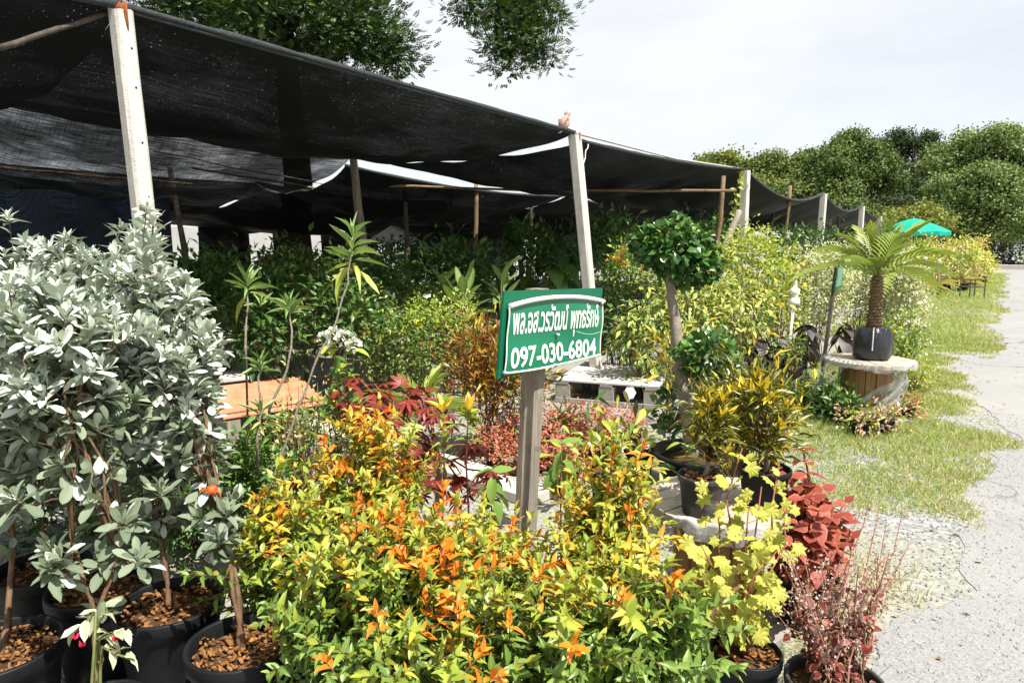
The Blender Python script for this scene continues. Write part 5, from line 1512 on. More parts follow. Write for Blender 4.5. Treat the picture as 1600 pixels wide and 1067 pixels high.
# two tall shoots with golden leaves
def shoot(way, label, n=4, l=0.062):
    pts = [Vector(w) for w in way]
    r = thing('golden_shoot', label, 'shoot', (pts[0].x, pts[0].y, 0), 'tall golden-tipped shoots')
    stems_obj(r, [(pts, 0.005, 0.002, 5)], 'stem_red'); lv = Leaves()
    rosette(lv, 'lan', L['syz_gold'], pts[-1], UP, 5, l * 1.1, l * 1.25, 0.34, 78, 45, 0.012)
    for f in (0.93, 0.88, 0.82, 0.75, 0.68, 0.6, 0.5):
        p, dr = path_at(pts, f); rosette(lv, 'ova', L['syz_yellow'] if f > 0.7 else L['syz_green'], p, dr, 3, l * 0.8, l, 0.42, 40, 10, 0.006)
    lv.emit(r, 60)
shoot([on_z(690, 850, 0)] + ap((694, 720, 2.75), (692, 640, 2.75)), 'tall shoot with three golden leaves over the dark red plant')
shoot([on_z(735, 850, 0)] + ap((728, 720, 2.75), (731, 655, 2.75), (732, 640, 2.75)), 'tall shoot with golden top leaves just left of the sign board')

# thin saplings with green drooping leaves
G_GS = 'thin saplings with drooping green leaves'
for (px, y0, y1, t, lab) in ((768, 845, 735, 2.6, 'thin sapling with drooping green leaves in front of the concrete plank'), (876, 845, 690, 2.62, 'thin sapling with drooping green leaves just past the sign post')):
    pts = [on_z(px, 930)] + ap((px + 1, y0, t), (px, (y0 + y1) / 2, t), (px + 2, y1, t))
    r = thing('sapling', lab, 'sapling', (pts[0].x, pts[0].y, 0), G_GS)
    stems_obj(r, [(pts, 0.005, 0.002, 5)], 'stem_brown'); lv = Leaves()
    for i, f in enumerate((0.99, 0.88, 0.78, 0.68, 0.56)):
        p, dr = path_at(pts, 0.4 + 0.6 * f)
        for s_ in (-1, 1):
            a = i * 1.3 + random.uniform(-.3, .3)
            hd = Vector((math.cos(a) * s_, math.sin(a) * s_ * 0.7, 0.15 if f > 0.9 else -0.35))
            l = random.uniform(0.075, 0.10)
            lv.add('wav' if f < 0.9 else 'ova', L['small_green'], [p], [hd], [UP + Vector(rdir(1)[0]) * 0.3], l, l * 0.55)
    lv.emit(r, 30)

# ------------------------------------------------------------------ dark red palmate shrub
def red_shrub():
    b_ = on_z(684, 800); r = thing('red_leaf_shrub', 'dark red shrub with hand-shaped leaves behind the orange-tipped shrubs', 'shrub', b_)
    t = 3.3; lv = Leaves()
    trunk = [b_] + ap((686, 740, t), (684, 700, t))
    stems_obj(r, [(trunk, 0.022, 0.016, 8)], 'stem_grey', 'trunk')
    heads = [(560, 590, 3.3), (585, 600, 3.4), (625, 612, 3.2), (650, 600, 3.3), (672, 640, 3.2), (545, 645, 3.2), (600, 660, 3.0), (760, 700, 3.3), (790, 740, 3.2), (640, 690, 3.1), (720, 740, 3.1), (700, 780, 3.0), (660, 770, 3.0), (505, 765, 3.1), (480, 775, 3.1), (530, 620, 3.35), (740, 780, 3.1), (700, 650, 3.4), (620, 760, 3.0), (570, 625, 3.1), (655, 625, 3.25)]
    for h in heads:
        e = at(*h); st = trunk[-1].lerp(trunk[-2], random.random() * 0.6)
        pts = wob(st, e, 5, 0.03, 0.02)
        stems_obj(r, [(pts, 0.006, 0.003, 5)], 'stem_red')
        for q in range(7):
            p, dr = path_at(pts, random.uniform(0.72, 1.0)); d = Vector(rdir(1)[0]); d.z -= 0.2; d.normalize()
            pp = p + d * random.uniform(0.02, 0.06)
            l = random.uniform(0.055, 0.09)
            lv.add('pal', L['red_palm'], [pp], [(d + UP * -0.35).normalized()], [UP + d * 0.4], l, l)
    lv.emit(r, 160)
red_shrub()

# ------------------------------------------------------------------ generic leafy bush
def bush(base, c, rad, label, cat='bush', kind='ova', mats=(('small_green', 1.0),), n=900, size=0.045, wr=0.5, group=None, name='bush', clump=14, stems=5, nmax=0, potted=None, flower=None, up=0.5, droop=0.0, stem='stem_brown', csp=None, hollow=0.5, toplit=None):
    base = Vector(base); c = Vector(c); rx, ry, rz = rad
    r = thing(name, label, cat, base, group)
    z0 = base
    if potted: z0 = pot(r, base, potted[0], potted[1], n=18)
    lv = Leaves()
    nc = max(4, n // clump)
    d = rdir(nc, 0.25); f = rng.uniform(hollow, 1.0, nc) ** 0.7
    wv = 1 + 0.16 * np.sin(d[:, 0] * 6 + base.x * 3) + 0.13 * np.sin(d[:, 2] * 7 + d[:, 1] * 5 + base.y)
    cc = np.array(c) + d * f[:, None] * wv[:, None] * np.array([rx, ry, rz])
    tubes = []
    for i in range(min(nc, stems * 4)):
        e = Vector(cc[i]); st = z0 + Vector((random.uniform(-1, 1), random.uniform(-1, 1), 0)) * 0.03
        if e.z < st.z + 0.05: continue
        tubes.append((wob(st, e, 5, 0.03), 0.007 if rz > 0.25 else 0.004, 0.002, 4))
    if tubes: stems_obj(r, tubes, stem, 'stems')['kind'] = 'stuff'
    k = nc * clump
    own = np.repeat(np.arange(nc), clump)
    s0 = csp or size * 1.5
    off = rng.normal(size=(k, 3)) * s0 * 0.8
    pos = cc[own] + off
    out = unit(off / s0 * 0.8 + d[own] * 0.6 + np.array([0, 0, up]))
    dr = unit(out + rng.normal(size=(k, 3)) * 0.45 + np.array([0, 0, -droop]))
    nr = rng.normal(size=(k, 3)) * 0.45 + np.array([0, 0, 1.0]) + d[own] * 0.4
    ln = size * rng.uniform(0.7, 1.25, k)
    names = [m_[0] for m_ in mats]; w = np.array([m_[1] for m_ in mats]); w = w / w.sum()
    ci = rng.choice(len(mats), nc, p=w)
    mi = np.where(rng.random(k) < 0.75, ci[own], rng.choice(len(mats), k, p=w))
    if toplit:                                               # young growth sits at the outer tips
        tipm = (d[own][:, 2] * f[own] > toplit[1]) & (rng.random(k) < toplit[2])
    for q, nm in enumerate(names):
        sel = mi == q
        if toplit: sel &= ~tipm
        if sel.any(): lv.add(kind, L[nm], pos[sel], dr[sel], nr[sel], ln[sel], ln[sel] * wr)
    if toplit and tipm.any(): lv.add(kind, L[toplit[0]], pos[tipm], dr[tipm], nr[tipm], ln[tipm], ln[tipm] * wr)
    if flower:
        fm, fn, fs, per, zmin = flower
        for i in range(fn):
            q = rdir(1, 0.6)[0]
            if q[2] < zmin: q[2] = zmin + random.random() * 0.4; q = q / np.linalg.norm(q)
            if q[1] > 0: q[1] = -q[1]
            p = np.array(c) + q * np.array([rx, ry, rz]) * 1.06
            pp = p + rng.normal(size=(per, 3)) * fs * 0.8
            lv.add('flo', L[fm], pp, rdir(per), np.tile(q, (per, 1)) + rng.normal(size=(per, 3)) * 0.4, fs, fs, 'flower')
    lv.emit(r, nmax)
    return r
def px_bush(px, py, rx, ry, t, label, depth=None, **k):
    c = at(px, py, t); m_ = t / F
    return bush(Vector((c.x, c.y, 0)), c, (rx * m_, depth or rx * m_, ry * m_), label, **k)
G_H = 'shrubs standing along the net edge'
GA = (('small_green', 0.6), ('dark_green', 0.25), ('small_lime', 0.15))
px_bush(600, 540, 62, 62, 6.3, 'small-leaved shrub with yellowish leaf edges, behind the white flower heads', mats=(('small_green', 0.5), ('var_yellow', 0.35), ('dark_green', 0.15)), n=2600, size=0.038, group=G_H)
px_bush(690, 535, 68, 70, 6.2, 'round small-leaved green shrub, yellow on top, just before the rust croton', mats=GA, n=2900, size=0.036, group=G_H, toplit=('small_lime', 0.35, 0.6), flower=('yellow_fl', 1, 0.06, 1, 0.7))
px_bush(640, 480, 60, 32, 7.2, 'lower green shrub under the patterned broad leaves', mats=(('small_green', 0.5), ('dark_green', 0.5)), n=1500, size=0.04, group=G_H, flower=('white_fl', 2, 0.09, 1, 0.4))
px_bush(520, 488, 75, 56, 5.9, 'dark green shrub with yellow leaf patches behind the tallest sapling', mats=(('dark_green', 0.62), ('mid_green', 0.2), ('yellow', 0.05), ('var_yellow', 0.13)), n=2000, size=0.065, group=G_H)
px_bush(415, 510, 55, 66, 5.6, 'dark green leafy shrub between silver crown and tufted sapling', mats=(('dark_green', 0.8), ('mid_green', 0.2)), n=1500, size=0.07, group=G_H)
px_bush(590, 448, 60, 32, 7.4, 'green creeper shrub with pale blue-white open flowers', mats=(('dark_green', 0.6), ('mid_green', 0.4)), n=1500, size=0.06, group=G_H, flower=('white_fl', 3, 0.10, 1, 0.2))
px_bush(450, 430, 50, 26, 6.8, 'dim mixed foliage shrub with rusty tips in half shade', mats=(('dark_green', 0.6), ('mid_green', 0.3), ('croton_red', 0.1)), n=900, size=0.08, group=G_H)
px_bush(310, 465, 40, 40, 6.2, 'green shrub in half shade right beside the concrete post foot', mats=(('mid_green', 0.4), ('dark_green', 0.6)), n=800, size=0.09, group=G_H)
px_bush(965, 495, 40, 75, 7.7, 'dark green upright shrub beside the white post, orange flowers near its top', mats=(('dark_green', 0.65), ('mid_green', 0.35)), n=2200, size=0.05, group=G_H)
px_bush(990, 425, 38, 42, 7.5, 'green shrub with orange lantana flowers behind the ficus crown', mats=(('small_green', 0.7), ('small_lime', 0.3)), n=1200, size=0.05, group=G_H, flower=('orange_fl', 9, 0.035, 7, 0.3))
px_bush(1010, 530, 42, 58, 6.9, 'yellow and green broad-leaved shrub behind the ficus trunk', mats=(('var_yellow', 0.5), ('yellow', 0.2), ('mid_green', 0.3)), n=800, size=0.085, wr=0.42, group=G_H, up=0.1, droop=0.4, kind='ell')
px_bush(1080, 490, 55, 62, 7.0, 'yellow-variegated shrub between the ficus crowns', mats=(('var_yellow', 0.55), ('yellow', 0.3), ('mid_green', 0.15)), n=1000, size=0.085, wr=0.42, group=G_H, up=0.1, droop=0.4, kind='ell')
px_bush(1060, 440, 50, 36, 7.4, 'lime shrub with few orange flowers close behind the ficus crown', mats=(('small_lime', 0.5), ('small_green', 0.5)), n=1300, size=0.05, group=G_H, flower=('orange_fl', 4, 0.035, 6, 0.2))
px_bush(1170, 410, 62, 46, 7.7, 'tall yellow-green shrub below the vine-covered post', mats=(('small_lime', 0.6), ('var_yellow', 0.25), ('small_green', 0.15)), n=2000, size=0.055, group=G_H, toplit=('yellow', 0.5, 0.35))
px_bush(1150, 485, 58, 52, 7.3, 'bright yellow-leaved shrub right of the ficus trunk', mats=(('yellow', 0.45), ('var_yellow', 0.4), ('small_green', 0.15)), n=1100, size=0.085, wr=0.42, group=G_H, kind='ell', droop=0.3, up=0.1)
px_bush(1225, 470, 32, 62, 7.8, 'shrub sprinkled with small yellow flowers by the sprinkler pole', mats=(('small_green', 0.4), ('small_lime', 0.4), ('yellow', 0.2)), n=1100, size=0.045, group=G_H, flower=('yellow_fl', 34, 0.04, 2, -0.6))
CR = (('var_cream', 0.92), ('small_lime', 0.08))
px_bush(1278, 450, 50, 62, 8.6, 'cream-variegated bush by the sprinkler', mats=CR, n=6000, size=0.048, group=G_H, clump=12)
px_bush(1352, 435, 52, 62, 9.0, 'cream-variegated bush behind the bagged palm', mats=CR, n=6000, size=0.048, group=G_H, clump=12)
px_bush(1405, 470, 36, 70, 8.6, 'cream-variegated bush at the row end, nearest the grass', mats=CR, n=5000, size=0.048, group=G_H, clump=12)
px_bush(1412, 535, 30, 40, 7.8, 'low bush with white blossoms beside the palm table', mats=(('small_green', 0.7), ('small_lime', 0.3)), n=1100, size=0.04, group=G_H, flower=('white_fl', 40, 0.032, 2, -0.3), potted=(0.16, 0.2))
px_bush(1388, 540, 22, 28, 7.5, 'small green bush with yellow fruit tucked behind the palm bag', mats=(('small_green', 0.8), ('small_lime', 0.2)), n=500, size=0.04, group=G_H, flower=('yellow_fl', 9, 0.05, 1, -0.6))
px_bush(755, 580, 42, 62, 5.0, 'rust and orange croton shrub half hidden by the sign', kind='lan', mats=(('croton_red', 0.8), ('croton_y', 0.2)), n=1300, size=0.085, wr=0.2, name='croton', cat='croton', up=1.4, nmax=0)
px_bush(800, 590, 48, 50, 5.1, 'dull orange and green croton behind the sign board', kind='lan', mats=(('croton_red', 0.5), ('croton_y', 0.1), ('mid_green', 0.4)), n=1000, size=0.08, wr=0.22, name='croton', cat='croton', up=1.2)
px_bush(300, 770, 95, 70, 3.5, 'dark green ground shrub behind the silver shrub pots', mats=(('dark_green', 0.5), ('mid_green', 0.5)), n=2200, size=0.045, group='low shrubs behind the pots')
px_bush(385, 745, 40, 62, 3.0, 'small-leaved green shrub between the pots and the saplings', mats=(('mid_green', 0.7), ('small_green', 0.3)), n=1500, size=0.034, group='low shrubs behind the pots')
px_bush(120, 770, 110, 60, 3.7, 'shadowed dark shrub behind the nearest silver stems', mats=(('dark_green', 1.0),), n=1600, size=0.05, group='low shrubs behind the pots')
px_bush(450, 690, 50, 75, 3.6, 'sparse twiggy shrub with tiny brownish leaves by the saplings', mats=(('small_green', 0.5), ('small_lime', 0.25), ('peach', 0.25)), n=420, size=0.032, stems=9, clump=5, hollow=0.2, group='low shrubs behind the pots')
px_bush(525, 690, 45, 60, 3.4, 'sparse green vine-like shrub beside the roof sheets', mats=(('small_green', 0.6), ('mid_green', 0.4)), n=360, size=0.045, stems=9, clump=5, hollow=0.2, group='low shrubs behind the pots')
px_bush(470, 640, 45, 60, 3.9, 'bare twiggy shrub with few orange-brown leaves over the roof sheets', mats=(('peach', 0.5), ('small_lime', 0.3), ('syz_gold', 0.2)), n=170, size=0.026, stems=10, clump=3, hollow=0.1, group='low shrubs behind the pots')

# ixora with white heads
def ixora():
    b_ = on_z(545, 690); r = thing('ixora', 'leggy shrub with round white flower heads before the small-leaved hedge', 'shrub', b_)
    lv = Leaves(); t = 4.4
    for (px, py) in ((522, 522), (553, 540), (538, 528), (508, 530)):
        e = at(px, py, t); pts = wob(b_, e, 6, 0.03); stems_obj(r, [(pts, 0.006, 0.003, 5)], 'stem_green')
        k = 26; dd = rdir(k, 0.6)
        lv.add('flo', L['white_fl'], np.array(e) + dd * 0.045, dd, dd + rdir(k) * 0.5, 0.032, 0.032, 'flower')
        for q in range(12):
            p, dr = path_at(pts, random.uniform(0.35, 0.95)); d = Vector(rdir(1)[0]); d.z = d.z * 0.4 - 0.1
            l = random.uniform(0.07, 0.11); lv.add('ell', L['small_lime'] if random.random() < 0.4 else L['mid_green'], [p], [d], [UP + Vector(rdir(1)[0]) * 0.4], l, l * 0.5)
    lv.emit(r, 110)
ixora()

# ------------------------------------------------------------------ broad-leaved plants
def broad(px, py_base, t, heads, label, mat, kind, l, wr, n, name, cat, group=None, nmax=60, petiole=0.6, el=(85, 15), stemm='stem_green', base=None):
    """leaves on long stalks from the ground"""
    b_ = base or Vector((at(px, 500, t).x, at(px, 500, t).y, 0))
    zt = at(px, py_base, t).z
    r = thing(name, label, cat, b_, group); lv = Leaves()
    tubes = []
    for i in range(n):
        a = i * 2.4 + random.uniform(-.3, .3); f = (i + 0.5) / n
        e = R(el[0] + (el[1] - el[0]) * f)
        hd = Vector((math.cos(a), math.sin(a), 0))
        ln = l * random.uniform(0.8, 1.15)
        st = b_ + UP * (zt * (1 - 0.35 * f))
        p = st + (hd * math.cos(e) + UP * math.sin(e)) * (ln * petiole)
        tubes.append(([b_ + UP * 0.02 + hd * 0.02, st.lerp(b_, 0.3) + hd * 0.02, p], 0.007, 0.004, 5))
        if kind == 'hea': d = (hd * 0.75 - UP * random.uniform(0.3, 1.0)).normalized(); nr = hd * 0.8 + UP * 0.7
        else: d = hd * math.cos(e * 0.8) + UP * math.sin(e * 0.8); nr = UP - hd * 0.4
        lv.add(kind, mat if not isinstance(mat, str) else L[mat], [p], [d], [Vector(nr) + Vector(rdir(1)[0]) * 0.2], ln, ln * wr)
    for tb_ in tubes: stems_obj(r, [tb_], stemm)
    lv.emit(r, nmax)
    return r
G_DF = 'patterned broad-leaf plants'
for (px, py, t, l, n, lab) in ((725, 462, 7.0, 0.30, 15, 'broad-leaf plant with white-veined leaves above the round green shrub'), (695, 452, 7.2, 0.28, 12, 'broad-leaf plant with pale veins next to the creeper shrub'), (655, 474, 7.0, 0.24, 10, 'smaller pale-veined broad-leaf plant over the lower green shrub'), (785, 440, 7.9, 0.30, 10, 'broad-leaf plant with one upright leaf behind the sign'), (475, 440, 7.4, 0.24, 10, 'pale-veined broad-leaf plant in half shade near the sapling heads'), (430, 430, 7.8, 0.25, 9, 'broad-leaf plant standing in the shade behind the saplings')):
    broad(px, py, t, None, lab, 'dieff', 'ell', l, 0.36, n, 'broad_leaf_plant', 'plant', G_DF, petiole=0.25)
G_CO = 'dark purple elephant-ear plants'
for (px, py, t, n, lab) in ((1190, 545, 6.9, 8, 'dark purple elephant-ear plant closest to the yellow bush'), (1225, 540, 7.0, 9, 'dark purple elephant-ear plant at the sprinkler foot'), (1262, 520, 7.1, 9, 'dark purple elephant-ear plant between sprinkler and leaning stake'), (1320, 520, 7.4, 8, 'dark purple elephant-ear plant between leaning stake and palm bag'), (1160, 570, 6.7, 7, 'lower dark purple elephant-ear plant beside the crotons'), (1245, 575, 6.6, 8, 'short dark purple elephant-ear plant in front of the sprinkler')):
    broad(px, py, t, None, lab, 'coloc', 'hea', 0.20, 0.62, n + 4, 'elephant_ear', 'plant', G_CO, petiole=0.5, stemm=M['wood_dark'])
# single upright banana-like leaf
broad(1219, 425, 8.6, None, 'plant with one upright lime strap leaf between the yellow shrub and cream bush', 'small_lime', 'ell', 0.5, 0.22, 3, 'strap_leaf_plant', 'plant', None, petiole=0.02, el=(88, 60))
px_bush(1240, 545, 12, 16, 6.4, 'small pale curly plant before the dark elephant ears', mats=(('small_lime', 0.5), ('small_green', 0.5)), n=200, size=0.045)

# dark plants in the shade under the nets
G_SH = 'shade plants on racks under the nets'
shade = [(330, 432, 9.0, 'ell'), (370, 430, 9.6, 'hea'), (600, 425, 9.5, 'hea'), (640, 415, 9.0, 'spl'), (690, 395, 9.6, 'spl'), (730, 405, 9.0, 'hea'), (760, 375, 10.5, 'hea'), (800, 350, 10.2, 'hea'), (815, 345, 10.0, 'spl'), (850, 365, 10.4, 'hea'), (880, 390, 9.6, 'hea'), (820, 425, 9.4, 'hea'), (865, 420, 9.2, 'hea'), (770, 420, 8.6, 'spl'), (660, 385, 11.0, 'ell'), (710, 368, 12.0, 'spl'), (905, 375, 10.5, 'spl'), (960, 360, 10.5, 'ell'), (985, 350, 11.5, 'ell'), (560, 405, 12.0, 'ell'), (510, 420, 10.5, 'ell'), (1080, 350, 12.0, 'hea'), (1110, 345, 11.0, 'ell'), (1195, 355, 13.0, 'ell'), (1255, 370, 13.5, 'ell'), (1270, 365, 14.5, 'str')]
SHW = ['heart-shaped', 'split-leaved', 'glossy', 'tall', 'drooping', 'bushy']
PLACE = ['near the dark green pole', 'below the tree trunk', 'below the white tent gap', 'before the thin dark pole', 'beside the slender pole', 'left of the brown pole', 'right under the brown pole', 'behind the bamboo rail', 'catching a patch of sun on the rack', 'on the rack behind the sign', 'by the white post', 'just above the sign board', 'touching the white post above the sign', 'above the patterned leaves', 'far back between two poles', 'far back behind the brown pole', 'past the white post at rack height', 'hanging beyond the white post', 'far back over the lantana', 'far back behind the trunk post', 'behind the narrow-leaved head', 'above the ficus crown', 'beside the leaning brace', 'beyond the vine-covered post', 'by the rough brown pole', 'past the rough brown pole, spiky']
for i, (px, py, t, kd) in enumerate(shade):
    broad(px, py + 10, t, None, {'hea': 'big heart-leaved plant ', 'spl': 'split-leaved dark plant ', 'ell': 'leafy dark plant ', 'str': 'strap-leaved plant '}[kd] + PLACE[i], 'mid_green' if i % 4 == 0 else 'dark_green', kd, 0.28 if kd in ('hea', 'spl') else 0.27, 0.75 if kd == 'hea' else (0.9 if kd == 'spl' else 0.34), 10, 'shade_plant', 'plant', G_SH, 40, 0.5)
# racks for them
for k, (s_, n_, ln, lab) in enumerate(((6.5, 5.2, 4.2, 'rough timber plant rack in the shade behind the white post'), (12.0, 6.0, 4.0, 'timber plant rack deep in shade beyond the vine-covered post'), (1.5, 8.0, 3.5, 'timber plant rack in the dark beside the tree trunk'))):
    o = W(s_, n_); r = thing('plant_rack', lab, 'rack', o, 'racks in the shade')
    for z in (0.55, 1.05):
        for j in range(5):
            m = MB(); m.beam(o + N * (j * 0.16) + UP * z, o + D * ln + N * (j * 0.16) + UP * z, 0.10, 0.025); m.build('plank', M['wood_grey'], r)
    for x in (0.05, ln / 2, ln - 0.05):
        for y in (0.0, 0.64):
            m = MB(); m.beam(o + D * x + N * y, o + D * x + N * y + UP * 1.25, 0.06, 0.06, N); m.build('leg', M['wood_dark'], r)
for i, (px, py, t, rx, ry, lab) in enumerate(((570, 430, 9.5, 60, 24, 'dark low foliage plant under the trunk post'), (700, 420, 9.0, 60, 26, 'dark low foliage plant under the split-leaved plants'), (350, 438, 7.8, 60, 24, 'dark low foliage plant beyond the concrete post foot'), (840, 400, 9.8, 60, 36, 'dark foliage plant filling the rack above the sign'), (945, 375, 9.6, 38, 30, 'bushy fern-like plant just past the white post'), (1090, 375, 11, 60, 30, 'dark foliage plant behind the ficus crown'), (1250, 385, 13, 60, 24, 'dark foliage plant behind the cream bush'), (620, 405, 13.5, 60, 18, 'dark foliage plant at the far back by the white tent'), (470, 428, 10.5, 60, 16, 'dark foliage plant in front of the tree trunk'))):
    px_bush(px, py, rx, ry, t, lab, mats=(('dark_green', 0.6), ('mid_green', 0.4)), n=900, size=0.10, group=G_SH, name='shade_plant', cat='plant')
# vine on the third post
r = thing('climbing_vine', 'thin green vine climbing beside the white concrete post', 'vine', (P3T.x - 0.12, P3T.y - 0.1, 0)); lv = Leaves()
vp = [Vector((P3T.x - 0.14, P3T.y - 0.12, 0)), Vector((P3T.x - 0.10, P3T.y - 0.12, 1.2))] + [Vector((P3T.x - 0.14 + 0.05 * math.sin(i), P3T.y - 0.14, 1.3 + 0.2 * i)) for i in range(8)]
stems_obj(r, [(vp, 0.006, 0.004, 5)], 'stem_green')
for i in range(40):
    p, dr = path_at(vp, random.uniform(0.2, 1.0)); d = Vector(rdir(1)[0]); d.z -= 0.3
    lv.add('ova', L['small_lime'], [p + d * 0.02], [d], [Vector((0, -1, 0.5))], 0.085, 0.06)
for i in range(40):
    p = P3T + Vector(rng.normal(size=3)) * 0.12 + UP * 0.18
    lv.add('ova', L['mid_green'], [p], [rdir(1)[0]], [UP], 0.06, 0.04)
lv.emit(r, 60)

# ------------------------------------------------------------------ small palm
def frond(root, base, tip_dir, Ln, arch, leaf_l, n, mat, lw=0.0075, rr=0.005, vee=0.45):
    base = Vector(base); d = Vector(tip_dir).normalized(); side = d.cross(UP).normalized()
    pts = []
    for i in range(13):
        f = i / 12; p = base + d * (Ln * f) - UP * (arch * Ln * f * f); pts.append(p)
    m = MB(); m.tube(pts, taper(rr, 0.0015, 13), 5)
    v, fcs, u = strip_leaf([(0, 0.25), (0.35, 0.5), (0.75, 0.3), (1, 0.0)], 0.5, 0.25)
    m_uv = []
    for i in range(n):
        f = 0.14 + 0.86 * i / (n - 1)
        p, dr = path_at(pts, f)
        nup = side.cross(dr).normalized()
        ll = leaf_l * (math.sin(math.pi * (0.18 + 0.72 * f)) ** 0.7) * random.uniform(0.9, 1.1)
        for s_ in (-1, 1):
            y = (side * s_ * 0.85 + dr * (0.65 + 0.5 * f) + nup * (vee + random.uniform(-.12, .12))).normalized()
            z = (nup - y * nup.dot(y)).normalized(); x = y.cross(z)
            m.add([p + x * (a * lw) + y * (b_ * ll) + z * (c_ * ll) for a, b_, c_ in v], fcs)
    o = m.build('frond', mat, root)
    return o
def palm(crown, root_thing, n, Ln, leaf_l, mat, e0=75, e1=-5, arch=0.45, nl=34):
    for i in range(n):
        a = i * 2.4 + 0.3; f = (i + 0.5) / n
        e = R(e0 + (e1 - e0) * f)
        d = Vector((math.cos(a) * math.cos(e), math.sin(a) * math.cos(e), math.sin(e)))
        frond(root_thing, crown, d, Ln * random.uniform(0.85, 1.1) * (0.75 if i < 3 else 1), arch * (0.35 + 0.9 * f), leaf_l, nl, mat)
bg = SP2 + UP * SPH + Vector((0.02, 0, 0))
r = thing('potted_palm', 'young date palm in a black plastic grow bag on the spool table', 'palm', bg)
m = MB()
m.lathe(bg, [(0.13, 0.0), (0.155, 0.03), (0.166, 0.12), (0.163, 0.20), (0.146, 0.255), (0.13, 0.285), (0.118, 0.30), (0.10, 0.285), (0.0, 0.27)], 36, jit=lambda a, z: 1 + 0.03 * math.sin(5 * a + z * 20) + 0.02 * math.sin(13 * a - z * 40) + (0.07 * math.sin(6 * a) if z > 0.24 else 0))
bagm = simple('black_film_bag', (0.012, 0.013, 0.016), (0.022, 0.024, 0.03), 0.22, 9, 0.6, 0.7, 18)
m.build('grow_bag', bagm, r, True)
m = MB(); fd = toc; m.tube([bg + fd * 0.170 + UP * z for z in (0.10, 0.16, 0.22, 0.26)] + [bg + fd * 0.13 + UP * 0.30], 0.005, 5); m.build('twine', M['white_paint'], r)
m = MB()
H0 = 0.27; tz = at(1368, 432, 6.25).z - SPH
prof = []
nr_ = 16
for i in range(nr_):
    z = H0 + (tz - H0) * i / nr_; rr_ = 0.070 - 0.024 * (i / nr_); prof += [(rr_ * 0.82, z), (rr_ * 1.12, z + (tz - H0) / nr_ * 0.8)]
prof += [(0.05, tz), (0.0, tz + 0.03)]
m.lathe(bg, prof, 12, jit=lambda a, z: 1 + 0.12 * math.sin(a * 6 + z * 60))
m.build('trunk', simple('palm_trunk_fibre', (0.11, 0.075, 0.045), (0.26, 0.19, 0.11), 0.9, 30, 0.1, 0.8, 60), r)
palm(bg + UP * tz, r, 17, 0.74, 0.20, L['palm'], 84, 18, 0.48, 15)
sp_ = on_z(640, 690); r = thing('small_palm', 'small feathery palm seedling in front of the round green shrub', 'palm', (sp_.x, sp_.y, 0))
pc = Vector((sp_.x, sp_.y, 0)); pc = Vector((at(655, 640, 4.6).x, at(655, 640, 4.6).y, 0.0)); r.location = pc
pot(r, pc, 0.12, 0.2, n=16)
palm(pc + UP * at(655, 640, 4.6).z, r, 9, 0.48, 0.14, L['palm'], 70, 5, 0.5, 15)
m = MB(); m.tube([pc + UP * 0.15, pc + UP * at(655, 640, 4.6).z], 0.015, 6); m.build('stem', M['stem_green'], r)

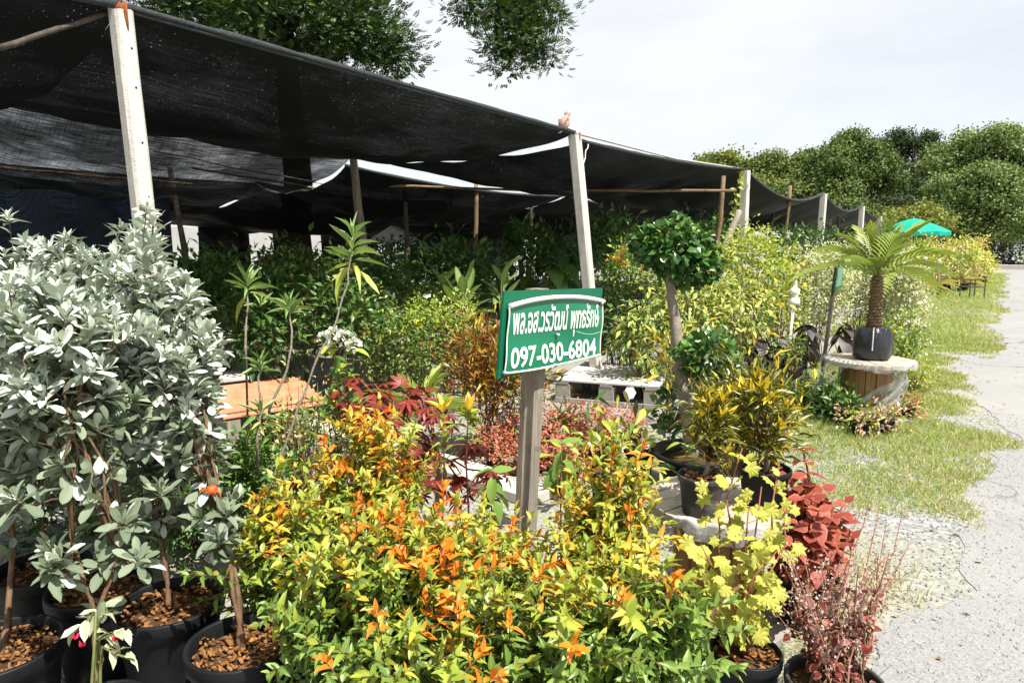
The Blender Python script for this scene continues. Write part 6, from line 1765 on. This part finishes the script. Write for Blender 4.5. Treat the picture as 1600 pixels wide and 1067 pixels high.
# ------------------------------------------------------------------ ficus bonsai
def ficus():
    tb_ = 4.3
    b_ = at(1090, 690, tb_); b_ = Vector((b_.x, b_.y, 0)); r = thing('ficus_tree', 'clipped ficus with round crown on a bare trunk, in a wide black basin', 'tree', b_)
    c = b_ + Vector((0.02, 0, 0)); rad, h = 0.29, 0.27
    m = MB(); m.lathe(c, [(rad * 0.62, 0), (rad * 0.8, h * 0.5), (rad * 0.96, h * 0.93), (rad * 1.06, h * 0.94), (rad * 1.06, h), (rad * 0.95, h), (rad * 0.85, h * 0.72), (0, h * 0.7)], 32); m.build('basin', M['plastic_black'], r, True)
    m = MB(); m.lathe(c, [(rad * 0.86, h * 0.80), (rad * 0.5, h * 0.86), (0.0, h * 0.9)], 18, jit=lambda a, z: 1 + 0.05 * math.sin(5 * a)); m.build('soil', M['soil'], r, True)
    tr = [c + UP * 0.2 + Vector((-0.05, 0, 0))] + ap((1072, 640, tb_), (1064, 590, tb_), (1060, 540, tb_), (1053, 490, tb_), (1046, 440, tb_), (1042, 405, tb_))
    m = MB(); rr = [0.042, 0.037, 0.035, 0.038, 0.030, 0.027, 0.024]
    fine = []; fr = []
    for i in range(len(tr) - 1):
        for q in range(4):
            fine.append(tr[i].lerp(tr[i + 1], q / 4) + Vector((0.005 * math.sin(i * 5 + q * 2), 0, 0))); fr.append((rr[i] + (rr[i + 1] - rr[i]) * q / 4) * (1 + 0.09 * math.sin(i * 3 + q * 2.2)))
    fine.append(tr[-1]); fr.append(rr[-1]); m.tube(fine, fr, 12); m.build('trunk', M['stem_grey'], r, True)
    stems_obj(r, [(ap((1068, 650, tb_), (1088, 640, tb_ - .1), (1095, 600, tb_ - .1), (1100, 575, tb_ - .1)), 0.028, 0.018, 8)], 'stem_grey', 'limb')
    stems_obj(r, [(ap((1090, 690, tb_ + .12), (1085, 655, tb_ + .1), (1092, 600, tb_ + .05)), 0.02, 0.012, 8)], 'stem_grey', 'limb')
    lv = Leaves()
    def crown(px, py, rx, ry, t, n, flat=0.35):
        c_ = at(px, py, t); m_ = t / F
        k = n; d = rdir(k, 0.25); f = rng.uniform(0.35, 1.0, k) ** 0.45
        wv = 1 + 0.12 * np.sin(d[:, 0] * 5 + 1) + 0.1 * np.sin(d[:, 2] * 6 + d[:, 1] * 4)
        p = np.array(c_) + d * (f * wv)[:, None] * np.array([rx * m_, rx * m_ * 0.9, ry * m_])
        dr = unit(d + rdir(k) * 0.8 + np.array([0, 0, 0.15])); nr = d * 0.9 + np.array([0, 0, 0.7]) + rdir(k) * 0.4
        l = rng.uniform(0.046, 0.068, k)
        y = rng.random(k) < np.where(d[:, 2] > 0.3, 0.34, 0.04)  # yellower leaves are more frequent towards the crown top
        lv.add('obo', L['ficus'], p[~y], dr[~y], nr[~y], l[~y], l[~y] * 0.78); lv.add('obo', L['ficus_y'], p[y], dr[y], nr[y], l[y] * 0.85, l[y] * 0.55)
        tubes = [(wob(at(px - 4, py + ry * 0.8, t), p[i], 4, 0.03), 0.008, 0.002, 4) for i in range(0, k, max(1, k // 26))]
        stems_obj(r, tubes, 'stem_grey', 'branches')['kind'] = 'stuff'
    crown(1050, 386, 54, 42, tb_, 1000); crown(1096, 412, 28, 34, tb_, 300); crown(1010, 380, 26, 28, tb_, 180); crown(1068, 420, 40, 26, tb_, 200)
    crown(1108, 556, 50, 34, tb_ - .12, 480); crown(1050, 640, 28, 42, tb_ + .1, 130)
    lv.emit(r, 300)
ficus()

# ------------------------------------------------------------------ crotons on the spool table
G_CT = 'yellow crotons in black pots on the spool table'
def croton(b_, pr, ph, c, rad, label, n=34, nmax=240, mat='plastic_black'):
    b_ = Vector(b_); c = Vector(c); r = thing('yellow_croton', label, 'croton', b_, G_CT)
    z0 = pot(r, b_, pr, ph, mat, n=26, chips=40)
    fork = z0 + (c - z0) * 0.33 + Vector((0.01, 0, 0))
    stems_obj(r, [([z0 - UP * 0.02, z0.lerp(fork, 0.5) + Vector((0.01, 0, 0)), fork], 0.011, 0.008, 7)], 'stem_grey'); lv = Leaves()
    for i in range(n):
        d = rdir(1, 0.3)[0]; f = random.uniform(0.4, 1) ** 0.6
        e = c + Vector((d[0] * rad[0] * f, d[1] * rad[1] * f, d[2] * rad[2] * f))
        pts = wob(fork, e, 4, 0.05); stems_obj(r, [(pts, 0.004, 0.002, 4)], 'stem_brown', 'branch')
        ax = ((e - fork).normalized() + UP * 0.6).normalized()
        k = random.randint(12, 16)
        rosette(lv, 'lan', L['croton'], e, ax, k, 0.05, 0.082, 0.20, 80, 5, 0.07)
        if random.random() < 0.6: rosette(lv, 'lan', L['croton_y'], e + ax * 0.005, ax, 4, 0.05, 0.06, 0.25, 85, 55, 0.01)
        if random.random() < 0.35: lv.add('ova', L['yellow_fl'], [e + ax * 0.01], [Vector(rdir(1, 1)[0])], [rdir(1)[0]], 0.06, 0.035)
    lv.emit(r, nmax)
pp1 = on_z(1092, 800, 0.52); tA = 2.72
pA = at(1095, 801, 2.6); pA = on_z(1094, 800, 0.522)
croton(pA, 0.092, 0.155, pA + Vector((0.04, 0.02, 0.34)), (0.10, 0.12, 0.13), 'yellow-veined croton in the dusty black pot at the spool rim', 22, mat='pot_dusty')
pB = on_z(1192, 786, 0.522)
croton(pB, 0.105, 0.15, pB + Vector((-0.02, 0.02, 0.38)), (0.13, 0.13, 0.18), 'fuller yellow croton in the clean black pot, second on the spool', 28)
# bigger clump of the same kind behind
cb = on_z(1150, 720, 0.0)
px_bush(1165, 655, 42, 52, 3.5, 'gold-edged croton mass standing behind the two potted crotons', kind='lan', mats=(('croton', 0.75), ('croton_y', 0.25)), n=900, size=0.085, wr=0.22, up=0.9, name='croton', cat='croton')
px_bush(1046, 560, 15, 28, 5.4, 'small gold croton behind the ficus trunk by the pallet', kind='lan', mats=(('croton_y', 0.7), ('croton', 0.3)), n=90, size=0.10, wr=0.25, up=0.6, name='croton', cat='croton')
px_bush(1048, 575, 10, 40, 5.8, 'narrow-leaved green croton beside the pallet corner', kind='lan', mats=(('croton', 0.6), ('mid_green', 0.4)), n=90, size=0.10, wr=0.2, up=0.6, name='croton', cat='croton')

# ------------------------------------------------------------------ ivy-leaved yellow plant, coleus, withered coleus
def ivy_plant():
    b_ = on_z(1165, 1018, 0.24); b_ = Vector((b_.x, b_.y, 0)); r = thing('ivy_leaved_plant', 'straggly plant with bright yellow lobed leaves in a black pot', 'plant', b_)
    z0 = pot(r, b_, 0.115, 0.25, n=26, chips=120); lv = Leaves(); t = 2.2
    ways = [[(1150, 960, 2.25), (1120, 905, 2.2), (1125, 830, 2.2), (1118, 770, 2.2)], [(1140, 950, 2.3), (1090, 930, 2.2), (1085, 985, 2.1)][:2] + [(1080, 890, 2.15)], [(1165, 950, 2.2), (1150, 870, 2.15), (1135, 780, 2.2), (1160, 700, 2.25)], [(1172, 940, 2.2), (1178, 850, 2.1), (1190, 760, 2.15)],
            [(1180, 950, 2.2), (1210, 880, 2.15), (1205, 800, 2.2), (1218, 720, 2.3)], [(1160, 955, 2.1), (1178, 900, 2.05), (1215, 860, 2.1)], [(1150, 960, 2.1), (1135, 910, 2.05), (1110, 880, 2.05), (1095, 850, 2.1)], [(1175, 930, 2.1), (1200, 900, 2.1), (1228, 850, 2.15), (1225, 800, 2.2)], [(1160, 930, 2.15), (1165, 850, 2.1), (1170, 790, 2.1)]]
    for wy in ways:
        pts = [z0 - UP * 0.01] + ap(*wy)
        stems_obj(r, [(pts, 0.005, 0.002, 5)], 'stem_red')
        for j in range(20):
            f = 0.14 + 0.84 * j / 19; p, dr = path_at(pts, f)
            d = Vector(rdir(1)[0]); d.z *= 0.6; d.y = d.y - 0.25; l = random.uniform(0.042, 0.07)
            q = p + d.normalized() * 0.018
            lv.add('lob', L['ivy'], [q], [d], [UP * 0.7 + Vector((0, -0.7, 0)) + Vector(rdir(1)[0]) * 0.5], l, l)
    lv.emit(r, 240)
ivy_plant()
def coleus():
    b_ = at(1265, 830, 2.75); b_ = Vector((b_.x, b_.y, 0)); r = thing('coleus', 'brick-red coleus with drooping broad leaves beside the gravel', 'plant', b_)
    z0 = pot(r, b_, 0.14, 0.22, n=22); lv = Leaves()
    tops = [(1255, 705, 2.75), (1235, 770, 2.7), (1270, 780, 2.6), (1305, 790, 2.7), (1250, 820, 2.55), (1290, 830, 2.55), (1320, 810, 2.75), (1225, 820, 2.65), (1270, 860, 2.5), (1310, 855, 2.6), (1240, 850, 2.5), (1285, 765, 2.75), (1262, 740, 2.75), (1215, 790, 2.75), (1330, 840, 2.7), (1225, 870, 2.55), (1240, 800, 2.6), (1300, 810, 2.6), (1265, 830, 2.5), (1320, 785, 2.75), (1255, 780, 2.6), (1280, 800, 2.5), (1235, 745, 2.7)]
    for h_ in tops:
        e = at(*h_); pts = wob(z0, e, 5, 0.03); stems_obj(r, [(pts, 0.006, 0.004, 5)], 'stem_red')
        for k in range(7):
            c_ = e - (pts[-1] - pts[-2]).normalized() * (0.045 * k) if k < 3 or h_[1] < 720 else path_at(pts, random.uniform(0.5, 0.9))[0]
            for s_ in (0, 1):
                a = k * 1.57 + s_ * 3.14 + random.uniform(-.3, .3)
                hd = Vector((math.cos(a), math.sin(a), 0)); l = (0.05 + 0.017 * min(k, 2)) * random.uniform(0.9, 1.2)
                lv.add('ova', L['coleus'], [c_ + hd * 0.006], [(hd + UP * max(-0.9, 0.5 - 0.3 * k) + Vector(rdir(1)[0]) * 0.3).normalized()], [UP + hd * 0.5 + Vector(rdir(1)[0]) * 0.3], l, l * random.uniform(0.7, 0.88))
    lv.emit(r, 260)
coleus()
def dead_coleus():
    b_ = at(1310, 1000, 2.1); b_ = Vector((b_.x, b_.y, 0)); r = thing('withered_coleus', 'going-to-seed coleus with pinkish-brown stalks and maroon leaves at the road edge', 'plant', b_)
    z0 = pot(r, b_, 0.15, 0.22, n=24, mat='pot_dusty'); lv = Leaves()
    for i in range(36):
        px = random.uniform(1205, 1405); py = random.uniform(850, 965) if px < 1340 else random.uniform(810, 950); t = random.uniform(1.95, 2.4)
        st = z0 + Vector((random.uniform(-.1, .1), random.uniform(-.08, .08), -0.02))
        e = at(px, py, t); pts = wob(st, e, 6, 0.025)
        stems_obj(r, [(pts, 0.0036, 0.0012, 5)], 'stem_pink' if i % 3 else 'stem_brown')
        k = 70; f = rng.uniform(0.35, 1.0, k)
        P = np.array([np.array(path_at(pts, float(x))[0]) for x in f]) + rng.normal(size=(k, 3)) * 0.014
        lv.add('dot', L['coleus_dead'], P, rdir(k), rdir(k), rng.uniform(0.008, 0.016, k), rng.uniform(0.006, 0.011, k))
        for q in range(7):
            p, dr = path_at(pts, random.uniform(0.15, 0.75)); d = Vector(rdir(1)[0]); l = random.uniform(0.02, 0.038)
            lv.add('ova', L['coleus_dark'] if random.random() < 0.75 else L['coleus'], [p + d * 0.02], [d], [UP + Vector((0, -0.5, 0)) + Vector(rdir(1)[0]) * 0.4], l, l * 0.75)
    for (px, py) in ((1360, 770), (1375, 790), (1385, 815), (1410, 800), (1420, 850), (1345, 800), (1400, 900), (1385, 870)):
        e = at(px, py, 2.3); st = z0 + Vector((random.uniform(-.1, .1), random.uniform(-.08, .08), -0.02)); pts = wob(st, e, 6, 0.02)
        stems_obj(r, [(pts, 0.003, 0.0012, 4)], 'stem_red')
        k = 34; f = rng.uniform(0.6, 1.0, k); P = np.array([np.array(path_at(pts, float(x))[0]) for x in f]) + rng.normal(size=(k, 3)) * 0.004
        lv.add('dot', L['coleus_dead'], P, rdir(k), rdir(k), 0.009, 0.006)
    lv.emit(r, 110)
dead_coleus()
# pale flowering spike by the crate
r = thing('flower_spike', 'pale seed spike rising beside the crate above the red coleus', 'flower', on_z(1215, 790)); lv = Leaves()
pts = [on_z(1215, 800)] + ap((1214, 745, 3.1), (1228, 690, 3.1), (1236, 625, 3.1)); stems_obj(r, [(pts, 0.005, 0.002, 5)], 'stem_red')
k = 70; f = rng.uniform(0.55, 1.0, k); P = np.array([np.array(path_at(pts, float(x))[0]) for x in f]) + rng.normal(size=(k, 3)) * 0.008
lv.add('dot', L['peach'], P, rdir(k), rdir(k), 0.016, 0.010); lv.emit(r, 0)

# ------------------------------------------------------------------ small red ground plants
G_RD = 'small red-leaved plants in trays of pots'
kx = 0
RN_ = ['at the sign post foot', 'in the back row nearest the sign post', 'by the pallet front edge', 'under the white tag', 'at the ficus end', 'at the open gravel corner']
rows = [(775, 690), (815, 672), (812, 712), (855, 655), (858, 695), (900, 650), (905, 690), (945, 655), (940, 690), (985, 665), (790, 655), (885, 725)]
rlabs = ['red-leaved plant at the gravel corner of the group', 'red-leaved plant just left of the sign post', 'red-leaved plant in the front row by the gravel', 'red-leaved plant tucked behind the sign post', 'red-leaved plant touching the sign post', 'red-leaved plant below the pallet edge', 'red-leaved plant mid-front of the group', 'red-leaved plant before the pallet block', 'red-leaved plant front row near the flowering pot', 'red-leaved plant under the white tag', 'red-leaved plant at the back beside the croton', 'red-leaved plant foremost beside the sapling']
for (px, py), lab in zip(rows, rlabs):
    c = on_z(px, py + 12, 0.14); c.z = 0
    bush(c, c + UP * 0.20, (0.17, 0.17, 0.10), lab, cat='plant', name='red_ground_plant', kind='ova', mats=(('tiny_red', 0.95), ('small_green', 0.05)), n=420, size=0.028, wr=0.6, group=G_RD, potted=(0.085, 0.13), clump=8, hollow=0.3, up=0.6)
# grassy weed and flowering pot beside
c = on_z(822 + 50, 720); r = thing('grass_tuft', 'green grass tuft growing among the red plants', 'grass', on_z(876, 690)); lv = Leaves()
k = 26; dd = rdir(k, 1.4); dd[:, 2] = abs(dd[:, 2]); lv.add('str', L['oleander'], np.tile(np.array(on_z(876, 690)), (k, 1)) + UP * 0.12, dd, rdir(k), rng.uniform(0.14, 0.26, k), 0.010); lv.emit(r, 40, 'blades')
pf = on_z(948, 745, 0.2); pf.z = 0
bush(pf, pf + UP * 0.33, (0.15, 0.13, 0.12), 'small potted plant with a white flower and long green leaves', cat='plant', name='flowering_plant', kind='obo', mats=(('mid_green', 0.6), ('small_lime', 0.4)), n=70, size=0.11, wr=0.32, potted=(0.10, 0.20), clump=10, nmax=70, flower=('white_fl', 2, 0.07, 2, 0.6))
pf = on_z(1000, 720, 0.1); pf.z = 0
bush(pf, pf + UP * 0.26, (0.15, 0.13, 0.12), 'small plant with yellow-green rosettes beside the ficus basin', cat='plant', name='rosette_plant', kind='obo', mats=(('small_lime', 0.5), ('yellow', 0.3), ('mid_green', 0.2)), n=80, size=0.10, wr=0.3, potted=(0.10, 0.16), clump=10, nmax=80)

# plants at the foot of the palm table
fl = [(1312, 655, 'green'), (1345, 672, 'mixed'), (1380, 668, 'mixed'), (1412, 648, 'red'), (1285, 640, 'green')]
flab = ['broad-leaved green plant below the torn plastic', 'low mixed plant under the palm table edge', 'reddish trailing plant below the plastic flap', 'reddish potted plant at the grass side of the palm table', 'dark green plant in the shade of the palm table']
for (px, py, ty), lab in zip(fl, flab):
    c = on_z(px, py + 8); mt = {'green': (('mid_green', 0.6), ('dark_green', 0.4)), 'mixed': (('small_lime', 0.4), ('peach', 0.3), ('coleus_dead', 0.3)), 'red': (('peach', 0.3), ('small_green', 0.35), ('tiny_red', 0.35))}[ty]
    bush(c, c + UP * 0.14, (0.15, 0.13, 0.09), lab, cat='plant', name='potted_plant', kind='ova', mats=mt, n=260, size=0.04 if ty != 'green' else 0.07, group='pots round the palm table foot', potted=(0.09, 0.12), clump=7, hollow=0.3)
c = on_z(1425, 610); bush(c, c + UP * 0.17, (0.22, 0.3, 0.16), 'straggly yellow-green weed clump on the grass by the palm table', cat='weed', name='weed_clump', mats=(('small_lime', 0.5), ('small_green', 0.3), ('peach', 0.2)), n=700, size=0.035, clump=6, hollow=0.2)
c = on_z(1240, 640); bush(c, c + UP * 0.10, (0.3, 0.3, 0.10), 'dark low weeds between crate and leaning stake', cat='weed', name='weed_clump', mats=(('mid_green', 0.5), ('dark_green', 0.5)), n=500, size=0.05, clump=6, hollow=0.2)
c = on_z(1110, 1040); 
r = thing('grass_tuft', 'long grass tuft at the foot of the spool table', 'grass', c); lv = Leaves()
k = 60; dd = rdir(k, 0.9); dd[:, 2] = abs(dd[:, 2]) + 0.2; lv.add('str', L['oleander'], np.tile(np.array(c), (k, 1)) + rng.normal(size=(k, 3)) * np.array([0.06, 0.06, 0]), dd, rdir(k), rng.uniform(0.10, 0.24, k), 0.006); lv.emit(r, 60, 'blades')

# ------------------------------------------------------------------ far potted row along the road
G_FAR = 'potted row farther along the road'
far = [(1455, 405, 32, 30, 22, 'peach-topped shrub directly behind the white-tipped stake', (('small_lime', 0.6), ('peach', 0.4))), (1482, 410, 26, 28, 24, 'green and orange shrub in the far potted row', (('small_green', 0.6), ('peach', 0.3), ('croton_red', 0.1))), (1503, 402, 24, 26, 25.5, 'yellow shrub in the far potted row', (('small_lime', 0.5), ('yellow', 0.5))), (1522, 405, 20, 32, 27, 'tall peach-yellow shrub at the end of the far potted row', (('yellow', 0.5), ('peach', 0.5))), (1536, 420, 10, 22, 29, 'last small yellow shrub at the road edge', (('yellow', 0.6), ('small_lime', 0.4))), (1428, 415, 22, 34, 21, 'lime shrub behind the cream bush at the grass', (('small_lime', 0.6), ('small_green', 0.4)))]
for (px, py, rx, ry, t, lab, mt) in far:
    px_bush(px, py, rx, ry, t, lab, mats=mt, n=1000, size=0.12, group=G_FAR, potted=(0.22, 0.3))
for (px, py, t, lab) in ((1436, 440, 20.5, 'straw-yellow strap-leaved plant behind the white-tipped stake'), (1462, 448, 22, 'dull strap-leaved potted plant at the far grass edge'), (1505, 440, 23.5, 'dark potted strap-leaved plant near the metal stand')):
    p = at(px, py, t); p.z = 0; r = thing('strap_leaf_plant', lab, 'plant', p, G_FAR); pot(r, p, 0.2, 0.28, n=14); lv = Leaves()
    rosette(lv, 'str', L['brom'], p + UP * 0.35, UP, 22, 0.5, 0.7, 0.10, 80, 10, 0.05); lv.emit(r, 30)

# ------------------------------------------------------------------ trees
def limb_tree(base, h, tr, crowns, mats, label, size, n, kind='sprig', group=None, name='tree', trunk_mat='trunk_dark', wr=1.0, limbs=True, fork=0.35, clump=16, csp=None, lean=None, hollow=0.45, via=None, nlimb=7):
    base = Vector(base); r = thing(name, label, 'tree', base, group)
    top = base + UP * (h * fork) + (Vector(lean) if lean else Vector((0, 0, 0)))
    m = MB(); pts = wob(base, top, 7, 0.02); rr = taper(tr, tr * 0.6, 7); rr[0] = tr * 1.5; rr[1] = tr * 1.12; m.tube(pts, rr, 12); m.build('trunk', M[trunk_mat], r, True)
    lv = Leaves()
    nt_ = sum(c[1][0] * c[1][1] * c[1][2] for c in crowns) ** 1.0
    vols = [(c[1][0] * c[1][2]) for c in crowns]; tot = sum(vols)
    for (c, rad), v in zip(crowns, vols):
        c = Vector(c)
        if limbs:
            pl = wob(top, c - UP * (rad[2] * 0.2), 7, 0.04)
            if via: pl = wob(top, via, 5, 0.03) + wob(via, c - UP * (rad[2] * 0.2), 6, 0.05)[1:]
            stems_obj(r, [(pl, tr * 0.42, tr * 0.12, 7)] + [(wob(path_at(pl, random.uniform(0.55, 1))[0], c + Vector((d[0] * rad[0], d[1] * rad[1], d[2] * rad[2])) * 0.85, 5, 0.05), tr * 0.13, tr * 0.03, 5) for d in rdir(nlimb, 0.2)], trunk_mat, 'limb')
        k = int(n * v / tot); nc = max(3, k // clump); k = nc * clump
        d = rdir(nc, 0.15); f = rng.uniform(hollow, 1, nc) ** 0.6
        wv = 1 + 0.15 * np.sin(d[:, 0] * 5 + c.x) + 0.13 * np.sin(d[:, 2] * 6 + d[:, 1] * 4 + c.y)
        cc = np.array(c) + d * (f * wv)[:, None] * np.array(rad)
        own = np.repeat(np.arange(nc), clump); s0 = csp or size * 1.6
        if kind == 'pin':
            stems_obj(r, [(wob(c + UP * (rad[2] * 0.3) + Vector(cc[i] - np.array(c)) * 0.2, Vector(cc[i]), 4, 0.06, 0.05), 0.012, 0.004, 3) for i in range(0, nc, 2)], trunk_mat, 'twigs')['kind'] = 'stuff'
        off = rng.normal(size=(k, 3)) * s0 * np.array([1, 1, 0.6]); pos = cc[own] + off
        dr = unit(d[own] * 0.5 + off / s0 * 0.7 + rdir(k) * 0.6 + np.array([0, 0, -0.12])); nr = rdir(k) * 0.6 + np.array([0, 0, 1.0])
        if kind == 'dot':
            nr = rdir(k) * 0.45 + d[own] * 1.3 + np.array([0, 0, 0.15]); dr = rdir(k)
        ln = size * rng.uniform(0.7, 1.3, k)
        w = np.array([x[1] for x in mats]); ci = rng.choice(len(mats), nc, p=w / w.sum())[own]
        for q, (nm, _) in enumerate(mats):
            sel = ci == q
            if sel.any(): lv.add(kind, L[nm], pos[sel], dr[sel], nr[sel], ln[sel], ln[sel] * wr)
    o = lv.emit(r, 0, 'crown')
    return r
def cr(px, py, rx, ry, t, deep=None):
    m_ = t / F; return (at(px, py, t), (rx * m_, (deep or rx) * m_, ry * m_))
# great tree over the nets, trunk in the shade
tb0 = at(462, 400, 14.5); tb0.z = 0
limb_tree(tb0, 9, 0.36, [cr(330, 10, 110, 60, 14.0), cr(450, 20, 110, 72, 13.0), cr(560, 40, 70, 56, 12.5), cr(605, 82, 42, 28, 12.5), cr(430, -100, 150, 60, 14), cr(250, -70, 140, 60, 14), cr(140, -200, 160, 90, 14)],
          [('rain', 0.85), ('tree_a', 0.15)], 'big dark tree spreading over the nets, its thick trunk in the shade', 0.13, 32000, kind='pin', fork=0.62, clump=20, csp=0.22, hollow=0.25)
tb1 = W(-3.0, 9.0, 0)
limb_tree(tb1, 14, 0.22, [cr(800, -60, 100, 40, 11.5), cr(735, 10, 34, 16, 11.2), cr(800, 22, 40, 20, 11.0), cr(858, 18, 26, 22, 11), cr(830, 62, 36, 22, 10.9), cr(795, 96, 30, 11, 10.9), cr(775, 62, 24, 16, 11), cr(850, 88, 18, 12, 10.9)],
          [('rain', 0.95), ('tree_a', 0.05)], 'feathery tree whose leafy branch hangs into the sky above the bird', 0.10, 7000, kind='pin', fork=0.85, clump=12, csp=0.17, hollow=0.1, via=at(790, -260, 12.0))
G_TR = 'trees beyond the nursery and the road end'
def fartree(px, base_t, crowns, mats, label, size, n, tr=0.35, fork=0.3, h=None):
    b_ = at(px, 390, base_t); b_.z = 0
    sub_ = [(c - UP * (rad[2] * 0.1), (rad[0] * 0.62, rad[1] * 0.62, rad[2] * 0.62)) for c, rad in crowns]
    for (c, rad) in crowns:                                   # billowing masses of leaves on each bough
        for d in rdir(16, 0.2):
            k = random.choice((0.18, 0.26, 0.34, 0.46))
            sub_.append((c + Vector((d[0] * rad[0], d[1] * rad[1], d[2] * rad[2])) * random.uniform(0.6, 1.12), (rad[0] * k, rad[1] * k, rad[2] * k * 0.85)))
    limb_tree(b_, h or 12, tr, sub_, mats, label, size * 0.74, int(n * 4.2), 'dot', G_TR, fork=fork, clump=10, csp=0.38, hollow=0.65, wr=0.8, nlimb=2)
fartree(1140, 66, [cr(1105, 262, 30, 20, 66), cr(1145, 262, 26, 24, 66), cr(1180, 272, 26, 20, 66), cr(1140, 310, 70, 36, 65)], (('tree_d', 0.35), ('tree_a', 0.65)), 'low yellowish tree behind the third concrete post', 0.34, 9000)
fartree(1240, 64, [cr(1225, 272, 40, 28, 64), cr(1262, 288, 34, 40, 63), cr(1215, 320, 60, 34, 62)], (('tree_a', 0.85), ('tree_d', 0.15)), 'olive rounded tree above the drooping net', 0.34, 10000)
fartree(1330, 58, [cr(1328, 238, 38, 26, 60), cr(1298, 268, 36, 30, 59), cr(1358, 275, 36, 34, 59), cr(1325, 300, 50, 40, 58.5), cr(1310, 340, 66, 28, 58)], (('tree_a', 0.9), ('tree_b', 0.1)), 'domed olive-green tree, tallest above the net end', 0.32, 15000)
fartree(1425, 70, [cr(1375, 236, 26, 18, 70), cr(1412, 222, 22, 16, 70), cr(1440, 232, 26, 20, 70), cr(1395, 285, 36, 24, 69), cr(1452, 268, 24, 30, 70), cr(1430, 310, 40, 26, 68), cr(1385, 335, 50, 26, 66), cr(1445, 352, 50, 24, 66)], (('tree_b', 0.9), ('tree_a', 0.1)), 'dark airy tree with gaps showing a pale building', 0.30, 11000)
fartree(1540, 50, [cr(1500, 250, 40, 30, 53), cr(1552, 240, 44, 30, 52), cr(1600, 262, 50, 40, 52), cr(1488, 300, 34, 32, 51), cr(1540, 300, 46, 34, 50), cr(1600, 330, 56, 44, 50), cr(1545, 352, 56, 28, 50), cr(1492, 350, 34, 30, 50.5)], (('tree_c', 0.78), ('tree_a', 0.22)), 'large full green tree at the road end above the hedge', 0.28, 24000, 0.45)
fartree(1440, 45, [cr(1440, 345, 28, 20, 45), cr(1415, 350, 20, 18, 45)], (('tree_d', 0.7), ('tree_c', 0.3)), 'small lime-yellow tree just above the green parasol', 0.24, 2800, 0.12, 0.4, 4)
fartree(1690, 58, [cr(1690, 280, 70, 70, 58), cr(1760, 330, 90, 60, 58)], (('tree_c', 0.5), ('tree_b', 0.5)), 'green tree beyond the large full tree at the picture edge', 0.4, 6000, 0.4)
for i, (x0, x1, t, lab) in enumerate(((1380, 1470, 56, 'dark shrubbery hedge under the airy dark tree'), (1470, 1545, 55, 'dark hedge under the large full tree'), (1545, 1650, 54, 'clipped hedge behind the parked scooter'))):
    a = at((x0 + x1) / 2, 392, t); a.z = 0; m_ = t / F
    bush(a, a + UP * 1.0, ((x1 - x0) / 2 * m_ * 1.2, 1.6, 1.4 if i < 2 else 0.8), lab, cat='hedge', name='hedge', mats=(('tree_b', 0.5), ('tree_a', 0.5)), n=2200, size=0.22, group='hedges at the road end', kind='ova', hollow=0.6)
# dry leaves blown over the gravel and the road edge
L['litter'] = leaf_mat('dry_fallen_leaf', (0.14, 0.08, 0.035), (0.38, 0.25, 0.12), 0.1, 0.8, 0.1)
k = 900
s_ = rng.uniform(0, 12, k); n_ = rng.uniform(-4.3, 1.5, k)
keep = (n_ > -3.6) | (rng.random(k) < 0.35); s_, n_ = s_[keep], n_[keep]; k = len(s_)
p = np.array(P0)[None] + s_[:, None] * np.array(D) + n_[:, None] * np.array(N); p[:, 2] = 0.012
d = rdir(k); d[:, 2] *= 0.25
lv = Leaves(); lv.add('wav', L['litter'], p, d, rdir(k) * 0.4 + np.array([0, 0, 1.0]), rng.uniform(0.02, 0.055, k), rng.uniform(0.012, 0.026, k))
tmp = bpy.data.objects.new('leaf_litter_base', None); COL.objects.link(tmp)
o = lv.emit(tmp, 0, 'leaf_litter'); o.parent = None; bpy.data.objects.remove(tmp)
